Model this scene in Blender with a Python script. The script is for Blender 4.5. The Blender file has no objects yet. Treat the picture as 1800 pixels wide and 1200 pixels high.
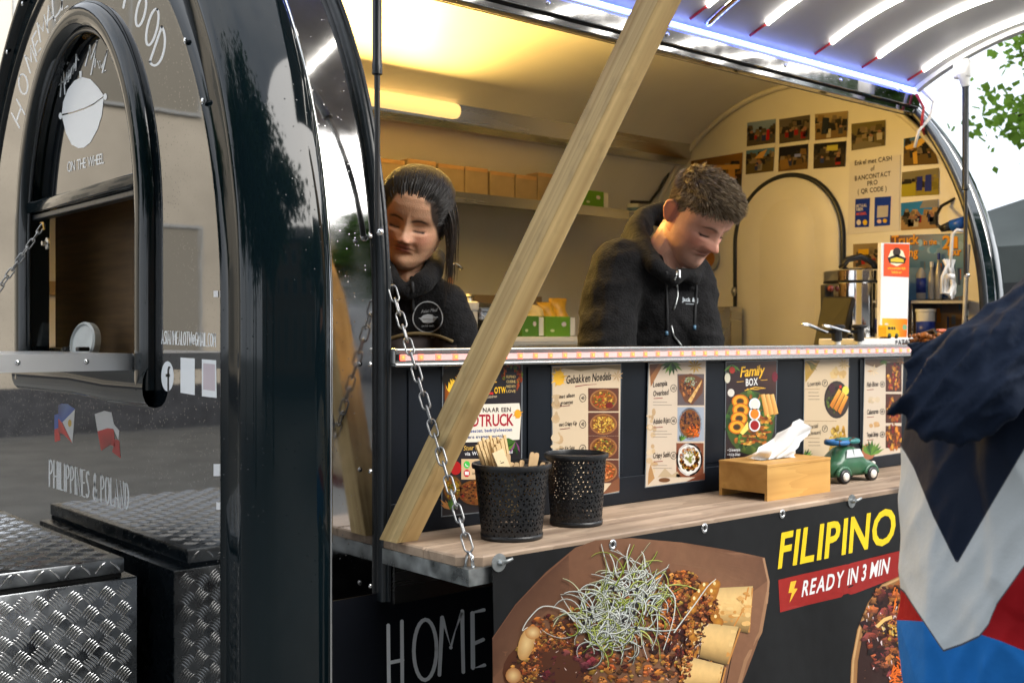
import bpy, bmesh, math, random
import numpy as np
from mathutils import Vector, Matrix, noise as mnoise
random.seed(7)
SC = bpy.context.scene
COL = SC.collection
PI = math.pi
def R(d): return math.radians(d)

# ------------------------------------------------------------------ camera
HC = 1.45                                   # eye height above the pavement
FPX, CX, CY = 1961.0, 900.0, 592.0          # focal length, principal point and horizon (1800 px wide frame)
FW = Vector((.6507, .7593, 0)); RT = Vector((.7593, -.6507, 0)); UP = Vector((0, 0, 1))
cd = bpy.data.cameras.new('camera'); cam = bpy.data.objects.new('camera', cd); COL.objects.link(cam)
cd.sensor_width = 36; cd.lens = FPX / 1800 * 36; cd.shift_y = -.0044; cd.clip_start = .05; cd.clip_end = 500
cam.location = (0, 0, HC); cam.rotation_euler = (R(90), 0, -math.atan2(.6507, .7593))
cd.dof.use_dof = True; cd.dof.focus_distance = 2.3; cd.dof.aperture_fstop = 7
SC.camera = cam
# ------------------------------------------------------------------ sky and sun (bright overcast)
W = bpy.data.worlds.new('World'); SC.world = W; W.use_nodes = True
nt = W.node_tree; nt.nodes.clear()
wo = nt.nodes.new('ShaderNodeOutputWorld'); bg = nt.nodes.new('ShaderNodeBackground')
sky = nt.nodes.new('ShaderNodeTexSky'); sky.sky_type = 'NISHITA'; sky.sun_disc = False
SUN_EL, SUN_ROT = R(32), R(163)
sky.sun_elevation = SUN_EL; sky.sun_rotation = SUN_ROT; sky.dust_density = 3; sky.air_density = 1.4
tc = nt.nodes.new('ShaderNodeTexCoord'); nz = nt.nodes.new('ShaderNodeTexNoise'); nz.inputs['Scale'].default_value = 3.2
nz.inputs['Detail'].default_value = 6
ramp = nt.nodes.new('ShaderNodeValToRGB'); ramp.color_ramp.elements[0].position = .30; ramp.color_ramp.elements[1].position = .72
ramp.color_ramp.elements[0].color = (7.5, 8.2, 9.4, 1); ramp.color_ramp.elements[1].color = (12.2, 12.4, 12.6, 1)
mx = nt.nodes.new('ShaderNodeMix'); mx.data_type = 'RGBA'; mx.inputs[0].default_value = .88
nt.links.new(tc.outputs['Generated'], nz.inputs['Vector']); nt.links.new(nz.outputs['Fac'], ramp.inputs['Fac'])
nt.links.new(sky.outputs['Color'], mx.inputs[6]); nt.links.new(ramp.outputs['Color'], mx.inputs[7])
nt.links.new(mx.outputs[2], bg.inputs['Color']); bg.inputs['Strength'].default_value = .105
nt.links.new(bg.outputs[0], wo.inputs[0])
sl = bpy.data.lights.new('sun', 'SUN'); sl.energy = 3.0; sl.angle = R(50); sl.color = (1, .96, .9)
so = bpy.data.objects.new('sun', sl); COL.objects.link(so)
so.rotation_euler = Vector((-math.sin(SUN_ROT) * math.cos(SUN_EL), -math.cos(SUN_ROT) * math.cos(SUN_EL), -math.sin(SUN_EL))).to_track_quat('-Z', 'Y').to_euler()
vs = SC.view_settings; vs.view_transform = 'Standard'; vs.look = 'None'; vs.gamma = 1; vs.use_curve_mapping = False
vs.exposure = 1.0
SC.cycles.use_denoising = True
SC.cycles.max_bounces = 8; SC.cycles.diffuse_bounces = 4; SC.cycles.glossy_bounces = 5
SC.cycles.transparent_max_bounces = 8; SC.cycles.caustics_reflective = False; SC.cycles.caustics_refractive = False
SC.cycles.sample_clamp_indirect = 6

# ------------------------------------------------------------------ geometry of the frame: a pixel's ray met with a real plane
def ray(u, v):
    d = FW + RT * ((u - CX) / FPX); return Vector((d.x, d.y, (CY - v) / FPX))
O = Vector((0, 0, HC))
def onX(u, v, x): d = ray(u, v); return O + d * (x / d.x)
def onY(u, v, y): d = ray(u, v); return O + d * (y / d.y)
def onZ(u, v, z): d = ray(u, v); return O + d * ((z - HC) / d.z)
def atD(u, v, t): return O + ray(u, v) * t
def proj(p):
    p = Vector(p); t = p.x * FW.x + p.y * FW.y
    return (CX + FPX * (p.x * RT.x + p.y * RT.y) / t, CY - FPX * (p.z - HC) / t)

# ------------------------------------------------------------------ colours and materials
def s2l(c): c /= 255.; return c / 12.92 if c <= .04045 else ((c + .055) / 1.055) ** 2.4
def rgb(r, g, b): return (s2l(r), s2l(g), s2l(b))
def mat(name, col=(.5, .5, .5), rough=.5, metal=0., spec=.5, ior=1.5, coat=0., coat_r=.05, nscale=0, namt=.15, nrough=0., bump=0., bscale=80,
        stretch=(1, 1, 1), emit=None, estr=0., trans=0., alpha=1., sheen=0., subs=0., attr=False, detail=5, drops=0.):
    m = bpy.data.materials.new(name); m.use_nodes = True; n = m.node_tree; b = n.nodes['Principled BSDF']; L = n.links.new
    b.inputs['Base Color'].default_value = (*col[:3], 1); b.inputs['Roughness'].default_value = rough; b.inputs['Metallic'].default_value = metal
    b.inputs['Specular IOR Level'].default_value = spec; b.inputs['IOR'].default_value = ior
    b.inputs['Coat Weight'].default_value = coat; b.inputs['Coat Roughness'].default_value = coat_r
    b.inputs['Transmission Weight'].default_value = trans; b.inputs['Alpha'].default_value = alpha
    b.inputs['Sheen Weight'].default_value = sheen
    if subs: b.inputs['Subsurface Weight'].default_value = subs; b.inputs['Subsurface Radius'].default_value = (.01, .004, .002); b.inputs['Subsurface Scale'].default_value = 1
    if emit: b.inputs['Emission Color'].default_value = (*emit[:3], 1); b.inputs['Emission Strength'].default_value = estr
    src = None
    if attr:
        a = n.nodes.new('ShaderNodeAttribute'); a.attribute_name = 'Col'; src = a.outputs['Color']; L(src, b.inputs['Base Color'])
    if nscale or bump or drops:
        t = n.nodes.new('ShaderNodeTexCoord'); mp = n.nodes.new('ShaderNodeMapping'); mp.inputs['Scale'].default_value = stretch
        L(t.outputs['Object'], mp.inputs['Vector'])
    if nscale:
        z = n.nodes.new('ShaderNodeTexNoise'); z.inputs['Scale'].default_value = nscale; z.inputs['Detail'].default_value = detail
        L(mp.outputs[0], z.inputs['Vector'])
        r = n.nodes.new('ShaderNodeMapRange'); r.inputs['From Min'].default_value = .3; r.inputs['From Max'].default_value = .7
        r.inputs['To Min'].default_value = 1 - namt; r.inputs['To Max'].default_value = 1 + namt; L(z.outputs['Fac'], r.inputs['Value'])
        v = n.nodes.new('ShaderNodeVectorMath'); v.operation = 'MULTIPLY'
        if src: L(src, v.inputs[0])
        else: v.inputs[0].default_value = col[:3]
        L(r.outputs[0], v.inputs[1]); L(v.outputs[0], b.inputs['Base Color'])
        if nrough:
            q = n.nodes.new('ShaderNodeMapRange'); q.inputs['From Min'].default_value = .3; q.inputs['From Max'].default_value = .7
            q.inputs['To Min'].default_value = max(0, rough - nrough); q.inputs['To Max'].default_value = rough + nrough
            L(z.outputs['Fac'], q.inputs['Value']); L(q.outputs[0], b.inputs['Roughness'])
    if bump:
        z2 = n.nodes.new('ShaderNodeTexNoise'); z2.inputs['Scale'].default_value = bscale; z2.inputs['Detail'].default_value = 4
        L(mp.outputs[0], z2.inputs['Vector'])
        bp = n.nodes.new('ShaderNodeBump'); bp.inputs['Strength'].default_value = bump; bp.inputs['Distance'].default_value = .01
        L(z2.outputs['Fac'], bp.inputs['Height']); L(bp.outputs[0], b.inputs['Normal'])
    if drops:                                # beads of rain: small raised spots, only some of the cells
        vo = n.nodes.new('ShaderNodeTexVoronoi'); vo.inputs['Scale'].default_value = drops; L(t.outputs['Object'], vo.inputs['Vector'])
        rr = n.nodes.new('ShaderNodeMapRange'); rr.inputs['From Min'].default_value = .0; rr.inputs['From Max'].default_value = .22
        rr.inputs['To Min'].default_value = 1; rr.inputs['To Max'].default_value = 0; L(vo.outputs['Distance'], rr.inputs['Value'])
        sp = n.nodes.new('ShaderNodeSeparateColor'); L(vo.outputs['Color'], sp.inputs[0])
        gt = n.nodes.new('ShaderNodeMath'); gt.operation = 'GREATER_THAN'; gt.inputs[1].default_value = .86; L(sp.outputs[0], gt.inputs[0])
        mu = n.nodes.new('ShaderNodeMath'); mu.operation = 'MULTIPLY'; L(rr.outputs[0], mu.inputs[0]); L(gt.outputs[0], mu.inputs[1])
        b2 = n.nodes.new('ShaderNodeBump'); b2.inputs['Strength'].default_value = .5; b2.inputs['Distance'].default_value = .0005
        L(mu.outputs[0], b2.inputs['Height'])
        if bump: L(bp.outputs[0], b2.inputs['Normal'])
        L(b2.outputs[0], b.inputs['Normal'])
    return m
M = {}
M['gloss'] = mat('black_gloss_paint', (.003, .0075, .010), .06, spec=.42, bump=.012, bscale=7, drops=130)
M['panel'] = mat('black_mirror_panel', (.004, .006, .008), .03, ior=2.8, bump=.022, bscale=3.5, drops=150)
M['glass'] = mat('dark_window_glass', (.006, .008, .010), .02, ior=2.25)
M['rubber'] = mat('black_rubber', (.011, .015, .019), .33, bump=.08, bscale=60)
M['mirror'] = mat('polished_steel', (.44, .44, .445), .08, 1, nscale=16, namt=.12, nrough=.05, bump=.02, bscale=5, drops=150)
M['steel'] = mat('brushed_steel', (.50, .50, .49), .26, 1, nscale=5, namt=.03, nrough=.03, stretch=(.3, 6, 6))
M['satin'] = mat('satin_aluminium', (.72, .73, .74), .34, .9, nscale=8, namt=.06)
M['zinc'] = mat('galvanised_steel', (.36, .38, .38), .38, .85, nscale=26, namt=.45, nrough=.14)
M['chrome'] = mat('chrome', (.72, .72, .72), .08, 1)
M['tread'] = mat('tread_plate_aluminium', (.25, .265, .28), .27, 1, nscale=14, namt=.5, nrough=.14, bump=.05, bscale=60)
M['navy'] = mat('dark_navy_panel', (.005, .0075, .012), .38, spec=.25, nscale=7, namt=.3, bump=.03, bscale=9)
M['lower'] = mat('dark_lower_panel', (.005, .006, .009), .3, spec=.35)
M['cream'] = mat('cream_lining', (.76, .735, .67), .42, nscale=3, namt=.06)
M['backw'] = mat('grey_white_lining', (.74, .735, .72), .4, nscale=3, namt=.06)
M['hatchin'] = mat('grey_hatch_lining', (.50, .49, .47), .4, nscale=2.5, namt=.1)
M['white'] = mat('white_paint', (.75, .75, .74), .4)
M['whitevinyl'] = mat('white_vinyl', (.62, .66, .70), .45)
M['greyvinyl'] = mat('grey_vinyl', (.23, .25, .275), .5)
M['black'] = mat('black_plastic', (.012, .012, .013), .35)
M['gap'] = mat('dark_gap', (.004, .004, .004), .8)
M['print'] = mat('printed_film', attr=True, rough=.28, spec=.4)
M['matteprint'] = mat('printed_vinyl_sheet', attr=True, rough=.5, spec=.3, nscale=60, namt=.06, bump=.02, bscale=14)
M['card'] = mat('cardboard', (.33, .245, .155), .8, nscale=18, namt=.12)
M['brown'] = mat('brown_wood_panel', (.105, .062, .028), .45, nscale=5, namt=.35, stretch=(1, 1, 14))
M['pave'] = mat('grey_paving', (.13, .128, .12), .7, nscale=2, namt=.25, bump=.1, bscale=40)
M['lamp'] = mat('warm_lamp_diffuser', (.6, .4, .15), .5, emit=(1, .66, .22), estr=.62)
M['led'] = mat('white_led_tube', (.9, .9, .9), .5, emit=(1, .96, .88), estr=8)
M['ledblue'] = mat('blue_white_led', (.6, .7, .9), .5, emit=(.42, .55, 1), estr=5)
M['ledblueglow'] = mat('blue_led_tape', (.3, .35, .7), .5, emit=(.10, .17, 1), estr=4.2)
M['redtape'] = mat('pink_led_tape', (.62, .50, .48), .5, emit=(1, .2, .2), estr=.26)
M['redglow'] = mat('red_led_glow', (.9, .3, .1), .4, emit=(1, .045, .035), estr=2.3)
M['ledchip'] = mat('amber_led_chip', (.9, .5, .1), .4, emit=(1, .25, .06), estr=.5)
M['redwire'] = mat('red_wire', (.45, .02, .03), .4)

# ------------------------------------------------------------------ mesh helpers
def tag(o, label=None, cat=None, group=None, kind=None):
    if label: o['label'] = label
    if cat: o['category'] = cat
    if group: o['group'] = group
    if kind: o['kind'] = kind
    return o
def thing(name, label, cat, loc=(0, 0, 0), group=None, rz=0):
    o = bpy.data.objects.new(name, None); o.empty_display_size = .05; COL.objects.link(o); o.location = loc; o.rotation_euler = (0, 0, rz)
    return tag(o, label, cat, group)
def link(name, me, parent=None):
    o = bpy.data.objects.new(name, me); COL.objects.link(o)
    if parent is not None: o.parent = parent
    return o
def mesh_obj(name, verts, faces, m, parent=None, smooth=False, world=True):
    """verts in world space unless world=False; with a parent they are moved into the parent's frame (location only or any matrix)."""
    if world and parent is not None:
        inv = wm(parent).inverted(); verts = [inv @ Vector(v) for v in verts]
    me = bpy.data.meshes.new(name); me.from_pydata([tuple(v) for v in verts], [], faces)
    ms = m if isinstance(m, (list, tuple)) else [m]
    for q in ms: me.materials.append(q)
    if smooth: me.polygons.foreach_set('use_smooth', [True] * len(me.polygons))
    me.validate(); me.update()
    return link(name, me, parent)
def wm(o):
    m = o.matrix_basis.copy(); p = o.parent
    while p is not None: m = p.matrix_basis @ m; p = p.parent
    return m
class G:
    """collects shapes for one mesh"""
    def __init__(s): s.v = []; s.f = []; s.mi = []
    def add(s, vs, fs, mi=0):
        n = len(s.v); s.v += [Vector(v) for v in vs]; s.f += [tuple(i + n for i in f) for f in fs]; s.mi += [mi] * len(fs); return s
    def box(s, a, b, mi=0, bev=0, mtx=None):
        x0, y0, z0 = [min(p, q) for p, q in zip(a, b)]; x1, y1, z1 = [max(p, q) for p, q in zip(a, b)]
        if bev <= 0:
            vs = [(x0, y0, z0), (x1, y0, z0), (x1, y1, z0), (x0, y1, z0), (x0, y0, z1), (x1, y0, z1), (x1, y1, z1), (x0, y1, z1)]
            fs = [(0, 3, 2, 1), (4, 5, 6, 7), (0, 1, 5, 4), (1, 2, 6, 5), (2, 3, 7, 6), (3, 0, 4, 7)]
        else:
            bm = bmesh.new(); bmesh.ops.create_cube(bm, size=1)
            for v in bm.verts: v.co = Vector(((x0 + x1) / 2 + v.co.x * (x1 - x0), (y0 + y1) / 2 + v.co.y * (y1 - y0), (z0 + z1) / 2 + v.co.z * (z1 - z0)))
            bmesh.ops.bevel(bm, geom=bm.edges[:], offset=bev, segments=2, affect='EDGES', profile=.5)
            bm.verts.index_update(); vs = [v.co.copy() for v in bm.verts]; fs = [[v.index for v in f.verts] for f in bm.faces]; bm.free()
        if mtx is not None: vs = [mtx @ Vector(v) for v in vs]
        return s.add(vs, fs, mi)
    def tube(s, pts, r, n=8, closed=False, mi=0, caps=True):
        pts = [Vector(p) for p in pts]; N = len(pts); rs = r if isinstance(r, (list, tuple)) else [r] * N
        ring = []; prev = None
        for i in range(N):
            if closed: t = pts[(i + 1) % N] - pts[i - 1]
            else: t = pts[min(i + 1, N - 1)] - pts[max(i - 1, 0)]
            t = t.normalized() if t.length > 1e-9 else Vector((0, 0, 1))
            if prev is None:
                a = Vector((0, 0, 1)) if abs(t.z) < .9 else Vector((1, 0, 0)); x = t.cross(a).normalized()
            else:
                x = prev - t * prev.dot(t); x = x.normalized() if x.length > 1e-9 else t.orthogonal().normalized()
            prev = x; y = t.cross(x)
            ring.append([pts[i] + (x * math.cos(2 * PI * k / n) + y * math.sin(2 * PI * k / n)) * rs[i] for k in range(n)])
        vs = [p for q in ring for p in q]; fs = []
        for i in range(N if closed else N - 1):
            j = (i + 1) % N
            for k in range(n): fs.append((i * n + k, i * n + (k + 1) % n, j * n + (k + 1) % n, j * n + k))
        if not closed and caps: fs += [tuple(range(n))[::-1], tuple((N - 1) * n + k for k in range(n))]
        return s.add(vs, fs, mi)
    def lathe(s, prof, c=(0, 0, 0), n=24, axis=None, mi=0):
        """prof: (radius, height) pairs turned about axis (default z) through c"""
        c = Vector(c); q = Vector((0, 0, 1)).rotation_difference(Vector(axis).normalized()).to_matrix() if axis is not None else Matrix.Identity(3)
        vs = []; fs = []
        for r, h in prof:
            for k in range(n): vs.append(c + q @ Vector((r * math.cos(2 * PI * k / n), r * math.sin(2 * PI * k / n), h)))
        for i in range(len(prof) - 1):
            for k in range(n): fs.append((i * n + k, i * n + (k + 1) % n, (i + 1) * n + (k + 1) % n, (i + 1) * n + k))
        if prof[0][0] > 1e-6: fs.append(tuple(range(n))[::-1])
        if prof[-1][0] > 1e-6: fs.append(tuple((len(prof) - 1) * n + k for k in range(n)))
        return s.add(vs, fs, mi)
    def grid(s, rows, mi=0, closed=False):
        n = len(rows[0]); vs = [p for r in rows for p in r]; fs = []
        for i in range(len(rows) - 1):
            for k in range(n if closed else n - 1): fs.append((i * n + k, i * n + (k + 1) % n, (i + 1) * n + (k + 1) % n, (i + 1) * n + k))
        return s.add(vs, fs, mi)
    def ball(s, c, r, n=12, m=8, mi=0):
        rr = r if isinstance(r, (tuple, list)) else (r, r, r); c = Vector(c)
        rows = [[c + Vector((rr[0] * math.sin(PI * i / m) * math.cos(2 * PI * k / n), rr[1] * math.sin(PI * i / m) * math.sin(2 * PI * k / n), rr[2] * math.cos(PI * i / m))) for k in range(n)] for i in range(m + 1)]
        return s.grid(rows, mi, True)
    def obj(s, name, m, parent=None, smooth=False, world=True):
        o = mesh_obj(name, s.v, s.f, m, parent, smooth, world)
        if isinstance(m, (list, tuple)): o.data.polygons.foreach_set('material_index', s.mi[:len(o.data.polygons)])
        return o
def autosmooth(o, ang=35):
    me = o.data; bm = bmesh.new(); bm.from_mesh(me)
    bmesh.ops.remove_doubles(bm, verts=bm.verts[:], dist=1e-5)
    for f in bm.faces: f.smooth = True
    for e in bm.edges:
        if len(e.link_faces) != 2 or e.calc_face_angle(0) > R(ang): e.smooth = False
    bm.to_mesh(me); bm.free(); return o

# ------------------------------------------------------------------ lettering
def make_glyphs(off):
    objs = {}
    for ch in [chr(c) for c in range(33, 127)] + ['\u2022', '\u20ac']:
        cu = bpy.data.curves.new('glyph', 'FONT'); cu.body = ch; cu.offset = off; cu.resolution_u = 3; cu.size = 1
        o = bpy.data.objects.new('glyph', cu); COL.objects.link(o); objs[ch] = o
    dg = bpy.context.evaluated_depsgraph_get(); res = {}
    for ch, o in objs.items():
        me = bpy.data.meshes.new_from_object(o.evaluated_get(dg)); vs = [(v.co.x, v.co.y) for v in me.vertices]; fs = [tuple(p.vertices) for p in me.polygons]
        bpy.data.meshes.remove(me)
        if vs:
            x0 = min(v[0] for v in vs); x1 = max(v[0] for v in vs); vs = [((x - x0), y) for x, y in vs]; res[ch] = (vs, fs, x1 - x0)
    for o in objs.values():
        c = o.data; bpy.data.objects.remove(o); bpy.data.curves.remove(c)
    return res
GLY = {0: make_glyphs(0), 1: make_glyphs(.022), -1: make_glyphs(-.008)}
CAP = max(v[1] for v in GLY[0]['H'][0])
def text2d(st, wt=0, gap=.07, shear=0):
    """(verts, faces, width) with cap height 1"""
    V = []; F = []; x = 0; g = GLY[wt]
    for ch in st:
        if ch == ' ': x += .30; continue
        if ch not in g: continue
        vs, fs, w = g[ch]; n = len(V)
        V += [(x + a, b) for a, b in vs]; F += [tuple(i + n for i in f) for f in fs]; x += w + gap
    V = [((a + shear * b) / CAP, b / CAP) for a, b in V]
    return V, F, max(x - gap, .01) / CAP
# a narrow hand-drawn capital alphabet as strokes in a 1-high cell (x 0..w)
def arc(cx, cy, rx, ry, a0, a1, n=14): return [(cx + rx * math.cos(R(a0 + (a1 - a0) * i / n)), cy + ry * math.sin(R(a0 + (a1 - a0) * i / n))) for i in range(n + 1)]
SK = {
 'A': (.42, [[(0, 0), (.2, 1), (.42, 0)], [(.08, .32), (.35, .32)]]),
 'C': (.34, [arc(.2, .5, .2, .5, 60, 300)]),
 'D': (.36, [[(0, 0), (0, 1)], [(0, 1)] + arc(.02, .5, .34, .5, 85, -85) + [(0, 0)]]),
 'E': (.30, [[(.3, 1), (0, .98), (0, .02), (.3, 0)], [(0, .5), (.25, .52)]]),
 'F': (.28, [[(.28, 1), (0, .98), (0, 0)], [(0, .52), (.24, .54)]]),
 'G': (.36, [arc(.2, .5, .2, .5, 55, 330) + [(.37, .45), (.22, .45)]]),
 'H': (.36, [[(0, 0), (0, 1)], [(.36, 0), (.36, 1)], [(0, .42), (.36, .46)]]),
 'I': (.02, [[(.01, 0), (.01, 1)]]),
 'L': (.26, [[(0, 1), (0, 0), (.26, .01)]]),
 'M': (.46, [[(0, 0), (.03, 1), (.22, .36), (.43, 1), (.46, 0)]]),
 'N': (.38, [[(0, 0), (0, 1), (.36, 0), (.37, 1)]]),
 'O': (.40, [arc(.2, .5, .2, .5, 90, 450, 22)]),
 'P': (.32, [[(0, 0), (0, 1)], [(0, 1)] + arc(.04, .74, .27, .26, 80, -80) + [(0, .47)]]),
 'S': (.30, [[(.29, .88), (.2, .99), (.08, .96), (.02, .78), (.1, .6), (.22, .44), (.28, .24), (.2, .05), (.08, .01), (0, .12)]]),
 'T': (.36, [[(0, 1), (.36, 1)], [(.18, 1), (.18, 0)]]),
 'W': (.52, [[(0, 1), (.13, 0), (.26, .8), (.39, 0), (.52, 1)]]),
 '&': (.40, [[(.4, 0), (.1, .72), (.1, .88), (.18, .98), (.27, .9), (.25, .74), (.04, .36), (.02, .16), (.12, .02), (.26, .06), (.38, .4)]]),
 '@': (.46, [arc(.24, .45, .1, .16, 0, 360, 14), [(.34, .55), (.34, .36), (.4, .32), (.45, .45)] + arc(.24, .45, .22, .36, 10, 310, 18)]),
 '.': (.04, [[(.02, 0), (.02, .04)]]),
}
def sktext(st, gap=.13, space=.28):
    out = []; x = 0
    for ch in st:
        if ch == ' ': x += space; continue
        w, ss = SK[ch]; out += [[(x + a, b) for a, b in s] for s in ss]; x += w + gap
    return out, x - gap
class PM:
    """flat print: coloured faces in layers on one sheet.  mp(x, y) -> world point of the sheet, nrm its normal"""
    def __init__(s, mp, nrm, step=.0004): s.mp = mp; s.n = Vector(nrm); s.step = step; s.v = []; s.f = []; s.c = []
    def poly(s, pts, col, layer=1, cols=None):
        n = len(s.v); s.v += [s.mp(*p) + s.n * s.step * layer for p in pts]; s.f.append(tuple(range(n, n + len(pts)))); s.c.append(cols or [col] * len(pts))
    def rect(s, x0, y0, x1, y1, col, layer=1): s.poly([(x0, y0), (x1, y0), (x1, y1), (x0, y1)], col, layer)
    def ell(s, cx, cy, rx, ry, col, layer=1, n=20, rot=0, a0=0, a1=360, edge=None):
        pts = []
        for i in range(n):
            a = R(a0 + (a1 - a0) * i / (n if a1 - a0 == 360 else n - 1)); x, y = rx * math.cos(a), ry * math.sin(a)
            pts.append((cx + x * math.cos(rot) - y * math.sin(rot), cy + x * math.sin(rot) + y * math.cos(rot)))
        if edge is None: s.poly(pts, col, layer)
        else:
            for i in range(n if a1 - a0 == 360 else n - 1): s.poly([(cx, cy), pts[i], pts[(i + 1) % n]], col, layer, [col, edge, edge])
    def stroke(s, pts, w, col, layer=1, w1=None, cap=False):
        pts = [Vector((p[0], p[1])) for p in pts]; N = len(pts); L = []; Rr = []
        for i in range(N):
            t = pts[min(i + 1, N - 1)] - pts[max(i - 1, 0)]
            if t.length < 1e-9: t = Vector((1, 0))
            t.normalize(); q = Vector((-t.y, t.x)); ww = (w if w1 is None else w + (w1 - w) * i / max(1, N - 1)) / 2
            if 0 < i < N - 1:
                a = (pts[i] - pts[i - 1]); b = (pts[i + 1] - pts[i])
                if a.length > 1e-9 and b.length > 1e-9:
                    ang = a.angle(b, 0); cs = max(.82, math.cos(ang / 2)); ww /= cs
                    if ang > 1.2 and w1 is None: s.ell(pts[i].x, pts[i].y, w / 2, w / 2, col, layer + .25, 10)
            L.append(pts[i] + q * ww); Rr.append(pts[i] - q * ww)
        for i in range(N - 1): s.poly([L[i], L[i + 1], Rr[i + 1], Rr[i]], col, layer)
        if cap:
            for p in (pts[0], pts[-1]): s.ell(p.x, p.y, w / 2, w / 2, col, layer + .3, 10)
    def text(s, st, p0, p1, h, col, layer=2, wt=0, shear=0, sk=False, w=.09, gap=.07, up=None, fit=True, wob=0):
        """baseline from p0 to p1 (fitted), cap height h along `up` (default: straight up; y down the page = pixel frames pass up=(0,-1))"""
        p0 = Vector(p0); p1 = Vector(p1); upv = Vector(up or (0, -1)); ax = p1 - p0
        if sk:
            ss, wid = sktext(st, gap if gap != .07 else .13)
            mpx = lambda a, b: p0 + ax * (a / wid) + upv * (h * b)
            for q in ss: s.stroke([mpx(*z) for z in q], w * h, col, layer, cap=True)
        else:
            V, F, wid = text2d(st, wt, gap, shear); P = [p0 + ax * (a / wid) + upv * (h * b) for a, b in V]
            n = len(s.v); s.v += [s.mp(p[0], p[1]) + s.n * s.step * layer for p in P]
            for f in F: s.f.append(tuple(i + n for i in f)); s.c.append([col] * len(f))
    def obj(s, name, parent=None, m=None):
        vs = s.v
        if parent is not None: inv = wm(parent).inverted(); vs = [inv @ v for v in vs]
        me = bpy.data.meshes.new(name); me.from_pydata([tuple(v) for v in vs], [], s.f)
        ca = me.color_attributes.new('Col', 'FLOAT_COLOR', 'CORNER')
        flat = [x for cs in s.c for c in cs for x in (c[0], c[1], c[2], 1.)]
        if len(flat) == len(ca.data) * 4: ca.data.foreach_set('color', flat)
        me.materials.append(m or M['print']); me.update()
        return link(name, me, parent)
def jit(c, a=.12): k = 1 + random.uniform(-a, a); return tuple(max(0, x * k) for x in c)
def food(pm, cx, cy, rx, ry, pal, n=60, layer=3, size=.16, rot=0):
    """a heap of printed food: random small chips of the palette inside an ellipse"""
    for _ in range(n):
        a = random.uniform(0, 2 * PI); q = math.sqrt(random.random()) * .95
        x = cx + rx * q * math.cos(a); y = cy + ry * q * math.sin(a); e = random.uniform(.5, 1.2) * size
        c = jit(random.choice(pal), .3); d = tuple(x_ * .45 for x_ in c)
        m = random.randint(5, 8); ph = random.uniform(0, 6)
        pts = [(x + rx * e * math.cos(ph + 2 * PI * i / m) * random.uniform(.5, 1.1), y + ry * e * math.sin(ph + 2 * PI * i / m) * random.uniform(.5, 1.1)) for i in range(m)]
        pm.poly(pts, c, layer + random.random(), [c if i < m // 2 else d for i in range(m)])
# ================================================================== SETTING
def ground():
    g = G(); g.add([(-120, -120, 0), (160, -120, 0), (160, 160, 0), (-120, 160, 0)], [(0, 1, 2, 3)])
    tag(g.obj('pavement', M['pave']), kind='structure')
ground()

# ================================================================== THE TRAILER
YC, ZS, ZB = 2.78, 1.50, .25
XE, XS, XO = .98, 1.126, 1.235            # end wall, start of the flat side skin, near edge of the opening
XOF, XSF, XFE = 3.70, 3.80, 3.95          # far edge of the opening, far corner
def ab(out): return .775 + out, .90 + out * 1.19
def archpts(a, b, th0=0, th1=180, n=48, down0=True, down1=True, zb=ZB, zs=ZS):
    p = []
    if down0: p += [(YC - a, zb + (zs - zb) * i / 6) for i in range(6)]
    p += [(YC - a * math.cos(R(th0 + (th1 - th0) * i / n)), zs + b * math.sin(R(th0 + (th1 - th0) * i / n))) for i in range(n + 1)]
    if down1: p += [(YC + a, zs - (zs - zb) * (i + 1) / 6) for i in range(6)]
    return p
TR = thing('food_trailer', 'black round-roofed food trailer with its serving side open and lit inside', 'food trailer', (2.4, 2.8, 0))
def part(g, name, m, smooth=False, auto=0, parent=None):
    o = g.obj(name, m, parent or TR, smooth)
    if auto: autosmooth(o, auto)
    return o
# near rounded corner with its flange and bead, swept round the arch
prof = [(.004, -.004), (-.006, .001), (-.008, .008), (-.003, .014), (.001, .030), (.005, .060), (.006, .074), (.001, .077), (-.010, .083), (-.014, .092), (-.010, .104), (.002, .117), (.022, .130), (.048, .141), (.080, .151), (.110, .158), (.132, .1615), (.142, .160), (.146, .155)]
def corner(x0, sgn):
    g = G(); rows = []
    for dx, o in prof: a, b = ab(o); rows.append([(x0 + sgn * dx, y, z) for y, z in archpts(a, b, n=64)])
    if sgn < 0: rows.reverse()
    return g.grid(rows)
part(corner(XE, 1), 'corner_trim', M['gloss'], auto=50)
part(corner(XFE, -1), 'corner_trim', M['gloss'], auto=50)
def edge_line(x, o, r, m, name):
    a, b = ab(o); part(G().tube([(x, y, z) for y, z in archpts(a, b, n=64)], r, 6), name, m, True)
edge_line(XS + .001, .157, .0035, M['chrome'], 'chrome_edging')
edge_line(XSF - .001, .157, .0035, M['chrome'], 'chrome_edging')
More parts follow.
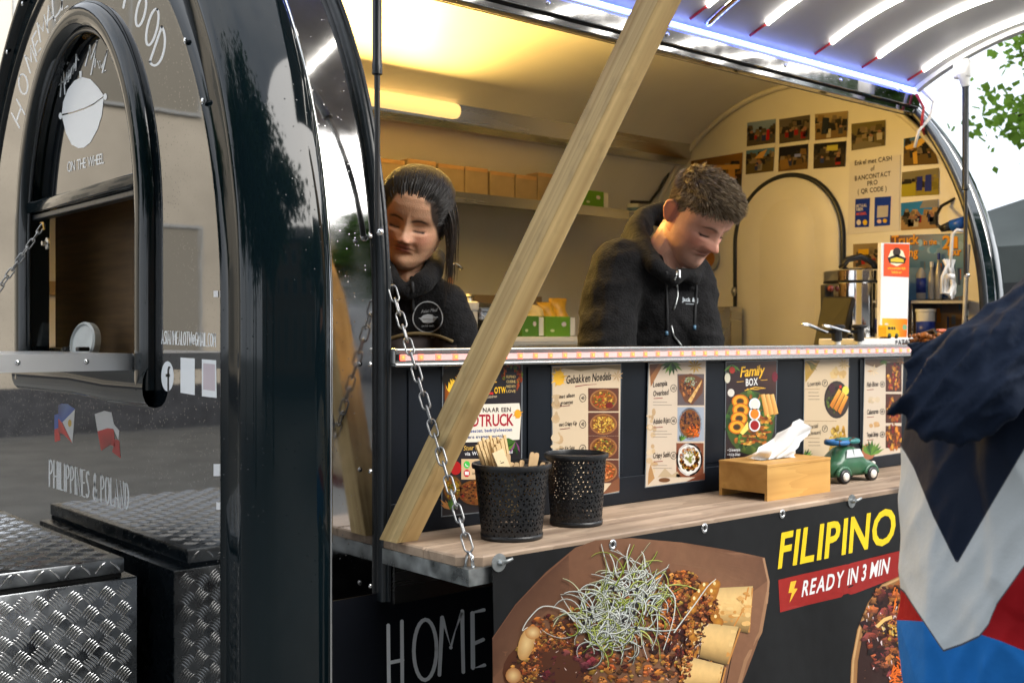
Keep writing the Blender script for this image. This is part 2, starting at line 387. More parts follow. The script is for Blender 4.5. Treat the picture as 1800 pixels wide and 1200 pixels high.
# end wall with the window hole
WY, WR, WZS, WB = 2.775, .382, 1.70, .50     # window: centre, half width, spring height, rise
def win_out(d, z0, n=40): return [(WY - (WR + d), z0)] + [(WY - (WR + d) * math.cos(PI * i / n), WZS + (WB + d) * math.sin(PI * i / n)) for i in range(n + 1)] + [(WY + WR + d, z0)]
def holed(outer, hole, x):
    bm = bmesh.new(); es = []
    for lp in (outer, hole):
        vv = [bm.verts.new((x, y, z)) for y, z in lp]
        for i in range(len(vv)): es.append(bm.edges.new((vv[i], vv[(i + 1) % len(vv)])))
    bmesh.ops.triangle_fill(bm, use_beauty=True, use_dissolve=False, edges=es, normal=(-1, 0, 0))
    bm.verts.index_update(); vs = [v.co.copy() for v in bm.verts]; fs = [tuple(v.index for v in f.verts) for f in bm.faces]; bm.free()
    return vs, fs
hole = win_out(0, 1.40)
vs, fs = holed(archpts(*ab(-.003), n=48), hole, XE)
part(G().add(vs, fs), 'end_wall', M['panel'])
g = G(); rows = [[(x, y, z) for y, z in hole] for x in (XE, XE + .05)]; g.grid(rows, closed=True); part(g, 'window_reveal', M['gloss'], auto=40)
# window surround: a fat half-round moulding
g = G(); C = win_out(.034, 1.335); secs = []
for k in range(9):
    th = PI * k / 8; d = .034 * math.cos(th); h = .028 * math.sin(th) ** .8
    secs.append([(XE - .001 - h, y, z) for y, z in win_out(.034 + d, 1.335)])
g.grid(secs); m_ = len(secs[0])
for e in (0, m_ - 1): g.add([q[e] for q in secs], [tuple(range(9))])
surround = part(g, 'window_surround', M['gloss'], auto=60)
g = G()
sec = [(XE - .001 - .028 * math.sin(PI * k / 8) ** .8, 1.352 + .045 * math.cos(PI * k / 8)) for k in range(9)]
g.grid([[(x, WY + s * (WR + .068), z - (.01 if s < 0 else .0)) for x, z in sec] for s in (-1, -.5, 0, .5, 1)]); part(g, 'window_surround_foot', M['gloss'], auto=60)
g = G().tube([(XE - .004, y, z) for y, z in win_out(-.002, 1.40)], .006, 6); part(g, 'glazing_seal', M['rubber'], True)
# upper fixed pane and its bottom rail, the lower half hangs open as a tray
zr = 1.808
q0 = math.degrees(math.asin((zr - WZS) / (WB - .01))); pane_out = [(WY - (WR - .01) * math.cos(R(q)), WZS + (WB - .01) * math.sin(R(q))) for q in np.linspace(q0, 180 - q0, 31)]
vs = [(x, y, z) for x in (XE + .022, XE + .028) for y, z in pane_out]; n = len(pane_out)
part(G().add(vs, [tuple(range(n))[::-1], tuple(range(n, 2 * n))]), 'window_pane', M['glass'])
g = G().box((XE - .012, WY - WR, zr - .026), (XE + .03, WY + WR, zr + .006), bev=.006); part(g, 'window_rail', M['gloss'], auto=40)
g = G().box((XE + .002, WY - WR, zr - .042), (XE + .03, WY + WR, zr - .027), bev=.003); part(g, 'window_rail_seal', M['rubber'])
tray = part(G().box((.60, 2.403, 1.383), (XE + .03, 3.145, 1.412), bev=.004), 'window_tray', M['satin'])
g = G().box((.604, 2.4005, 1.377), (XE - .02, 2.4025, 1.414)); part(g, 'tray_lip', M['satin'], parent=tray)
for x in (.72, .86):
    part(G().lathe([(.006, 0), (.006, .002), (.003, .004), (0, .004)], (x, 2.4005, 1.397), 10, (0, -1, 0)), 'rivet', M['chrome'], True, parent=tray)
ht = part(G().lathe([(.016, 0), (.016, .004), (.007, .006), (.006, .0155), (0, .0155)], onX(84, 428, XE + .01), 12, (-1, 0, 0)), 'window_stud', M['steel'])
# inner partition seen through the open window
part(G().box((1.16, 2.0, .9), (1.18, 3.5, 1.95)), 'inner_partition', M['brown'])
# reflective dashes and rivets along the end wall edge
for u0, v0, u1, v1 in ((376, 511, 384, 522), (376, 815, 387, 836), (381, 882, 388, 895)):
    pm = PM(lambda u, v: onX(u, v, XE), (-1, 0, 0)); pm.rect(u0, v1, u1, v0, (.75, .76, .78), 2); pm.obj('reflector_dash', TR)
for u, v in ((40, 7), (13, 92), (326, 72), (357, 178)):
    part(G().lathe([(.007, 0), (.006, .003), (0, .004)], onX(u, v, XE - .009), 8, (-1, 0, 0)), 'rivet', M['chrome'], True)
# ---- writing on the end wall
WV = (.86, .89, .92)
pE = lambda: PM(lambda u, v: onX(u, v, XE), (-1, 0, 0), .00012)
pm = pE()
def letter(ch, c, up, ax, w):
    c = Vector(c); up = Vector(up); ax = Vector(ax); ss, wid = sktext(ch)
    b = c - up / 2 - ax / 2
    for q in ss: pm.stroke([b + ax * (x / wid) + up * y for x, y in q], w, WV, 2, cap=True)
hm = [('H', 32, 200), ('O', 41, 148), ('M', 54, 104), ('E', 64, 77), ('M', 75, 50), ('A', 88, 27), ('D', 101, 10), ('E', 114, -3)]
for i, (ch, x, y) in enumerate(hm):
    k = i / 7; letter(ch, (x, y), (-14 + 14 * k, -26 - 10 * k), ((9 + 8 * k) * (.6 if ch == 'E' else 1), (-24 + 14 * k) * (.7 if ch == 'E' else 1)), 2.6)
pm.obj('lettering', TR); pm = pE()
for ch, x, y, up, ax in (('F', 229, -8, (10, -50), (14, 6)), ('O', 248, 20, (13, -52), (13, 10)), ('O', 268, 48, (17, -62), (14, 15)), ('D', 280, 88, (21, -62), (12, 20))): letter(ch, (x, y), up, ax, 4)
pm.obj('lettering', TR)
pm = PM(lambda u, v: onX(u, v, XE + .0215), (-1, 0, 0))
s5 = lambda L: [(x / 5, y / 5) for x, y in L]
for q in ([(530, 850), (540, 700), (552, 520)], [(552, 520), (560, 640), (572, 830)], [(510, 755), (560, 715), (605, 690)], [(590, 562), (597, 550)],
          [(575, 740), (590, 640), (600, 720), (610, 620), (618, 690), (630, 600), (645, 580), (640, 650), (655, 560), (665, 620), (672, 480), (690, 530)],
          [(750, 580), (775, 480), (790, 400), (800, 520), (855, 360), (830, 500), (800, 660)],
          [(820, 570), (840, 520), (835, 590), (860, 540), (875, 600), (880, 540), (895, 600), (945, 440), (900, 640), (930, 620)]): pm.stroke(s5(q), 2.0, WV, 1, cap=True)
k = 2.667; sc = lambda L: [(x / k, y / k) for x, y in L]
pm.poly(sc([(290, 535), (296, 480), (318, 420), (350, 378), (385, 362), (425, 372), (462, 412), (488, 450), (440, 485), (395, 507), (340, 525)]), WV, 1)
pm.poly(sc([(290, 543), (340, 532), (395, 514), (440, 492), (487, 457), (478, 540), (458, 605), (424, 668), (395, 692), (368, 695), (336, 678), (310, 625)]), WV, 1)
pm.poly(sc([(372, 335), (384, 333), (383, 368), (374, 368)]), WV, 1)
pm.ell(284 / k, 544 / k, 3, 6, WV, 1, 12); pm.ell(494 / k, 454 / k, 3, 6, WV, 1, 12)
pm.text('ON THE WHEEL', (118.5, 303), (183, 287), 18, WV, 1, gap=.03)
pm.obj('pane_logo', TR)
pm = pE(); pm.text('ASIANMEALOTW@GMAIL.COM', (284.5, 604), (379, 609), 23, WV, 2, sk=True, w=.058, gap=.17); pm.obj('lettering', TR)
pm = pE(); pm.text('PHILIPPINES & POLAND', (87, 854), (226, 896), 47, WV, 2, sk=True, w=.05, gap=.17); pm.obj('lettering', TR)
pm = pE(); pm.ell(294.6, 661, 11, 26.5, WV, 2, 32); D_ = (.01, .012, .015)
pm.stroke([(299.5, 646), (297.5, 645), (296, 650), (296, 687)], 3.2, D_, 3); pm.rect(291.5, 662, 299, 657, D_, 3); pm.obj('round_f_badge', TR)
pm = pE(); pm.poly([(317.5, 690), (342.5, 694), (342.5, 630), (317.5, 628)], WV, 2); pm.obj('blank_sticker', TR)
pm = pE(); pm.poly([(355, 696), (381, 699), (380, 633), (355, 631)], WV, 2); pm.poly([(357.5, 684), (378.5, 687), (378, 640), (357.5, 638)], (.58, .5, .55), 3); pm.obj('blank_sticker', TR)
f2 = lambda L: [(x / 2.4, 400 + y / 2.4) for x, y in L]
BL, RD, WT = rgb(40, 92, 190), rgb(215, 34, 34), (.84, .86, .88)
pm = pE()
pm.poly(f2([(230, 850), (246, 845), (246, 785), (230, 790)]), BL, 2); pm.poly(f2([(232, 903), (255, 895), (252, 870), (246, 845), (230, 850)]), RD, 2)
pm.poly(f2([(247, 805), (262, 822), (317, 765), (285, 743), (262, 742), (247, 748)]), BL, 3, [BL, jit(BL, .2), BL, rgb(90, 130, 190), BL, rgb(40, 70, 130)])
pm.poly(f2([(247, 862), (270, 872), (305, 908), (262, 822), (247, 805)]), RD, 3, [rgb(150, 25, 25), RD, RD, rgb(225, 70, 60), RD])
pm.poly(f2([(264, 820), (306, 908), (317, 765)]), WT, 4)
pm.ell(295 / 2.4, 400 + 824 / 2.4, 3.2, 6.5, rgb(225, 185, 50), 5, 12); pm.obj('flag_decal', TR)
pm = pE()
pm.poly(f2([(412, 858), (455, 845), (478, 848), (500, 895), (503, 855), (481, 828), (470, 778), (440, 772), (400, 785)]), WT, 2)
pm.poly(f2([(427, 940), (465, 915), (486, 922), (480, 850), (455, 845), (412, 858)]), RD, 3, [rgb(190, 30, 30), rgb(150, 22, 25), RD, RD, rgb(220, 60, 55), RD])
pm.poly(f2([(474, 945), (509, 972), (504, 898), (486, 890)]), rgb(190, 30, 35), 3); pm.obj('flag_decal', TR)

# ---- side skin either side of the opening, roof, lower panel
aO, bO = ab(.158); aI, bI = .88, 1.0
TH = 44.5
def skin(x0, x1, name, m, zb, th1=TH, th0=0, d0=True, d1=False, a=aO, b=bO, n=26, auto=60):
    p = archpts(a, b, th0, th1, n, d0, d1, zb=zb); g = G().grid([[(x, y, z) for y, z in p] for x in (x0, x1)]); return part(g, name, m, auto=auto)
skin(XS, XO, 'steel_skin', M['mirror'], .945)
skin(XOF, XSF, 'side_skin', M['gloss'], .945)
skin(XS, XSF, 'roof', M['gloss'], ZB, th0=TH, th1=180, d0=False, d1=True)
part(G().box((XS, YC - aO - .001, ZB), (XSF, YC - aO + .03, .9445)), 'lower_panel', M['lower'])
part(G().box((1.250, 1.813, .926), (2.3, 1.8205, 1.02)), 'shelf_bracket_plate', M['steel'])
# far outer end wall
vs = [(XFE - .003, y, z) for y, z in archpts(*ab(-.003))]; part(G().add(vs, [tuple(range(len(vs)))]), 'far_outer_wall', M['panel'])
# rubber seals round the opening
def seal(x, r, name, z0, out=.166):
    a, b = ab(out); p = archpts(a, b, 0, TH, 30, True, False, zb=z0)
    g = G(); sec = [(math.cos(2 * PI * k / 12), math.sin(2 * PI * k / 12)) for k in range(12)]
    rows = []
    for i, (y, z) in enumerate(p):
        yn = (YC - y) / a; nrm = Vector((0, -1, 0)) if z <= ZS else Vector((0, -(YC - y) / a / a, (z - ZS) / b / b)).normalized()
        rows.append([Vector((x, y, z)) + Vector((1, 0, 0)) * (r[0] * (abs(c) ** .6) * (1 if c > 0 else -1)) + nrm * (r[1] * (abs(s) ** .6) * (1 if s > 0 else -1)) for c, s in sec])
    g.grid(rows, closed=True); return part(g, name, M['rubber'], auto=50)
s1 = seal(XO + .006, (.011, .013), 'opening_seal', .93); seal(XO + .010, (.005, .018), 'opening_seal_ridge', .93)
seal(XOF - .006, (.011, .013), 'opening_seal', .93)
for v in (415, 640, 828, 1029):
    part(G().lathe([(.005, 0), (.004, .003), (0, .0035)], onY(651, v, 1.829), 8, (0, -1, 0)), 'rivet', M['chrome'], True)
# ---- inside: lining, far wall, floor
th_i = 52.0
part(G().box((1.2, 2.121, 2.252), (3.70, 2.125, 2.30)).add([(1.0, 2.119, 2.2535), (3.7, 2.119, 2.2535), (3.7, 2.24, 2.292), (1.0, 2.24, 2.292)], [(0, 1, 2, 3)]), 'hinge_soffit', M['backw'])
p = archpts(aI, bI, th_i, 180, 60, False, True, zb=.45); part(G().grid([[(x, y, z) for y, z in p] for x in (1.0, 3.9)]), 'inner_lining', M['backw'], auto=60)
vs = [(3.90, y, z) for y, z in archpts(aI, bI, zb=.45)]; part(G().add(vs, [tuple(range(len(vs)))]), 'far_inner_wall', M['cream'])
part(G().box((1.0, 1.9, .26), (3.9, 3.66, .30)), 'trailer_floor', M['steel'])
# coving bead along the arch of the far wall
part(G().tube([(3.885, y, z) for y, z in archpts(aI - .008, bI - .008, zb=.5)], .012, 6), 'arch_coving', M['cream'], True)
# near inner end wall (behind partition)
vs = [(1.02, y, z) for y, z in archpts(aI, bI, zb=1.98, zs=1.985)]
# far end door, moulded, with a dark gap round it
XF = 3.90
def door_loop(d, x):
    P = []
    uL, uR = 1291 + d * 1.0, 1486 - d * 1.0
    a = onX(uL, 600, XF).y; b = onX(uR, 600, XF).y
    cy = (a + b) / 2; w = abs(a - b) / 2; zt = onX(1385, 306 + d * .9, XF).z; zs = zt - w * 1.02
    return [(x, cy + w, .55)] + [(x, cy + w * math.cos(PI * i / 36), zs + (zt - zs) * math.sin(PI * i / 36)) for i in range(37)] + [(x, cy - w, .55)]
def ringed(loops, name, m, parent=None, cap=True):
    g = G(); g.grid(loops); n = len(loops[0])
    if cap: g.add(loops[-1], [tuple(range(n))])
    return part(g, name, m, auto=40, parent=parent)
dgap = part(G().tube([p for p in door_loop(3, XF - .004)], .011, 8), 'door_seal', M['rubber'], True)
door = ringed([door_loop(6, XF - .001), door_loop(8, XF - .014), door_loop(14, XF - .02), door_loop(34, XF - .02)], 'inner_door', M['cream'])
ringed([door_loop(32, XF - .0201), door_loop(36, XF - .014), door_loop(41, XF - .010), door_loop(46, XF - .014), door_loop(50, XF - .021)], 'door_panel', M['cream'], parent=door)
part(G().tube([onX(1290, 505, 3.86), onX(1290, 520, 3.86)], .008, 8).ball(onX(1290, 512, 3.87), .014), 'door_latch', M['steel'], True, parent=door)

# ---- serving counter: dark front, aluminium rail with the red light tape
CN = part(G().box((1.245, 1.84, .96), (3.69, 1.872, 1.393)), 'counter_front', M['navy'])
for x in (1.30, 1.62, 2.02, 2.46, 2.93, 3.3):
    part(G().box((x, 1.8365, 1.128), (x + .30, 1.8395, 1.384), bev=.001), 'counter_panel', M['navy'], parent=CN)
part(G().box((1.25, 1.8355, 1.055), (3.69, 1.8395, 1.118), bev=.0012), 'counter_skirting', M['navy'], parent=CN)
RL = part(G().box((1.245, 1.806, 1.396), (3.69, 1.875, 1.424), bev=.002), 'counter_rail', M['steel'])
part(G().box((1.245, 1.798, 1.420), (3.69, 1.88, 1.427), bev=.002), 'rail_lip', M['steel'], parent=RL)
part(G().box((1.245, 1.800, 1.391), (3.69, 1.86, 1.3975), bev=.002), 'rail_lip', M['steel'], parent=RL)
part(G().box((1.256, 1.8030, 1.4035), (3.66, 1.8058, 1.4155)), 'light_tape', M['redtape'], parent=RL)
part(G().box((1.250, 1.8025, 1.4030), (1.256, 1.8058, 1.4160)), 'tape_end', M['black'], parent=RL)
led0 = None; k = 0; x = 1.262
lg = G().box((-.0028, -.0022, -.0028), (.0028, .0004, .0028), mi=0).box((-.0065, -.0010, -.0056), (.0065, .0004, .0056), mi=1)  # wider red plate stands for the glow round each chip
while x < 3.63:
    if led0 is None:
        led0 = lg.obj('led', [M['ledchip'], M['redglow']], None, world=False); o = led0
    else: o = led0.copy(); COL.objects.link(o)
    o.parent = RL; o.matrix_parent_inverse = Matrix.Identity(4); o.location = wm(RL).inverted() @ Vector((x, 1.8025, 1.4095)); x += .0437
# ---- folding shelf: two boards in a galvanised frame
SX0, SX1, SYF, SYB, SZ = 1.232, 3.62, 1.556, 1.836, 1.055
SH = part(G().box((SX0, SYF, 1.006), (SX0 + .004, SYB, 1.036)).box((SX0 + .004, SYF, 1.006), (SX1, SYF + .004, 1.036)).box((SX0 + .004, SYF + .004, 1.0325), (SX0 + .05, SYB, 1.036)).box((SX0 + .05, SYF + .004, 1.0325), (SX1, SYF + .05, 1.036)).box((SX0 + .05, SYB - .03, 1.0325), (SX1, SYB, 1.036)), 'serving_shelf', M['zinc'])
def wood(name, c1, c2, scale=9, stretch=(1, 1, .06), rough=.62, ring=.55, knots=0, kst=(1, 1, 1)):
    m = bpy.data.materials.new(name); m.use_nodes = True; n = m.node_tree; b = n.nodes['Principled BSDF']; L = n.links.new
    t = n.nodes.new('ShaderNodeTexCoord'); mp = n.nodes.new('ShaderNodeMapping'); mp.inputs['Scale'].default_value = stretch; L(t.outputs['Object'], mp.inputs['Vector'])
    z = n.nodes.new('ShaderNodeTexNoise'); z.inputs['Scale'].default_value = scale; z.inputs['Detail'].default_value = 6; z.inputs['Distortion'].default_value = .6; L(mp.outputs[0], z.inputs['Vector'])
    w = n.nodes.new('ShaderNodeTexWave'); w.inputs['Scale'].default_value = scale * .9; w.inputs['Distortion'].default_value = 7; w.inputs['Detail'].default_value = 3; w.wave_profile = 'SAW'; L(mp.outputs[0], w.inputs['Vector'])
    mm = n.nodes.new('ShaderNodeMix'); mm.inputs[0].default_value = ring; L(z.outputs['Fac'], mm.inputs[2]); L(w.outputs['Fac'], mm.inputs[3])
    r = n.nodes.new('ShaderNodeValToRGB'); r.color_ramp.elements[0].position = .25; r.color_ramp.elements[1].position = .75
    r.color_ramp.elements[0].color = (*c1, 1); r.color_ramp.elements[1].color = (*c2, 1); L(mm.outputs[0], r.inputs[0])
    z3 = n.nodes.new('ShaderNodeTexNoise'); z3.inputs['Scale'].default_value = 5; L(t.outputs['Object'], z3.inputs['Vector'])
    mr = n.nodes.new('ShaderNodeMapRange'); mr.inputs['From Min'].default_value = .3; mr.inputs['From Max'].default_value = .7; mr.inputs['To Min'].default_value = .82; mr.inputs['To Max'].default_value = 1.12; L(z3.outputs[0], mr.inputs[0])
    v = n.nodes.new('ShaderNodeVectorMath'); v.operation = 'MULTIPLY'; L(r.outputs[0], v.inputs[0]); L(mr.outputs[0], v.inputs[1]); L(v.outputs[0], b.inputs['Base Color'])
    if knots:
        vk = n.nodes.new('ShaderNodeTexVoronoi'); vk.inputs['Scale'].default_value = knots; mk = n.nodes.new('ShaderNodeMapping'); mk.inputs['Scale'].default_value = kst; L(t.outputs['Object'], mk.inputs['Vector']); L(mk.outputs[0], vk.inputs['Vector'])
        kr = n.nodes.new('ShaderNodeMapRange'); kr.inputs['From Min'].default_value = .05; kr.inputs['From Max'].default_value = .16; kr.inputs['To Min'].default_value = .42; kr.inputs['To Max'].default_value = 1; L(vk.outputs['Distance'], kr.inputs[0])
        sd = n.nodes.new('ShaderNodeTexNoise'); sd.inputs['Scale'].default_value = 30; sd.inputs['Detail'].default_value = 8; L(mk.outputs[0], sd.inputs['Vector']); sr = n.nodes.new('ShaderNodeMapRange'); sr.inputs['From Min'].default_value = .55; sr.inputs['From Max'].default_value = .75; sr.inputs['To Min'].default_value = 1; sr.inputs['To Max'].default_value = .72; L(sd.outputs[0], sr.inputs[0])
        kk = n.nodes.new('ShaderNodeMath'); kk.operation = 'MULTIPLY'; L(kr.outputs[0], kk.inputs[0]); L(sr.outputs[0], kk.inputs[1]); v2 = n.nodes.new('ShaderNodeVectorMath'); v2.operation = 'MULTIPLY'; L(v.outputs[0], v2.inputs[0]); L(kk.outputs[0], v2.inputs[1]); L(v2.outputs[0], b.inputs['Base Color'])
    b.inputs['Roughness'].default_value = rough
    bp = n.nodes.new('ShaderNodeBump'); bp.inputs['Strength'].default_value = .25; bp.inputs['Distance'].default_value = .004; L(mm.outputs[0], bp.inputs['Height']); L(bp.outputs[0], b.inputs['Normal'])
    return m
M['plank'] = wood('worn_shelf_wood', rgb(112, 90, 72), rgb(200, 176, 152), 17, (.05, 1, 1), ring=.12, knots=4, kst=(.7, 1.6, 1))
M['timber'] = wood('raw_timber', rgb(150, 116, 66), rgb(222, 194, 138), 26, (1, 1, .035), ring=.12, knots=8, kst=(1.2, 1.2, .6))
M['bamboo'] = wood('bamboo', rgb(178, 128, 58), rgb(214, 166, 92), 16, (.06, 1, 1.6), ring=.15)
def board(y0, y1, ch):
    # board with a sawn-off corner at the near end
    x0 = SX0 + .002; z0, z1 = 1.0365, SZ
    out = [(x0 + ch, y0), (SX1, y0), (SX1, y1), (x0, y1), (x0, y0 + ch)]; n = 5; g = G(); e = .003
    cx, cy = (x0 + SX1) / 2, (y0 + y1) / 2
    ins = [(x + (e if x < cx else -e), y + (e if y < cy else -e)) for x, y in out]
    vs = [(x, y, z0) for x, y in out] + [(x, y, z1 - e) for x, y in out] + [(x, y, z1) for x, y in ins]
    fs = [tuple(range(n))[::-1], tuple(range(2 * n, 3 * n))] + [(r * n + i, r * n + (i + 1) % n, (r + 1) * n + (i + 1) % n, (r + 1) * n + i) for r in (0, 1) for i in range(n)]
    part(g.add(vs, fs), 'board', M['plank'], parent=SH)
board(SYF + .006, 1.694, .035); board(1.6965, SYB - .001, .001)
# staple that holds the chain
part(G().tube([(1.247, 1.585, 1.036), (1.247, 1.58, 1.056), (1.247, 1.572, 1.064), (1.247, 1.565, 1.056), (1.247, 1.562, 1.037)], .0035, 6), 'staple', M['chrome'], True, parent=SH)
# letters on the lower panel
pm = PM(lambda u, v: onY(u, v, YC - aO - .001), (0, -1, 0)); GV = (.75, .77, .80)
for q in ([(682, 1098), (684, 1260)], [(706, 1091), (707, 1255)], [(683, 1164), (707, 1159)], [(747 + 20 * math.cos(R(a)), 1141 + 53 * math.sin(R(a)) + (-.08) * 20 * math.cos(R(a))) for a in range(0, 365, 15)],
          [(772, 1185), (777, 1084), (792, 1137), (812, 1073), (814, 1180)], [(850, 1071), (830, 1076), (831, 1173), (851, 1168)], [(831, 1131), (849, 1123)], [(892, 1068), (872, 1160)]): pm.stroke(q, 6.5, GV, 2, cap=True)
pm.obj('lettering', TR)

# ---- hinge beam and the lifted hatch
BM = part(G().box((1.2, 2.078, 2.268), (3.70, 2.100, 2.312), bev=.003), 'hinge_beam', M['mirror'])
part(G().box((1.2, 2.090, 2.247), (3.72, 2.120, 2.2652), bev=.003), 'beam_trim', M['mirror'], parent=BM)
part(G().box((1.2, 2.085, 2.2655), (3.70, 2.1, 2.268)), 'beam_joint', M['gap'], parent=BM)
for x in (1.9, 2.35, 2.9, 3.2): part(G().lathe([(.007, 0), (.006, .003), (0, .004)], (x, 2.078, 2.292), 8, (0, -1, 0)), 'rivet', M['chrome'], True, parent=BM)
HP = (2.095, 2.356); HANG = R(81)
def hpts(off, f0=0., f1=1., n=28):
    """the hatch's section: the piece of arch cut from the side, swung up about its hinge; f runs from hinge to free edge"""
    a, b = aO - off, bO - off; L = [R(TH) * (1 - i / 40) for i in range(41)]
    P = [Vector((a * math.cos(t), b * math.sin(t))) for t in L] + [Vector((a, -.02)), Vector((a, -.06))]
    h = Vector((aO * math.cos(R(TH)), bO * math.sin(R(TH))))
    d = [0]
    for i in range(1, len(P)): d.append(d[-1] + (P[i] - P[i - 1]).length)
    out = []
    for i in range(n + 1):
        s = d[-1] * (f0 + (f1 - f0) * i / n); j = max(1, next((q for q in range(len(d)) if d[q] >= s - 1e-9), len(d) - 1)); k = (s - d[j - 1]) / max(1e-9, d[j] - d[j - 1])
        v = P[j - 1].lerp(P[j], k) - h; c, sn = math.cos(HANG), math.sin(HANG)
        out.append((HP[0] - (v.x * c - v.y * sn), HP[1] + (v.x * sn + v.y * c)))
    return out
HX0, HX1 = 1.212, 3.69
def hslab(o0, o1, x0, x1, name, m, parent=None, f0=0., f1=1.):
    g = G(); A = hpts(o0, f0, f1); B = hpts(o1, f0, f1)
    g.grid([[(x0, y, z) for y, z in A], [(x1, y, z) for y, z in A], [(x1, y, z) for y, z in B], [(x0, y, z) for y, z in B], [(x0, y, z) for y, z in A]])
    n = len(A); g.add([(x0, y, z) for y, z in A] , []); return part(g, name, m, auto=50, parent=parent)
HT = hslab(.0, .006, HX0, HX1, 'hatch', M['gloss'])
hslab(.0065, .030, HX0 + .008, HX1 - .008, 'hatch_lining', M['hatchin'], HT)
hslab(-.004, .036, HX1 - .006, HX1 + .006, 'hatch_edge', M['rubber'], HT); hslab(-.004, .036, HX0 - .006, HX0 + .006, 'hatch_edge', M['rubber'], HT)
hslab(.031, .047, HX1 - .040, HX1 - .010, 'hatch_edge_strip', M['white'], HT)
for x in (1.45, 1.78, 2.11, 2.43, 2.70, 3.03, 3.30, 3.585):
    P = [(x, y, z) for y, z in hpts(.036, .10, .97)]
    part(G().tube(P, .0056, 8), 'led_tube', M['led'], True, parent=HT)
    q = hpts(.034, .03, .10, 3); part(G().tube([(x - .012 + .004 * i, y, z) for i, (y, z) in enumerate(q)], .004, 5), 'red_lead', M['redwire'], True, parent=HT)
P = hpts(.034, .03, .6); part(G().tube([(2.49, y, z) for y, z in P], .012, 6), 'hatch_arm', M['chrome'], True, parent=HT)
TP = part(G().box((1.24, 2.066, 2.3125), (3.66, 2.070, 2.328)), 'blue_light_tape', M['ledblueglow'], parent=BM)
lb = None; x = 1.25
while x < 3.66:
    if lb is None: lb = G().box((-.004, -.004, 0), (.004, .004, .004)).obj('led', M['ledblue'], None, world=False); o = lb
    else: o = lb.copy(); COL.objects.link(o)
    o.parent = BM; o.location = wm(BM).inverted() @ Vector((x, 2.062, 2.319)); x += .036
# wires at the far end of the hinge
part(G().tube([(3.66, 2.07, 2.31), (3.675, 2.05, 2.26), (3.66, 2.05, 2.2), (3.70, 2.06, 2.17)], .005, 5), 'red_lead', M['redwire'], True, parent=BM)
part(G().tube([(3.665, 2.05, 2.32), (3.69, 2.02, 2.28), (3.68, 2.03, 2.22), (3.66, 2.06, 2.18), (3.65, 2.07, 2.12)], .006, 6), 'white_lead', M['white'], True, parent=BM)
# gas struts
def strut(x, y, z0, zm, z1, r, name='gas_strut'):
    b = part(G().lathe([(r * .6, 0), (r, .002), (r, .022), (r * .93, .024), (r * .93, z1 - zm)], (x, y, zm), 16), name, M['rubber'], auto=40)
    part(G().lathe([(r * .55, 0), (r * .55, zm - z0)], (x, y, z0), 12), 'strut_rod', M['black'], auto=40, parent=b)
    part(G().ball((x + .004, y - .004, z0), r * .8), 'ball_stud', M['chrome'], True, parent=b)
    return b
strut(1.222, 1.832, 1.655, 1.962, 2.40, .0102)
st2 = strut(3.655, 1.885, 1.66, 1.95, 2.34, .0118)
bk = onX(1690, 120, 3.645)
part(G().box((3.635, bk.y - .028, bk.z - .035), (3.665, bk.y + .028, bk.z + .03), bev=.008).tube([(3.65, bk.y - .004, bk.z - .02), (3.652, bk.y - .012, bk.z - .065)], [.022, .014], 8), 'strut_bracket', M['white'], auto=50, parent=HT)

# ---- inside fittings: lamp canopy and back shelf
hv = lambda y, k: HC + k * y
def canopy():
    yf = 3.30; zt = HC + .264 * yf; zb = HC + .238 * (yf + .03)
    sec = [(yf, zt), (yf - .012, zt - .004), (yf + .006, zb + .01), (yf + .03, zb - .012), (yf + .06, zb - .012), (yf + .33, zb + .01), (yf + .33, zb + .03), (yf + .04, zt)]
    o = part(G().grid([[(x, y, z) for x in (1.06, 3.895)] for y, z in sec + sec[:1]]), 'lamp_canopy', M['steel'], auto=30)
    # the warm tube light on its face
    a = onY(640, 180, yf - .005); b = onY(801, 197, yf - .005)
    g = G().tube([(1.4, yf - .012, (zt + zb) / 2 + .006), (b.x - .02, yf - .012, (zt + zb) / 2 + .006), (b.x, yf - .012, (zt + zb) / 2 + .006)], [.030, .030, .026], 12)
    part(g, 'tube_lamp', M['lamp'], True, parent=o)
    l = bpy.data.lights.new('tube_lamp_light', 'AREA'); l.shape = 'RECTANGLE'; l.size = 1.0; l.size_y = .06; l.energy = LAMP_W; l.color = (1, .60, .14)
    lo = bpy.data.objects.new('tube_lamp_light', l); COL.objects.link(lo); lo.location = (1.95, yf - .13, zb - .05)
    lo.rotation_euler = Vector((0, -.9, .1)).to_track_quat('-Z', 'Y').to_euler()
    return zb
LAMP_W = 24
CZB = canopy()
part(G().box((1.06, 3.32, 1.985), (3.5, 3.60, 1.995)).box((1.06, 3.312, 1.955), (3.5, 3.32, 1.995)), 'back_shelf', M['steel'])
part(G().box((1.06, 3.648, HC + .0365 * 3.65), (3.3, 3.659, HC + .0485 * 3.65)), 'backsplash_strip', M['card'])
part(G().box((1.06, 3.15, 1.00), (3.2, 3.655, 1.42), bev=.004), 'back_worktop', M['steel'])
part(G().box((1.25, 1.90, 1.02), (3.88, 2.12, 1.05)), 'front_worktop', M['steel'])
CB = part(G().box((3.16, 1.93, 1.06), (3.86, 2.52, 1.418), bev=.003), 'side_counter', M['steel'])
part(G().tube([onY(1180, 288, 3.4), onY(1172, 310, 3.42), onY(1158, 335, 3.45), onY(1142, 356, 3.45), onY(1110, 355, 3.4)], .008, 6), 'black_cable', M['black'], True)
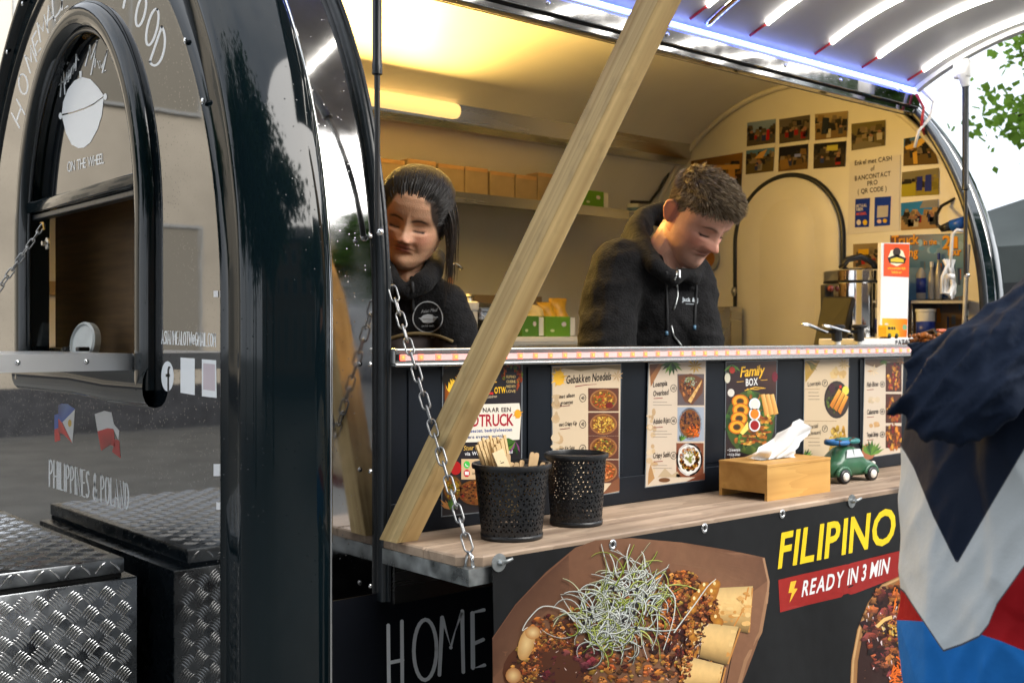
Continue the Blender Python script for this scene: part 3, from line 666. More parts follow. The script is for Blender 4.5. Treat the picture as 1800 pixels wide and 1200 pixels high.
# ================================================================== AROUND THE TRAILER (some only in its reflections)
M['stone'] = mat('beige_render', (.56, .49, .39), .8, nscale=1.2, namt=.15)
M['stone2'] = mat('pale_grey_render', (.40, .40, .39), .8, nscale=1.2, namt=.15)
M['brick'] = mat('brown_brick', (.20, .12, .08), .85, nscale=8, namt=.3)
M['win'] = mat('house_window_glass', (.03, .035, .04), .05, ior=1.7)
M['frame'] = mat('white_window_frame', (.6, .6, .58), .5)
M['roof'] = mat('slate_roof', (.06, .06, .065), .7, nscale=6, namt=.3)
M['bark'] = mat('tree_bark', (.09, .065, .045), .9, nscale=14, namt=.4)
def leafmat(name, c):
    m = bpy.data.materials.new(name); m.use_nodes = True; n = m.node_tree; n.nodes.clear(); L = n.links.new
    o = n.nodes.new('ShaderNodeOutputMaterial'); d = n.nodes.new('ShaderNodeBsdfDiffuse'); t = n.nodes.new('ShaderNodeBsdfTranslucent'); x = n.nodes.new('ShaderNodeMixShader')
    tc = n.nodes.new('ShaderNodeTexCoord'); z = n.nodes.new('ShaderNodeTexNoise'); z.inputs['Scale'].default_value = 3; L(tc.outputs['Object'], z.inputs['Vector'])
    r = n.nodes.new('ShaderNodeValToRGB'); r.color_ramp.elements[0].position = .35; r.color_ramp.elements[1].position = .65
    r.color_ramp.elements[0].color = (*[q * .65 for q in c], 1); r.color_ramp.elements[1].color = (*[q * 1.35 for q in c], 1); L(z.outputs['Fac'], r.inputs[0])
    L(r.outputs[0], d.inputs[0]); L(r.outputs[0], t.inputs[0]); x.inputs[0].default_value = .5; L(d.outputs[0], x.inputs[1]); L(t.outputs[0], x.inputs[2]); L(x.outputs[0], o.inputs[0]); return m
M['leaf'] = leafmat('lime_green_leaves', (.13, .24, .035)); M['leafd'] = leafmat('mid_green_leaves', (.055, .11, .025))
M['curt'] = mat('curtained_window', (.30, .27, .22), .2)
def building(name, label, x0, y0, x1, y1, h, wallm, face, nx, nz, group=None):
    """a block with its window rows on the face towards the square ('-y' or '+y')"""
    t = thing(name, label, 'building', ((x0 + x1) / 2, (y0 + y1) / 2, 0), group)
    G().box((x0, y0, 0), (x1, y1, h)).obj('wall', wallm, t)
    yf = y0 if face == '-y' else y1; s = -1 if face == '-y' else 1
    G().box((x0 - .3, y0 - .3, h), (x1 + .3, y1 + .3, h + .35)).add([(x0 - .3, y0 - .3, h + .35), (x1 + .3, y0 - .3, h + .35), (x1 + .3, y1 + .3, h + .35), (x0 - .3, y1 + .3, h + .35), (x0, (y0 + y1) / 2, h + 3), (x1, (y0 + y1) / 2, h + 3)], [(0, 1, 5, 4), (2, 3, 4, 5), (1, 2, 5), (3, 0, 4)]).obj('roof', M['roof'], t)
    w = (x1 - x0) / nx; dz = (h - .6) / nz; fr = None
    G().box((x0 - .03, yf + s * .04, 0), (x1 + .03, yf, .7)).obj('plinth', M['roof'], t)
    for i in range(nx):
        for k in range(nz):
            cx = x0 + w * (i + .5); z0 = 1.0 + k * dz
            if fr is None:
                a, b, c = w * .24, dz * .56, .05
                fr = G().box((-a, 0, 0), (-a + c, s * .06, b)).box((a - c, 0, 0), (a, s * .06, b)).box((-a + c, 0, 0), (a - c, s * .06, c)).box((-a + c, 0, b - c), (a - c, s * .06, b)).box((-.02, 0, c), (.02, s * .05, b - c)).obj('window', M['stone2'] if name == 'beige_house' else M['frame'], None, world=False)
                pa = G().box((-a + c, .0, c), (a - c, s * .03, b - c)).obj('pane', M['curt'] if name == 'beige_house' else M['win'], fr, world=False); f, p = fr, pa
            else:
                f = fr.copy(); COL.objects.link(f); p = pa.copy(); COL.objects.link(p); p.parent = f
            f.parent = t; f.location = (cx - t.location.x, yf + s * .004 - t.location.y, z0)
    return t
building('beige_house', 'beige rendered house beside the trailer, mirrored in its black end wall', -22, 17, 7.5, 26, 8.6, M['stone'], '-y', 6, 2)
building('brick_house', 'brown brick house with slate roof across the square', -16, -32, 6, -24, 9, M['brick'], '+y', 9, 3)
building('grey_house', 'pale grey house across the square beside the brick one', 8, -34, 30, -25, 11, M['stone2'], '+y', 8, 4)
def tree(name, label, x, y, h, r, nleaf, lm, ls, seed, cz=None, clumps=26, group=None):
    rnd = random.Random(seed); t = thing(name, label, 'tree', (x, y, 0), group); g = G(); cz = cz or h - r
    g.tube([(x, y, 0), (x + .05, y, h * .3), (x - .05, y + .05, cz)], [.16, .12, .06], 8)
    cl = []
    for i in range(clumps):
        d = Vector((rnd.gauss(0, 1), rnd.gauss(0, 1), rnd.gauss(0, .8))).normalized() * r * rnd.uniform(.45, 1.0); c = Vector((x, y, cz)) + d; cl.append(c)
        b = Vector((x, y, cz - r * .5 + rnd.uniform(0, r * .6))); g.tube([b, b.lerp(c, .5) + Vector((0, 0, .1)), c], [.045, .025, .008], 5)
    g.obj('trunk', M['bark'], t, True)
    vs = []; fs = []
    for i in range(nleaf):
        c = cl[rnd.randrange(len(cl))]; p = c + Vector((rnd.gauss(0, 1), rnd.gauss(0, 1), rnd.gauss(0, .7))) * r * (.12 if ls < .1 else .17)
        a = Vector((rnd.gauss(0, 1), rnd.gauss(0, 1), rnd.gauss(0, .6) - .3)).normalized(); b = a.orthogonal().normalized(); b.rotate(Matrix.Rotation(rnd.uniform(0, 6.28), 3, a)); s = ls * rnd.uniform(.7, 1.3); n = len(vs)
        vs += [p, p + a * s * .4 + b * s * .42, p + a * s, p + a * s * .4 - b * s * .42]; fs.append((n, n + 1, n + 2, n + 3))
    mesh_obj('crown', vs, fs, lm, t)
c = atD(2022, 84, 7.6)
tree('leafy_tree', 'bright green leafy tree whose twigs reach in over the trailer roof', c.x, c.y, 4.9, 1.14, 3600, M['leaf'], .072, 3, cz=3.45, clumps=60)
tree('round_tree', 'dark green round tree on the square facing the trailer counter', 4.5, -13, 7.5, 2.6, 9000, M['leafd'], .2, 5, group='trees on the square')
tree('round_tree.001', 'dark green tree standing in front of the brick house', -5, -15, 8.5, 3, 9000, M['leafd'], .2, 6, group='trees on the square')
tree('round_tree.002', 'green tree at the end of the square near the grey house', 13, -14, 8, 2.8, 9000, M['leafd'], .2, 7, group='trees on the square')
tree('round_tree.003', 'green tree near the beige house', -9, 9, 6.5, 2.2, 7000, M['leafd'], .2, 8, group='trees on the square')
for i, (x, y, h, r) in enumerate(((-9.5, -7, 12, 4.4), (-6, -12, 11.5, 4.2), (-5.6, -4.6, 12.5, 4.6), (-2.6, -8.6, 12, 4.2), (12, -10, 8, 3.0), (18, -6, 9, 3.3), (-13, -1, 12, 4.4))):
    tree(f'round_tree.{i + 4:03d}', ['tall dense tree left of the square behind the photographer', 'tallest dark tree behind the photographer', 'great dark tree close behind the photographer to the left', 'dark tree straight behind the photographer', 'dense tree facing the far half of the counter', 'dense tree past the far end of the counter', 'tall dense tree by the street corner left of the square'][i], x, y, h, r, 12000, M['leafd'], .32, 20 + i, group='trees on the square')
# dark market tent beyond the far end
M['canvas'] = mat('grey_green_canvas', (.060, .072, .070), .75, nscale=3, namt=.15); M['canvasd'] = mat('dark_canvas', (.02, .023, .026), .8)
def tent():
    c = atD(1885, 500, 8.4); t = thing('market_tent', 'dark grey market tent beyond the far end of the trailer', 'tent', (c.x, c.y, 0))
    a, he, hr = 1.15, HC + .62, HC + 1.16
    cs = [(c.x + sx * a, c.y + sy * a) for sx, sy in ((-1, -1), (1, -1), (1, 1), (-1, 1))]
    g = G().add([(x, y, he) for x, y in cs] + [(c.x, c.y, hr)], [(0, 1, 4), (1, 2, 4), (2, 3, 4), (3, 0, 4)]); g.obj('canvas_roof', M['canvas'], t)
    G().grid([[(x, y, z) for x, y in cs + cs[:1]] for z in (he, he - .25)]).obj('valance', M['canvas'], t)
    for x, y in cs: G().tube([(x, y, 0), (x, y, he)], .025, 8).obj('pole', M['steel'], t, True)
    for i in (2, 3): p, q = cs[i], cs[(i + 1) % 4]; G().add([(p[0], p[1], 0), (q[0], q[1], 0), (q[0], q[1], he - .25), (p[0], p[1], he - .25)], [(0, 1, 2, 3)]).obj('side_wall', M['canvasd'], t)
tent()
# ================================================================== THINGS OUTSIDE
# ---- tread plate box in front of the end wall
def toolbox():
    t = thing('storage_box', 'silver tread plate storage box on the drawbar in front of the black end wall', 'storage box', (.64, 2.76, .5))
    BX0, BX1, BY0, BY1 = .10, .940, 2.322, 3.21
    b = G().box((BX0, BY0, .45), (BX1, BY1, .942), bev=.004).obj('body', M['tread'], t); autosmooth(b, 40)
    G().box((BX0 + .01, BY0 + .012, .9425), (BX1 - .03, BY1 - .01, .953)).obj('lid_gap', M['gap'], t)
    lid = G().box((BX0 - .005, BY0 - .004, .953), (.911, BY1, .986), bev=.005).obj('lid', M['tread'], t); autosmooth(lid, 40)
    # raised bars: a checkerboard of five-bar groups, turned +-45 degrees
    def bars(og, ax, ay, n, w, h, sy=0.0345, ph=0):
        ax, ay, n = Vector(ax), Vector(ay), Vector(n); og = Vector(og); g = []; vs = []; fs = []
        for i in range(int(w / sy) + 1):
            for k in range(int(h / sy) + 1):
                cx, cy = sy * (i + .5), sy * (k + .5)
                sgn = 1 if (i + k + ph) % 2 == 0 else -1; d = Vector((1, sgn)).normalized(); e = Vector((-d.y, d.x))
                for q in range(-2, 3):
                    Lb = .0150; c = Vector((cx, cy)) + e * q * .0062 + d * (-.0012 * abs(q)); m = len(vs); pts = []
                    ok = True
                    for s, ww, hh in ((-1, .0004, 0), (-.8, .0013, 0), (-.3, .0017, 0), (.3, .0017, 0), (.8, .0013, 0), (1, .0004, 0)):
                        p = c + d * (s * Lb) + e * (.0022 * (1 - s * s))
                        if not (.002 < p.x < w - .002 and .002 < p.y < h - .002): ok = False
                        pts.append((p, ww))
                    if not ok: continue
                    for p, ww in pts:
                        hgt = .0013 if abs((p - c).length) < Lb * .9 else .0003
                        for off, z in ((-ww * 1.25, 0), (0, hgt), (ww * 1.25, 0)): pp = p + e * off; vs.append(og + ax * pp.x + ay * pp.y + n * z)
                    for r in range(5):
                        for s in (0, 1): fs.append((m + r * 3 + s, m + r * 3 + s + 1, m + r * 3 + 4 + s, m + r * 3 + 3 + s))
        return vs, fs
    g = G(); g.add(*bars((BX0, BY0 - .0002, .55), (1, 0, 0), (0, 0, 1), (0, -1, 0), BX1 - BX0, .388)); o = g.obj('tread_bars', M['treadbar'], t, True); tag(o, kind='stuff')
    g = G(); g.add(*bars((BX0, BY0 - .0042, .954), (1, 0, 0), (0, 0, 1), (0, -1, 0), .911 - BX0, .031, sy=.031)); g.add(*bars((BX0, BY0, .9862), (1, 0, 0), (0, 1, 0), (0, 0, 1), .905 - BX0, BY1 - BY0)); o = g.obj('tread_bars', M['treadbar'], t, True); tag(o, kind='stuff')
M['treadbar'] = mat('worn_bright_aluminium', (.58, .59, .60), .22, 1)
toolbox()
# ---- propping timber
def prop():
    a = Vector((1.246, 1.794, SZ)); b = Vector((1.4685, 1.0195, 2.435)); d = (b - a).normalized(); h = .0248
    # section turned so that two faces show from the square
    x = d.cross(Vector((0, 0, 1))).normalized(); x.rotate(Matrix.Rotation(R(PROP_ROT), 3, d)); y = d.cross(x); m = Matrix((x, y, d)).transposed()
    o = bpy.data.objects.new('timber_prop', None)
    L = (b - a).length; vs = []
    for k, (p, q) in enumerate(((-h, -h), (h, -h), (h, h), (-h, h))):
        w = a + x * p + y * q; s = (SZ - w.z) / d.z; vs.append(Vector((p, q, s)))
    e = .0015; sec = [(-h + e, -h), (h - e, -h), (h, -h + e), (h, h - e), (h - e, h), (-h + e, h), (-h, h - e), (-h, -h + e)]
    rows = []
    for z in (None, .12, .3, .5, .7, .9, None):
        r = []
        for p, q in sec:
            w = a + x * p + y * q
            zz = (SZ + .0004 - w.z) / d.z if z is None and not rows else (L + .02 if z is None else z * L)
            r.append(Vector((p, q, zz)))
        rows.append(r)
    g = G().grid(rows, closed=True); n = 8; g.add(rows[0], [tuple(range(n))[::-1]]); g.add(rows[-1], [tuple(range(n))])
    ob = g.obj('timber_prop', M['timber'], None, world=False); ob.matrix_world = Matrix.Translation(a) @ m.to_4x4(); bpy.data.objects.remove(o)
    tag(ob, 'squared raw timber leaning from the shelf to hold the hatch up', 'timber prop')
PROP_ROT = 74
prop()
# ---- chains: every link an object
M['chain'] = mat('zinc_plated_chain', (.30, .30, .30), .36, 1, nscale=60, namt=.25)
def link_mesh(Lk, w, r):
    pts = []; s = Lk / 2 - w / 2
    for i in range(9): a = -PI / 2 + PI * i / 8; pts.append((w / 2 * math.sin(a) * 0 + w / 2 * math.cos(PI / 2 - PI * i / 8 + 0), 0, 0))
    pts = [((w / 2) * math.cos(PI * i / 7), 0, s + (w / 2) * math.sin(PI * i / 7)) for i in range(8)] + [(-(w / 2) * math.cos(PI * i / 7), 0, -s - (w / 2) * math.sin(PI * i / 7)) for i in range(8)]
    return G().tube(pts, r, 6, closed=True)
def chain(name, label, A, B, sag, Lk=.036, w=.0155, r=.0021, grow=1):
    A, B = Vector(A), Vector(B); t = thing(name, label, 'chain', A); L = (B - A).length; pitch = Lk - 2 * r * 1.9; n = max(2, int(round(L / pitch))); first = None
    P = [A.lerp(B, i / n) - Vector((0, 0, sag * 4 * (i / n) * (1 - i / n))) for i in range(n + 1)]
    for i in range(n):
        d = (P[i + 1] - P[i]).normalized(); x = d.cross(Vector((.3, 1, .1))).normalized(); x.rotate(Matrix.Rotation(R(25 + (90 if i % 2 else 0) + random.uniform(-14, 14)), 3, d)); y = d.cross(x)
        if first is None: first = link_mesh(Lk, w, r).obj('link', M['chain'], None, True, world=False); o = first
        else: o = first.copy(); COL.objects.link(o)
        o.parent = t; k = 1.0; m = Matrix((x, y, d)).transposed().to_4x4(); m.translation = (P[i] + P[i + 1]) / 2 - A; o.matrix_basis = m
    return t
chain('steel_chain', 'bright steel chain from the trailer frame down to the shelf corner', (1.250, 1.822, 1.548), (1.247, 1.5735, 1.068), .004)
chain('steel_chain.001', 'short steel chain holding up the window tray on the black end wall', onX(76, 396, XE - .02), onX(76, 396, XE - .02) + Vector((-.215, 0, -.325)), .003, Lk=.030, w=.013, r=.0019)
G().tube([onX(72, 392, XE - .01) + Vector((0, 0, 0)), onX(76, 392, XE - .025), onX(78, 402, XE - .022), onX(74, 404, XE - .015)], .003, 6).obj('brass_hook', mat('brass', (.6, .36, .10), .3, 1), TR, True)
# ---- white round lid in the window
def lid():
    c = onX(148, 612, 1.065); t = thing('round_white_lid', 'white round lid standing upright on the window tray', 'lid', c); ax = Vector((-1, .0, .12))
    cc = (c.x, c.y, c.z - .0 + .0); r = .056
    g = G().lathe([(r, -.012), (r, .006), (r - .006, .010), (r - .010, .004), (0, .004)], (1.065, c.y, 1.434), 32, (-1, -.25, .15))
    o = g.obj('disc', M['whitel'], t); autosmooth(o, 40)
    for dy in (-.045, .055): G().box((c.x - .035, c.y + dy - .012, 1.4125), (c.x - .005, c.y + dy + .012, 1.424), bev=.003).obj('clip', M['black'], t)
M['whitel'] = mat('white_enamel', (.62, .65, .64), .35, nscale=20, namt=.12)
lid()
# ---- woven baskets
def basket_wall(r0, r1, h, n=36, m=14, hole=.56):
    """tapered wall of a triangular lattice, every triangle pierced"""
    P = lambda i, k: (lambda a, rr, z: Vector((rr * math.cos(a), rr * math.sin(a), z)))(2 * PI * (i + (.5 if k % 2 else 0)) / n, r0 + (r1 - r0) * k / m, h * k / m)
    vs = []; fs = []
    def tri(a, b, c, full=False):
        k = len(vs); cen = (a + b + c) / 3
        if full: vs.extend([a, b, c]); fs.append((k, k + 1, k + 2)); return
        vs.extend([a, b, c] + [cen + (p - cen) * hole for p in (a, b, c)])
        fs.extend([(k, k + 1, k + 4, k + 3), (k + 1, k + 2, k + 5, k + 4), (k + 2, k, k + 3, k + 5)])
    for k in range(m):
        for i in range(n):
            a, b = P(i, k), P(i + 1, k)
            if k % 2 == 0: c, d = P(i, k + 1), P(i + 1, k + 1); tri(a, b, c, (i + k) % 3 == 0); tri(b, d, c, k == 0)
            else: c, d = P(i, k + 1), P(i + 1, k + 1); tri(a, d, c, (i + k) % 3 == 0); tri(a, b, d, k == m - 1)
    bm = bmesh.new(); V = [bm.verts.new(v) for v in vs]
    for f in fs: bm.faces.new([V[i] for i in f])
    bmesh.ops.remove_doubles(bm, verts=bm.verts[:], dist=1e-6)
    bmesh.ops.solidify(bm, geom=bm.faces[:], thickness=.0022)
    bm.verts.index_update(); v2 = [v.co.copy() for v in bm.verts]; f2_ = [tuple(v.index for v in f.verts) for f in bm.faces]; bm.free(); return v2, f2_
M['basket'] = mat('black_moulded_plastic', (.010, .011, .013), .38, bump=.05, bscale=120)
def basket(x, y, r0, r1, h, name, label):
    t = thing(name, label, 'basket', (x, y, SZ), 'black lattice baskets on the shelf')
    g = G(); g.add(*basket_wall(r0, r1, h - .004)); o = g.obj('lattice_wall', M['basket'], t, world=False); o.location = (0, 0, .008)
    G().lathe([(r0 - .002, 0), (r0 + .0015, .001), (r0 + .002, .010), (r0 - .002, .011)], n=48).obj('base', M['basket'], t, True, world=False)
    o = G().lathe([(r1 - .003, h - .004), (r1 + .004, h - .004), (r1 + .005, h), (r1 + .004, h + .005), (r1 - .001, h + .006), (r1 - .003, h + .002), (r1 - .003, h - .004)], n=48).obj('rim', M['basket'], t, world=False); autosmooth(o, 50)
    return t
B1 = (1.432, 1.672, .0600, .0745, .142); B2 = (1.640, 1.705, .0545, .064, .145)
basket(*B1, 'lattice_basket', 'black lattice basket full of chopsticks and wooden forks'); basket(*B2, 'lattice_basket.001', 'black lattice basket behind the first, holding plastic forks')
M['bamb'] = mat('pale_bamboo_sticks', rgb(214, 184, 132), .6, nscale=30, namt=.12, stretch=(1, 1, .1)); M['paper'] = mat('cream_paper_sleeve', rgb(224, 202, 160), .7)
M['birch'] = mat('birch_wood', rgb(205, 172, 128), .65, nscale=25, namt=.15); M['plast'] = mat('cream_plastic', (.62, .58, .50), .35)
def stick_at(u, v, y): return onY(u, v, y)
def stickmesh(base, tip, w, th, g, mi=0, wt=None):
    base, tip = Vector(base), Vector(tip); d = (tip - base).normalized(); x = d.cross(Vector((0, 1, .2))).normalized(); y = d.cross(x); wt = wt or w
    vs = []
    for p, ww in ((base, w), (tip, wt)):
        for a, b in ((-1, -1), (1, -1), (1, 1), (-1, 1)): vs.append(p + x * a * ww / 2 + y * b * th / 2)
    g.add(vs, [(0, 1, 5, 4), (1, 2, 6, 5), (2, 3, 7, 6), (3, 0, 4, 7), (4, 5, 6, 7), (3, 2, 1, 0)], mi)
by = B1[1]; tB = B1[0] * FW.x + B1[1] * FW.y; tB2 = B2[0] * FW.x + B2[1] * FW.y; inB = lambda u, v, d: atD(u, v, tB + d); inB2 = lambda u, v, d: atD(u, v, tB2 + d)
spots = [(836, 779), (842, 772), (849, 775), (855, 768), (861, 772), (868, 770), (874, 776), (880, 767), (846, 788), (866, 783)]
SLAB = ['leftmost pale chopstick pair in the front basket', 'second chopstick pair from the left in the leaning bundle', 'third chopstick pair from the left, a little lower than its neighbours', 'taller fourth chopstick pair of the leaning bundle', 'chopstick pair in the very middle of the bundle', 'sixth chopstick pair from the left of the bundle', 'lower chopstick pair just right of the bundle middle', 'tallest chopstick pair, rightmost of the leaning bundle', 'short chopstick pair in front at the left of the bundle', 'short chopstick pair in front, behind the paper sleeve']
for i, (u, v) in enumerate(spots):
    dy = (-.02, .012, -.004, .018, .0, .02, -.012, .012, -.036, -.03)[i]
    tip = inB(u + 4, v, dy); base = inB(u + 38 + (u - 855) * -.35, 905, dy * .6)
    t = thing('chopstick_pair' if i == 0 else f'chopstick_pair.{i:03d}', SLAB[i], 'chopsticks', base, 'chopsticks in the front basket')
    d = Vector((.0032, 0, .001))
    for s in (-1, 1): g = G(); stickmesh(base + d * s, tip + d * s + Vector((0, 0, .002 * s)), .0046, .0046, g, wt=.0056); g.obj('stick', M['bamb'], t)
t = thing('paper_sleeve', 'cream paper chopstick sleeve with dark print standing in front basket', 'paper sleeve', onY(895, 840, by - .03)); g = G(); stickmesh(inB(902, 862, -.040), inB(874, 792, -.044), .026, .004, g); g.obj('sleeve', M['paper'], t)
pm = PM(lambda u, v: inB(u, v, -.0465), -FW); pm.stroke([(868, 811), (876, 814), (886, 812)], 1.4, (.02, .02, .03), 1); pm.stroke([(872, 808), (880, 810)], 1.0, (.02, .02, .03), 1); pm.obj('print', t)
for i, (u, v, dy) in enumerate(((893, 797, .0), (900, 812, .03), (908, 812, -.02), (918, 808, .01), (936, 794, .01), (944, 795, .02), (955, 812, .0), (962, 811, .03))):
    tip = inB(u, v, dy); base = inB(u - 8 + (u - 920) * -.25, 875, dy * .7)
    o = None; g = G(); d = (tip - base).normalized(); x = d.cross(Vector((0, 1, 0))).normalized()
    pts = [(-.0045, 0), (-.0055, .6), (-.0062, .93), (-.0045, .985), (0, 1), (.0045, .985), (.0062, .93), (.0055, .6), (.0045, 0)]; L_ = (tip - base).length; nn = len(pts)
    vs = [base + x * a + d * (b * L_) + Vector((0, yy, 0)) for yy in (-.001, .001) for a, b in pts]
    g.add(vs, [tuple(range(nn)), tuple(range(nn, 2 * nn))[::-1]] + [(k, k + nn, (k + 1) % nn + nn, (k + 1) % nn) for k in range(nn)])
    tag(g.obj('wooden_fork' if i == 0 else f'wooden_fork.{i:03d}', M['birch']), ['wooden fork handle beside the chopstick bundle', 'short wooden fork handle just right of the bundle', 'third wooden fork handle from the chopsticks', 'low wooden fork handle in the middle of the front basket', 'taller left one of two upright wooden fork handles', 'taller right one of two upright wooden fork handles', 'low wooden fork handle right of the tall two', 'rightmost wooden fork handle at the rim of the front basket'][i], 'wooden fork', 'wooden forks in the front basket')
for i, (u, v, dy) in enumerate(((982, 806, -.01), (990, 805, .0), (998, 806, .01), (1006, 814, .015))):
    tip = inB2(u, v, dy); base = tip + Vector((.003, 0, -.07)); g = G(); stickmesh(base, tip - Vector((0, 0, .016)), .006, .0016, g, wt=.013)
    for s in (-1, -.33, .33, 1): q = tip + Vector((s * .0052, 0, 0)); stickmesh(q - Vector((0, 0, .017)), q, .0024, .0016, g, wt=.0014)
    tag(g.obj('plastic_fork' if i == 0 else f'plastic_fork.{i:03d}', M['plast']), ['leftmost pale plastic fork in the rear basket', 'second pale plastic fork from the left in the rear basket', 'third pale plastic fork in the rear basket', 'lowest, rightmost pale plastic fork in the rear basket'][i], 'plastic fork', 'plastic forks in the rear basket')
# ---- tissue box
def tissue():
    x0, x1, y0, y1, h = 2.211, 2.475, 1.637, 1.783, .088
    t = thing('tissue_box', 'bamboo tissue box with white tissue on the wooden shelf', 'tissue box', ((x0 + x1) / 2, (y0 + y1) / 2, SZ))
    g = G(); w = .008; z0 = SZ + .018; z1 = SZ + h - .008
    g.box((x0, y0, SZ), (x1, y0 + w, z1)); g.box((x0, y1 - w, SZ), (x1, y1, z1)); g.obj('side_panel', M['bamboo'], t)
    G().box((x0 + .0005, y0 + w, z0), (x0 + w, y1 - w, z1)).obj('end_panel', M['bamboo'], t); G().box((x1 - w, y0 + w, z0), (x1 - .0005, y1 - w, z1)).obj('end_panel', M['bamboo'], t)
    o = G().box((x0 - .001, y0 - .001, z1), (x1 + .001, y1 + .001, SZ + h), bev=.0015).obj('top', M['bamboo'], t)
    cx, cy = (x0 + x1) / 2 - .012, (y0 + y1) / 2
    G().box((cx - .06, cy - .012, SZ + h - .0005), (cx + .06, cy + .012, SZ + h + .0006)).obj('slot', M['gap'], t)
    # crumpled tissue: a sheet pulled up from the slot and folded over
    rows = []; N = 26; K = 14
    top = [(1313, 803, 0), (1328, 790, 0), (1352, 768, 0), (1376, 750, 0), (1394, 735, 0), (1408, 745, 0), (1417, 754, 0), (1405, 766, 0), (1394, 779, 0), (1391, 793, 0), (1397, 806, 0)]
    yy = cy - .004
    for i in range(N):
        q = i / (N - 1) * (len(top) - 1); j = min(int(q), len(top) - 2); f = q - j
        u = top[j][0] * (1 - f) + top[j + 1][0] * f; v = top[j][1] * (1 - f) + top[j + 1][1] * f
        e = onY(u, v, yy); b = Vector((cx - .05 + .10 * i / (N - 1), yy, SZ + h)); r = []
        for k in range(K):
            s = k / (K - 1); p = b.lerp(e, s); p.y += .016 * math.sin(i * .9 + s * 2) * math.sin(PI * min(1, s * 1.05)) - .02 * s * math.sin(PI * i / N) + .006 * math.sin(i * 2.1 - s * 5) * s; r.append(p)
        rows.append(r)
    G().grid(rows).obj('tissue', M['tissue'], t, True)
M['tissue'] = mat('white_tissue', (.80, .81, .82), .9, bump=.1, bscale=60)
tissue()
# ---- toy car
def toycar():
    t = thing('toy_car', 'green toy car with blue tyre rings on its roof, on the shelf', 'toy car', (2.70, 1.735, SZ)); gm = mat('green_toy_paint', rgb(48, 98, 68), .4, nscale=40, namt=.15, coat=.3)
    # side outline x along +X (nose right), z up; widths per station make it round
    st = [(-.088, .022, .040, .014), (-.080, .016, .058, .026), (-.060, .014, .066, .032), (-.048, .014, .080, .033), (-.032, .014, .094, .033), (-.008, .014, .099, .033), (.012, .014, .095, .033), (.026, .014, .080, .034), (.036, .014, .064, .034), (.056, .014, .058, .032), (.074, .016, .050, .028), (.084, .022, .040, .016)]
    rows = []
    for x, z0, z1, w in st:
        r = []
        for k in range(20):
            a = 2 * PI * k / 20; c, s = math.cos(a), math.sin(a); zz = (z0 + z1) / 2 + (z1 - z0) / 2 * (abs(s) ** .6) * (1 if s > 0 else -1)
            taper = 1 - max(0, (zz - .062)) * 9; r.append((x, w * taper * (abs(c) ** .55) * (1 if c > 0 else -1), zz))
        rows.append(r)
    g = G().grid(rows, closed=True); g.add(rows[0], [tuple(range(20))]); g.add(rows[-1], [tuple(range(20))[::-1]])
    b = g.obj('body', gm, t, True, world=False)
    for x in (-.055, .053):
        for s in (-1, 1):
            f = G(); P = [(x + .024 * math.cos(a), s * .033, .020 + .022 * math.sin(a)) for a in [PI * i / 10 for i in range(11)]]; f.tube(P, .006, 6); f.obj('fender', gm, t, True, world=False)
            w = G().lathe([(.010, -.006), (.019, -.006), (.020, 0), (.019, .006), (.010, .007), (.009, .005)], (x, s * .034, .019), 18, (0, s, 0)).obj('wheel', M['black'], t, True, world=False)
            G().lathe([(.0125, 0), (.011, .003), (.004, .004), (0, .004)], (x, s * .0395, .019), 14, (0, s, 0)).obj('hubcap', M['cream'], w, True, world=False)
    wm_ = mat('pale_toy_window', (.55, .57, .58), .3)
    for a, c in ((-.040, -.012), (-.008, .018)):
        G().add([(a - .004, -.0335, .068), (c + (.006 if c > 0 else 0), -.0335, .068), (c, -.0268, .089), (a + .008 * (a < -.02), -.0268, .089)], [(0, 1, 2, 3)]).obj('window', wm_, t, False, world=False)
    G().add([(.034, -.026, .068), (.034, .026, .068), (.020, .022, .089), (.020, -.022, .089)], [(0, 1, 2, 3)]).obj('windscreen', wm_, t, world=False)
    for s in (-1, 1): G().ball((.080, s * .02, .044), .006).obj('headlight', M['cream'], t, True, world=False)
    G().tube([(.086, -.026, .024), (.091, 0, .024), (.086, .026, .024)], .004, 6).obj('bumper', gm, t, True, world=False)
    bl = mat('blue_rings', rgb(35, 105, 165), .5); tl = mat('teal_rings', rgb(40, 120, 120), .5); br = mat('brown_strap', rgb(80, 50, 40), .6)
    for x, m_, q in ((-.036, bl, 0), (.004, tl, .002)):
        P = [(x + .027 * math.cos(2 * PI * k / 18), .022 * math.sin(2 * PI * k / 18), .107 + q) for k in range(18)]; o = G().tube(P, .0072, 8, closed=True).obj('roof_ring', m_, t, True, world=False)
        for k in (0, 6, 12): c = Vector(P[k]); G().tube([c + Vector((0, -.004, 0)), c + Vector((0, .004, 0))], .008, 8).obj('strap', br, o, True, world=False)
    for v in t.children: pass
    t.rotation_euler = (0, 0, R(-4)); t.scale = (1.12, 1.12, 1.0)
toycar()
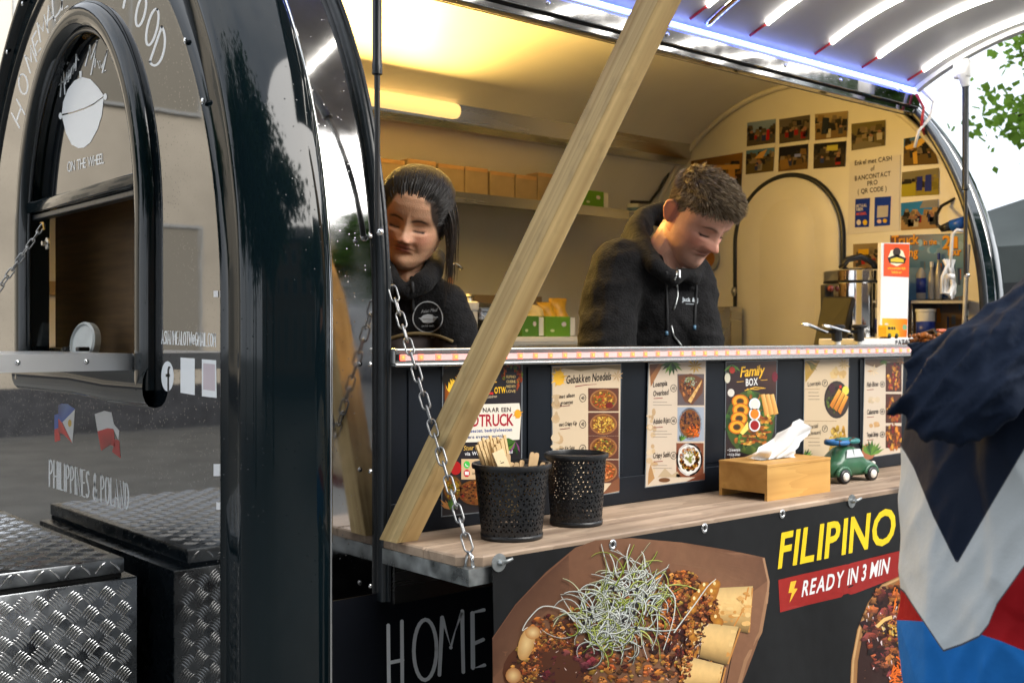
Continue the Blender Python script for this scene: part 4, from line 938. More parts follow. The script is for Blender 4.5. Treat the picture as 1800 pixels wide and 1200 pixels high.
# ================================================================== PRINTED THINGS
PAPER = rgb(204, 184, 155); INK = rgb(45, 36, 32); CIRC = (.02, .02, .02)
ORG = [rgb(214, 130, 40), rgb(226, 164, 60), rgb(170, 84, 26), rgb(120, 60, 22), rgb(235, 190, 90)]
NOOD = [rgb(222, 160, 50), rgb(236, 190, 80), rgb(190, 110, 30), rgb(90, 120, 40), rgb(200, 70, 30), rgb(150, 80, 25)]
MEAT = [rgb(90, 44, 24), rgb(130, 64, 30), rgb(60, 28, 18), rgb(165, 92, 44), rgb(190, 120, 60)]
GRN = [rgb(60, 100, 40), rgb(95, 135, 50), rgb(40, 70, 30)]
def sheet(name, label, cat, q, y, group, base, nrm=(0, -1, 0), plane='y', parent=None, pad=0, lam=True):
    """a laminated card hung on a wall: q = its corners (top-left, top-right, bottom-right, bottom-left) in the frame, met with the wall"""
    f = (lambda u, v: onY(u, v, y)) if plane == 'y' else (lambda u, v: onX(u, v, y))
    c = f(*q[3]); t = thing(name, label, cat, c, group)
    nv = Vector(nrm); C_ = [f(*p) for p in q]
    if lam:
        g = G(); A = [p for p in C_]; B = [p + nv * .0012 for p in C_]; g.add(A + B, [(4, 5, 6, 7), (0, 3, 2, 1), (0, 1, 5, 4), (1, 2, 6, 5), (2, 3, 7, 6), (3, 0, 4, 7)]); g.obj('laminate', M['lamin'], t)
    pm = PM(lambda u, v: f(u, v) + nv * .0013, nrm, .00025)
    cx = sum(p[0] for p in q) / 4; cy = sum(p[1] for p in q) / 4; k = .975
    pm.poly([(cx + (u - cx) * k, cy + (v - cy) * .985) for u, v in q], base, 0)
    return t, pm
M['lamin'] = mat('clear_laminate_edge', (.16, .18, .20), .15)
WYm = 1.8358
def bowl(pm, cx, cy, rx, ry, pal, n=70, ring=rgb(86, 52, 34), bgc=None, size=.17, inner=rgb(120, 72, 30)):
    if bgc: pm.rect(cx - rx * 1.12, cy + ry * 1.1, cx + rx * 1.12, cy - ry * 1.1, bgc, .6)
    pm.ell(cx, cy, rx, ry, ring, 1, 24); pm.ell(cx, cy, rx * .88, ry * .88, inner, 1.5, 24); food(pm, cx, cy, rx * .82, ry * .82, pal, n, 2, size)
def price(pm, x, y, r, s):
    P = [(x + r * .92 * math.cos(R(a)), y + r * 1.15 * math.sin(R(a))) for a in range(0, 361, 24)]; pm.stroke(P, .9, CIRC, 2); pm.text(s, (x - r * .45, y + r * .5), (x + r * .45, y + r * .45), r * .95, CIRC, 2, wt=1)
def smear(pm, q, n, cols, layer=.5, s=10):
    (x0, y0), (x1, y1) = q
    for _ in range(n): pm.ell(random.uniform(x0, x1), random.uniform(y0, y1), random.uniform(.3, 1) * s, random.uniform(.3, 1) * s, jit(random.choice(cols), .12), layer + random.random() * .3, 8)
def leafspray(pm, x, y, r, cols, n=7, a0=0, a1=360, layer=2):
    for i in range(n):
        a = R(a0 + (a1 - a0) * (i + .5) / n); e = r * random.uniform(.75, 1.1); d = Vector((math.cos(a), math.sin(a))); pn = Vector((-d.y, d.x)); p = Vector((x, y))
        pm.poly([p, p + d * e * .5 + pn * e * .12, p + d * e, p + d * e * .5 - pn * e * .12], jit(random.choice(cols), .2), layer + i * .02)
TAN = [rgb(190, 164, 128), rgb(198, 178, 148), rgb(182, 152, 114)]
GRP = 'laminated menu cards on the counter front'
# 1 food truck poster
t, pm = sheet('menu_card', 'dark food truck poster behind the leaning timber and the baskets', 'menu card', [(777, 642), (918, 638), (917, 893), (775, 908)], WYm, GRP, rgb(38, 34, 38))
pm.poly([(781, 646), (830, 645), (800, 720), (781, 735)], rgb(205, 125, 30), 1, [rgb(90, 50, 20), rgb(240, 150, 30), rgb(225, 120, 20), rgb(120, 60, 20)])
pm.ell(795, 676, 12, 15, rgb(250, 200, 60), 1.5); leafspray(pm, 781, 648, 34, [(.015, .012, .008)], 9, -10, 100)
food(pm, 900, 660, 18, 26, [rgb(150, 60, 25), rgb(190, 90, 35), rgb(110, 40, 20), rgb(90, 110, 40)], 70, 1, .22); pm.rect(887, 692, 907, 654, (.02, .02, .025), 3)
for k, s in enumerate(('FILIPINO', 'CUISINE', 'MADE WITH', 'LOVE')): pm.text(s, (889, 664 + k * 8.5), (905, 664 + k * 8.5), 4.6, rgb(220, 190, 120), 4)
pm.text('MEAL', (832, 676), (872, 672), 15, rgb(235, 180, 50), 3, shear=.2); pm.text('OTW', (868, 691), (888, 690), 10.5, rgb(240, 190, 40), 3, wt=1); pm.rect(857, 693, 866, 689, rgb(190, 40, 40), 3); pm.text('Filipino cuisine', (826, 702), (872, 698), 5, PAPER, 3, shear=.25)
pm.poly([(783, 712), (850, 710), (912, 708), (915, 730), (912, 772), (850, 776), (783, 778)], rgb(228, 220, 205), 2)
pm.text('OP ZOEK NAAR EEN', (800, 725), (897, 723), 7.5, INK, 3, wt=1); pm.text('FOODTRUCK', (790, 750), (902, 747), 20, rgb(165, 32, 50), 3, wt=1, gap=.03)
pm.text('voor privéfeesten, bedrijfsfeesten'.replace('é', 'e'), (788, 761), (899, 757), 5.5, rgb(40, 70, 140), 3, wt=1); pm.text('of andere evenementen?', (800, 771), (883, 768), 5.5, rgb(40, 60, 110), 3, wt=1)
pm.ell(909, 727, 6, 8, rgb(230, 160, 40), 3); leafspray(pm, 909, 727, 10, [rgb(230, 160, 40)], 8)
pm.text('Stuur ons een bericht', (814, 791), (886, 786), 8, rgb(235, 190, 90), 2, shear=.25); pm.text('via WhatsApp of e-mail', (816, 800), (900, 796), 6, (.7, .7, .72), 2, wt=1)
pm.rect(810, 842, 905, 806, rgb(210, 180, 140), 2); pm.ell(819.5, 816, 5.5, 6.5, rgb(70, 190, 80), 3); pm.ell(819.5, 831, 5.5, 6.5, rgb(200, 40, 50), 3); pm.rect(816, 834, 823, 828, (.8, .8, .8), 4)
pm.stroke([(817, 814), (818, 818), (822, 819)], 1.5, (.8, .8, .8), 4); pm.text('0486 13 63 04', (829, 819), (890, 817), 6.5, INK, 3, wt=1); pm.text('asianmealotw@gmail.com', (829, 833), (898, 830), 5, INK, 3)
bowl(pm, 795, 858, 18, 24, [rgb(190, 150, 40), rgb(150, 110, 30), rgb(90, 100, 30), rgb(210, 170, 60)], 90, rgb(60, 45, 30), size=.14); bowl(pm, 836, 865, 36, 25, MEAT + [rgb(150, 40, 25)], 150, rgb(30, 26, 26), size=.11)
pm.ell(800, 822, 10, 12, rgb(170, 30, 30), 2.5); leafspray(pm, 905, 775, 26, GRN + [rgb(120, 60, 110)], 9, 60, 200, 2.5); leafspray(pm, 790, 895, 24, GRN + [rgb(190, 130, 70)], 8, 200, 340, 3); smear(pm, ((870, 850), (912, 885)), 24, [rgb(90, 60, 40), rgb(60, 80, 40), rgb(150, 100, 60)], 1, 8)
pm.obj('print', t)
# 2 fried noodles
t, pm = sheet('menu_card.001', 'beige fried noodles menu with four noodle bowls, above the rear basket', 'menu card', [(969, 642), (1092, 638), (1088, 865), (970, 884)], WYm, GRP, PAPER)
smear(pm, ((974, 690), (985, 840)), 26, TAN, .4, 9); pm.poly([(971, 646), (1090, 641), (1090, 650), (1060, 646), (1020, 652), (990, 647), (971, 655)], rgb(150, 130, 95), .6)
pm.ell(982, 664, 9, 13, rgb(228, 175, 50), 2); leafspray(pm, 982, 664, 18, [rgb(228, 175, 50)], 11, 0, 360, 1.8); leafspray(pm, 1084, 660, 12, TAN[2:], 7)
pm.text('Gebakken Noedels', (994, 674), (1073, 667), 13.5, INK, 2, shear=.18, gap=.05, wt=1); pm.stroke([(1010, 679), (1030, 676), (1048, 675)], 1.6, rgb(130, 40, 50), 2, w1=.6)
for y, a, b, pr in ((700, 'met alleen', 'groenten', '40'), (749, 'met Crispy Kip', '', '42'), (792, 'met Kip Sate', '', '42')):
    pm.text(a, (982, y), (1013 if a == 'met Crispy Kip' else 1009, y - 3), 6.5, INK, 2, shear=.2, wt=1)
    if b: pm.text(b, (984, y + 11), (1006, y + 9), 6.5, INK, 2, shear=.2, wt=1)
    yl = y + (14 if b else 5); pm.stroke([(983, yl), (1001, yl - 2)], 1.2, rgb(110, 50, 50), 2); price(pm, 1023.5, y - (1 if b else 4), 6, pr)
for y, pal in ((702, NOOD), (745, NOOD[:3] + [rgb(240, 200, 90)]), (786, NOOD[:4] + MEAT[:2]), (828, [rgb(220, 110, 50), rgb(235, 150, 90), rgb(190, 80, 30)])): bowl(pm, 1060, y, 24, 18.5, pal, 110, rgb(150, 100, 60), rgb(92, 52, 38), size=.13)
pm.ell(1070, 712, 6.5, 5, rgb(110, 30, 20), 5); pm.poly([(1058, 868), (1088, 862), (1088, 838), (1076, 846)], rgb(120, 75, 50), 1)
pm.obj('print', t)
# 3 loempia overload
t, pm = sheet('menu_card.002', 'beige three-dish menu with square food photos, right of the noodles menu', 'menu card', [(1139, 637), (1241, 633), (1238, 843), (1133, 857)], WYm, GRP, rgb(200, 184, 164))
pm.poly([(1141, 640), (1165, 639), (1143, 680)], rgb(150, 100, 60), 1); pm.poly([(1141, 640), (1158, 639), (1142, 662)], rgb(110, 70, 45), 1.3); leafspray(pm, 1180, 636, 24, GRN, 8, 10, 170, 1); leafspray(pm, 1221, 643, 16, [rgb(190, 150, 60)], 9, 0, 360, 1)
smear(pm, ((1140, 700), (1150, 850)), 16, TAN, .5, 7)
for y, a, b, pr, py in ((680, 'Loempia', 'Overload', '42', 682), (745, 'Adobo Rijst', '', '43', 739), (805, 'Crispy Sushi', '', '42', 800)):
    pm.text(a, (1147, y), (1172 if b else 1176, y - 3), 9, INK, 2, shear=.1, wt=1, gap=.05)
    if b: pm.text(b, (1147, y + 16), (1174, y + 13), 9, INK, 2, shear=.1, wt=1, gap=.05)
    yl = y + (20 if b else 6); pm.stroke([(1148, yl), (1164, yl - 1)], 1.3, rgb(130, 40, 40), 2); price(pm, 1183, py, 5.5, pr)
    for i in range(3 if y == 745 else 2): pm.rect(1147, yl + 7 + i * 5, 1172 + 8 * (i % 2), yl + 5.8 + i * 5, rgb(150, 140, 128), 1)
pm.rect(1190, 712, 1237, 657, rgb(92, 82, 84), 1); pm.poly([(1191, 660), (1214, 656), (1236, 666), (1234, 690), (1216, 711), (1203, 706), (1193, 685)], rgb(100, 62, 42), 1.5); food(pm, 1207, 680, 13, 18, MEAT, 50, 2, .2); food(pm, 1212, 671, 11, 9, [rgb(180, 185, 165), rgb(150, 165, 110)], 40, 4, .2)
for k in range(4): pm.poly([(1208 + k * 6, 704 - k * 9), (1214 + k * 6, 694 - k * 9), (1219 + k * 4.5, 698 - k * 9), (1213 + k * 5, 708 - k * 9)], rgb(220, 180, 110), 5, [rgb(230, 195, 130), rgb(200, 150, 80), rgb(180, 120, 60), rgb(225, 185, 115)])
pm.rect(1190, 775, 1237, 715, rgb(150, 160, 175), 1); bowl(pm, 1212, 744, 21, 28, [rgb(70, 40, 45), rgb(50, 30, 35), rgb(120, 60, 40), rgb(170, 100, 50)], 90, rgb(60, 40, 36), size=.16); food(pm, 1219, 757, 13, 12, [rgb(226, 100, 30), rgb(240, 130, 50)], 40, 5, .2); leafspray(pm, 1195, 775, 14, GRN, 4, 250, 330, 5)
pm.rect(1188, 838, 1236, 778, rgb(120, 70, 50), 1); bowl(pm, 1211, 807, 23, 29, [rgb(226, 226, 226)], 1, rgb(206, 202, 198), inner=rgb(222, 218, 212)); 
for k in range(11): a = 2 * PI * k / 11; bowl(pm, 1211 + 14 * math.cos(a), 806 + 17 * math.sin(a), 5, 6, ORG, 6, rgb(120, 70, 30), size=.4)
food(pm, 1211, 802, 8, 10, [rgb(150, 155, 70), rgb(180, 180, 100)], 30, 5, .25); pm.poly([(1155, 838), (1168, 822), (1180, 834), (1190, 828), (1196, 838)], rgb(180, 160, 130), 1); pm.poly([(1143, 815), (1150, 840), (1138, 852), (1139, 830)], rgb(170, 130, 85), 1); pm.ell(1167, 843, 10, 4, rgb(110, 75, 50), 2); pm.poly([(1205, 846), (1238, 830), (1238, 842)], rgb(110, 60, 42), 2)
pm.obj('print', t)
# 4 family box
t, pm = sheet('menu_card.003', 'dark family box poster with golden lettering behind the tissue box', 'menu card', [(1275, 635), (1366, 632), (1362, 826), (1273, 838)], WYm, GRP, rgb(40, 28, 30))
pm.poly([(1277, 638), (1364, 634), (1363, 700), (1277, 705)], rgb(84, 52, 42), .4, [rgb(50, 32, 32), rgb(90, 52, 36), rgb(48, 30, 28), rgb(44, 30, 32)]); leafspray(pm, 1286, 640, 20, GRN, 6, 30, 150); pm.ell(1286, 650, 5, 6, rgb(180, 50, 35), 3); pm.ell(1361, 662, 5, 9, rgb(110, 25, 40), 2); pm.ell(1278, 664, 5, 9, rgb(200, 195, 175), 1); pm.ell(1284, 690, 6, 7, rgb(210, 205, 195), 2)
pm.text('Family', (1300, 662), (1342, 658), 17, rgb(245, 190, 45), 3, shear=.2, wt=1, gap=.02); pm.text('BOX', (1310, 678), (1331, 676), 12, (.75, .75, .74), 3, wt=1); pm.stroke([(1308, 686), (1326, 680), (1344, 682), (1330, 684), (1312, 683)], 1.3, rgb(235, 180, 60), 3)
for a in ((1294, 671, 1306, 670), (1336, 668, 1348, 667)): pm.stroke([a[:2], a[2:]], 1, rgb(220, 170, 60), 3)
pm.ell(1318, 742, 43, 56, rgb(60, 80, 34), 1, 26); food(pm, 1318, 742, 42, 54, GRN + [rgb(200, 120, 40), rgb(110, 130, 50)], 90, 1.3, .16)
for k, (x, y) in enumerate(((1300, 705), (1301, 720), (1298, 735), (1294, 750))):
    for r_, c in ((15, rgb(190, 104, 20)), (12.5, rgb(240, 160, 40)), (7, rgb(120, 70, 25)), (5, rgb(60, 50, 25))): pm.ell(x, y, r_, r_ * .82, c, 3 + k * .5 + (15 - r_) * .03, 18)
for y, c in ((710, rgb(225, 220, 210)), (727, rgb(230, 130, 30)), (747, rgb(150, 24, 24))): pm.ell(1325, y, 10, 11, rgb(220, 225, 230), 6, 18); pm.ell(1325, y, 7.6, 8.4, c, 6.5, 16)
for k in range(3): x = 1340 + k * 8; pm.poly([(x - 4, 693), (x + 3, 692), (x + 11, 728 - k), (x + 3, 731 - k)], rgb(225, 175, 95), 4 + k * .1, [rgb(200, 140, 60), rgb(240, 200, 130), rgb(230, 180, 100), rgb(190, 120, 50)])
food(pm, 1346, 738, 12, 10, ORG, 20, 4, .4); food(pm, 1318, 772, 22, 10, ORG, 30, 4, .25); food(pm, 1336, 758, 20, 10, ORG, 24, 4.2, .3); pm.poly([(1299, 760), (1313, 740), (1314, 754), (1304, 764)], rgb(240, 215, 110), 7)
for y, s in ((793, '\u2022 2 loempia'), (801, '\u2022 4 kip bites'), (809, '\u2022 4 inktvis')): pm.text(s, (1278, y), (1300, y - 1), 5, (.7, .7, .7), 3, wt=1)
pm.obj('print', t)
# 5 loempia / siomai
t, pm = sheet('menu_card.004', 'beige loempia and siomai menu behind the green toy car', 'menu card', [(1413, 631), (1492, 629), (1490, 802), (1411, 812)], WYm, GRP, rgb(202, 180, 148))
pm.poly([(1414, 634), (1441, 633), (1430, 652), (1415, 672)], rgb(165, 130, 50), 1); leafspray(pm, 1415, 634, 26, [rgb(110, 100, 40), rgb(190, 150, 70)], 8, 0, 90, 1.4); leafspray(pm, 1482, 640, 12, [rgb(190, 160, 100)], 8); smear(pm, ((1462, 650), (1488, 664)), 10, [rgb(196, 160, 100), rgb(205, 175, 120)], .6, 8)
pm.text('Loempia', (1419, 679), (1442, 676), 8, INK, 2, gap=.03); pm.text('Siomai', (1420, 754), (1437, 751), 8, INK, 2, gap=.03); pm.text('(Dimsum)', (1420, 765), (1442, 762), 7, INK, 2, gap=.03); price(pm, 1449, 673, 5, '7'); price(pm, 1449, 753, 5, '7')
for y in (684, 740, 770): pm.rect(1414, y, 1470 if y == 740 else 1440, y - .8, rgb(150, 120, 90), 1)
for y in (690, 696, 702, 777, 783): pm.rect(1420, y, 1438 + y % 5, y - 1, rgb(120, 105, 90), 1)
bowl(pm, 1470, 702, 22, 33, [rgb(60, 90, 36), rgb(90, 110, 40), rgb(40, 30, 26)], 40, rgb(44, 36, 34), inner=rgb(58, 44, 36)); pm.ell(1461, 682, 6, 9, rgb(60, 28, 36), 4); pm.ell(1485, 686, 6, 8, rgb(210, 205, 80), 4)
for k in range(3): pm.poly([(1457 + k * 7, 712 + k * 5), (1473 + k * 6, 683 + k * 5), (1478 + k * 6, 687 + k * 5), (1462 + k * 7, 718 + k * 5)], rgb(220, 150, 50), 5, [rgb(200, 120, 30), rgb(240, 180, 80), rgb(225, 150, 50), rgb(180, 100, 30)])
pm.rect(1474, 682, 1478, 677, rgb(200, 50, 30), 6); food(pm, 1472, 778, 17, 32, [rgb(215, 170, 50), rgb(190, 140, 40), rgb(160, 130, 60), rgb(230, 190, 90)], 60, 2, .22); leafspray(pm, 1413, 806, 20, GRN, 5, 270, 350, 3)
pm.obj('print', t)
# 6 fish bites
t, pm = sheet('menu_card.005', 'beige fish bites menu with a column of three photos, beside the customer', 'menu card', [(1519, 629), (1588, 627), (1583, 796), (1515, 806)], WYm, GRP, rgb(202, 186, 166))
pm.poly([(1520, 631), (1587, 629), (1586, 640), (1560, 636), (1540, 646), (1520, 640)], rgb(120, 95, 70), 1); leafspray(pm, 1534, 652, 12, [rgb(200, 150, 80), rgb(225, 200, 160)], 7, 0, 360, 2); leafspray(pm, 1552, 632, 12, GRN, 5, 20, 160, 2); leafspray(pm, 1581, 634, 10, [rgb(190, 130, 80)], 6)
for y, a in ((680, 'Fish Bites'), (728, 'Calamares'), (768, 'Torpedo Shrimps')): pm.text(a, (1523, y), (1543, y - 2), 8, INK, 2, shear=.1, wt=1, gap=.02); pm.stroke([(1523, y + 5), (1535, y + 4)], 1.1, rgb(130, 50, 40), 2); price(pm, 1550, y - 5, 4.2, '8')
for y0, y1 in ((688, 637), (743, 692), (787, 748)): pm.rect(1556, y1, 1584, y0, rgb(74, 40, 28), 1); food(pm, 1570, (y0 + y1) / 2, 13, 24, ORG[:4] + [rgb(110, 50, 30), rgb(140, 30, 30)], 60, 1.4, .22)
pm.ell(1526, 793, 12, 14, rgb(160, 100, 70), 1.5); leafspray(pm, 1530, 800, 28, GRN, 9, 210, 340, 2); smear(pm, ((1530, 700), (1542, 705)), 5, TAN, .6, 6); smear(pm, ((1530, 744), (1545, 748)), 5, [rgb(190, 150, 100)], .6, 6)
pm.obj('print', t)
# 7 edge of another
t, pm = sheet('menu_card.006', 'sliver of a menu card showing just past the customer jacket', 'menu card', [(1604, 627), (1668, 625), (1662, 785), (1600, 797)], WYm, GRP, rgb(206, 196, 176)); smear(pm, ((1606, 650), (1650, 780)), 30, TAN + GRN, 1, 9); pm.obj('print', t)

# ---- the hanging banner
def banner():
    y0 = 1.548; x0 = onY(863, 1000, y0).x; x1 = 3.45; zt = lambda x: 1.051 - .003 * (x - x0)
    t = thing('banner', 'black printed banner hung along the front edge of the wooden shelf', 'banner', (x0, y0, .3))
    ripple = lambda x, z: y0 - .004 - .006 * (.5 + .5 * math.sin((x - 1.2) * 5.2)) * min(1, (1.06 - z) * 6) - .003 * math.sin(x * 17 + z * 6) * min(1, (1.06 - z) * 4)
    NX, NZ = 110, 28; rows = []
    for k in range(NZ + 1):
        r = []
        for i in range(NX + 1):
            x = x0 + (x1 - x0) * i / NX; z = zt(x) + (.34 - zt(x)) * k / NZ; r.append(Vector((x, ripple(x, z), z)))
        rows.append(r)
    back = [[p + Vector((0, .0012, 0)) for p in r] for r in rows]
    g = G().grid(rows); g.grid([r[::-1] for r in back]); g.grid([rows[0], back[0]]); g.grid([[r[0] for r in rows], [r[0] for r in back]]); o = g.obj('sheet', M['bannerblack'], t, True)
    mp = lambda u, v: (lambda p: Vector((p.x, ripple(p.x, p.z), p.z)))(onY(u, v, y0 - .006))
    def seg(pts, n=5):
        out = []
        for i in range(len(pts)):
            a, b = Vector(pts[i]), Vector(pts[(i + 1) % len(pts)])
            out += [a.lerp(b, k / n) for k in range(n)]
        return out
    def fill(pm, pts, c0, c1, layer, cell=14):
        """a printed area cut into small cells so that it follows the sheet; colour runs from c0 (left) to c1 (right)"""
        import mathutils
        xs = [p[0] for p in pts]; ys = [p[1] for p in pts]; y = min(ys); 
        def span(yy):
            h = []
            for i in range(len(pts)):
                (ax, ay), (bx, by_) = pts[i], pts[(i + 1) % len(pts)]
                if (ay <= yy) != (by_ <= yy): h.append(ax + (bx - ax) * (yy - ay) / (by_ - ay))
            return (min(h), max(h)) if len(h) >= 2 else None
        Y = sorted({min(ys) + .01, max(ys) - .01} | {p[1] for p in pts if min(ys) < p[1] < max(ys)} | set(np.arange(min(ys) + .01, max(ys), cell)))
        for a, b in zip(Y[:-1], Y[1:]):
            sa, sb = span(a + 1e-4), span(b - 1e-4)
            if not sa or not sb: continue
            n = max(1, int(max(sa[1] - sa[0], sb[1] - sb[0]) / (cell * 1.6)))
            for i in range(n):
                f0, f1 = i / n, (i + 1) / n; L_ = lambda s, f: s[0] + (s[1] - s[0]) * f
                ca = tuple(p + (q - p) * f0 for p, q in zip(c0, c1)); cb = tuple(p + (q - p) * f1 for p, q in zip(c0, c1))
                pm.poly([(L_(sa, f0), a), (L_(sa, f1), a), (L_(sb, f1), b), (L_(sb, f0), b)], c0, layer, [ca, cb, cb, ca])
    rnd = random.Random(11)
    pm = PM(mp, (0, -1, 0), .00035)
    # paper tray
    fill(pm, [(863, 1120), (905, 1062), (960, 1005), (1012, 962), (1048, 949), (1110, 945), (1200, 953), (1280, 966), (1343, 979), (1352, 1020), (1348, 1060), (1330, 1130), (1303, 1205), (863, 1212)], rgb(112, 76, 54), rgb(126, 88, 64), 1)
    fill(pm, [(863, 1122), (905, 1064), (950, 1018), (1000, 975), (1000, 1040), (940, 1090), (900, 1150), (863, 1190)], rgb(86, 55, 38), rgb(104, 70, 50), 1.4)
    fill(pm, [(1200, 953), (1280, 966), (1343, 979), (1350, 1020), (1322, 1040), (1230, 1000), (1180, 990)], rgb(122, 86, 62), rgb(104, 70, 50), 1.5)
    pm.stroke([(1350, 1040), (1336, 1110), (1310, 1160), (1300, 1200)], 6, rgb(150, 112, 82), 1.8); pm.stroke([(1343, 980), (1352, 1022), (1348, 1060)], 4, rgb(160, 122, 92), 1.8); pm.stroke([(1352, 1050), (1290, 1130), (1278, 1200)], 1.6, rgb(40, 24, 18), 1.9)
    # heap of crumbs and sauce
    def heap(poly_c, n, pal, lay, s0, s1, dark=.4):
        for _ in range(n):
            cx, cy, rx, ry, rot = poly_c; a = rnd.uniform(0, 6.283); q = math.sqrt(rnd.random()); x = q * rx * math.cos(a); y = q * ry * math.sin(a)
            X = cx + x * math.cos(rot) - y * math.sin(rot); Y_ = cy + x * math.sin(rot) + y * math.cos(rot); s = rnd.uniform(s0, s1); c = rnd.choice(pal); c = tuple(k * rnd.uniform(.7, 1.25) for k in c); d = tuple(k * dark for k in c); e = tuple(min(.9, k * 1.5) for k in c); m = rnd.randint(5, 8); ph = rnd.uniform(0, 6)
            pts = [(X + s * math.cos(ph + 6.283 * i / m) * rnd.uniform(.5, 1.15), Y_ + s * math.sin(ph + 6.283 * i / m) * rnd.uniform(.4, .95)) for i in range(m)]
            for i in range(m):
                p, q2 = pts[i], pts[(i + 1) % m]; up = ((p[1] + q2[1]) / 2 - Y_) / s
                pm.poly([(X, Y_), p, q2], c, lay + rnd.random() * 2, [c, e if up < -.2 else d, e if up < -.2 else d])
    pal = [rgb(150, 88, 36), rgb(176, 108, 48), rgb(118, 62, 26), rgb(90, 44, 20), rgb(196, 132, 66), rgb(70, 30, 20)]
    pm.ell(1085, 1140, 185, 90, rgb(70, 36, 20), 2, 30, rot=-.35); pm.ell(960, 1180, 80, 60, rgb(80, 42, 22), 2, 24); pm.ell(1170, 1070, 80, 60, rgb(70, 36, 20), 2, 24, rot=-.5)
    heap((1090, 1130, 170, 90, -.3), 620, pal, 3, 3, 9); heap((955, 1160, 62, 45, -.4), 220, pal, 3, 3, 9); heap((1180, 1050, 62, 46, -.6), 170, pal, 3, 3, 9); heap((960, 1110, 30, 30, 0), 70, pal, 3, 3, 7)
    heap((1000, 1165, 60, 26, -.4), 60, [rgb(90, 26, 34), rgb(60, 18, 22), rgb(130, 60, 60)], 5, 3, 10); heap((1180, 1115, 50, 40, -.8), 60, [rgb(80, 30, 24), rgb(50, 20, 16), rgb(110, 50, 30)], 5, 3, 9)
    # rolls
    def roll(pts, end, lay, cL, cM, cR):
        (ax, ay), (bx, by_), (cx, cy), (dx, dy) = pts; n = 12
        for i in range(n):
            f0, f1 = i / n, (i + 1) / n; sh = lambda f: tuple(p * (1.05 - .8 * abs(1.6 * f - .55) ** 1.7) * (1, .96 - .1 * f, .9 - .25 * f)[k] for k, p in enumerate(cM))
            P = lambda f: (ax + (dx - ax) * f, ay + (dy - ay) * f); Q = lambda f: (bx + (cx - bx) * f, by_ + (cy - by_) * f)
            pm.poly([P(f0), Q(f0), Q(f1), P(f1)], cM, lay, [sh(f0), tuple(k * .92 for k in sh(f0)), tuple(k * .92 for k in sh(f1)), sh(f1)])
        pm.stroke([end[0], end[1]], 3, rgb(186, 128, 66), lay + .2); pm.stroke([(bx - 8, by_ + 2), (bx - 18, (by_ + cy) / 2), (cx - 30, cy - 4)], 2.2, rgb(196, 128, 56), lay + .3)
        for _ in range(30): x = .93 - .9 * rnd.random() ** 1.8; y = rnd.uniform(.12, .88); a = (ax + (bx - ax) * x, ay + (by_ - ay) * x); b = (dx + (cx - dx) * x, dy + (cy - dy) * x); p = (a[0] + (b[0] - a[0]) * y, a[1] + (b[1] - a[1]) * y); pm.ell(p[0], p[1], rnd.uniform(2, 8), rnd.uniform(1.5, 5), rnd.choice([rgb(206, 156, 90), rgb(196, 140, 72), rgb(222, 186, 124), rgb(214, 170, 105)]), lay + .6 + rnd.random() * .3, 9)
    cm = rgb(222, 190, 132)
    roll([(1232, 1034), (1322, 1029), (1314, 1112), (1256, 1098)], [(1321, 1032), (1314, 1110)], 7, cm, cm, cm)
    roll([(1222, 1092), (1296, 1100), (1278, 1168), (1214, 1150)], [(1299, 1103), (1279, 1166)], 8, cm, cm, cm)
    roll([(1200, 1150), (1272, 1168), (1262, 1215), (1190, 1215)], [(1275, 1172), (1266, 1212)], 9, cm, cm, cm)
    pm.ell(922, 1130, 14, 30, cm, 6, 16, rot=.3, edge=rgb(190, 140, 80)); pm.ell(934, 1110, 14, 12, rgb(226, 196, 140), 6.2, 14, edge=rgb(180, 120, 60)); pm.ell(898, 1185, 14, 14, cm, 6, 14, edge=rgb(170, 110, 60))
    # mustard sauce strips and dark glaze over the rolls
    ml = rgb(192, 132, 44)
    def smooth(P, n=7):
        P = [Vector(p) for p in P]; P = [P[0] * 2 - P[1]] + P + [P[-1] * 2 - P[-2]]; out = []
        for a, b, c, d in zip(P, P[1:], P[2:], P[3:]):
            for k in range(n): q = k / n; out.append(.5 * (2 * b + (c - a) * q + (2 * a - 5 * b + 4 * c - d) * q * q + (3 * b - a - 3 * c + d) * q ** 3))
        return [(p.x, p.y) for p in out] + [(P[-2].x, P[-2].y)]
    for P, w in (([(1256, 1026), (1247, 1056), (1262, 1092)], 10), ([(1238, 1028), (1219, 1056), (1212, 1102), (1228, 1146)], 9), ([(1230, 1128), (1211, 1160), (1198, 1205)], 9)):
        Q = smooth(P, 9)
        for x, y in Q: r_ = w * rnd.uniform(.55, 1.1); pm.ell(x + rnd.uniform(-3, 3), y, r_, r_ * rnd.uniform(.7, 1.1), ml, 9.8 + rnd.random() * .3, 10, edge=rgb(150, 92, 32))
        for x, y in Q[::4]: pm.ell(x - 2, y - 2, 2.4, 3.4, rgb(236, 208, 150), 10.3, 8)
    for _ in range(26): x = rnd.uniform(1170, 1250); y = rnd.uniform(1030, 1180); pm.stroke([(x, y), (x - rnd.uniform(2, 10), y + rnd.uniform(8, 26))], rnd.uniform(2, 6), rgb(60, 26, 16), 10.4, w1=1.2); pm.stroke([(x + .8, y + 2), (x - 2, y + 7)], 1.1, rgb(225, 205, 190), 10.6, w1=.4)
    heap((1195, 1030, 30, 22, -.7), 90, pal, 11, 3, 8); heap((1244, 1062, 20, 16, 0), 50, pal, 11, 2, 6); heap((1222, 1110, 18, 34, .2), 70, pal, 11, 2, 6); heap((1202, 1170, 14, 30, .2), 60, pal, 11, 2, 6); heap((1180, 1080, 30, 50, .3), 120, pal, 9.5, 3, 8)
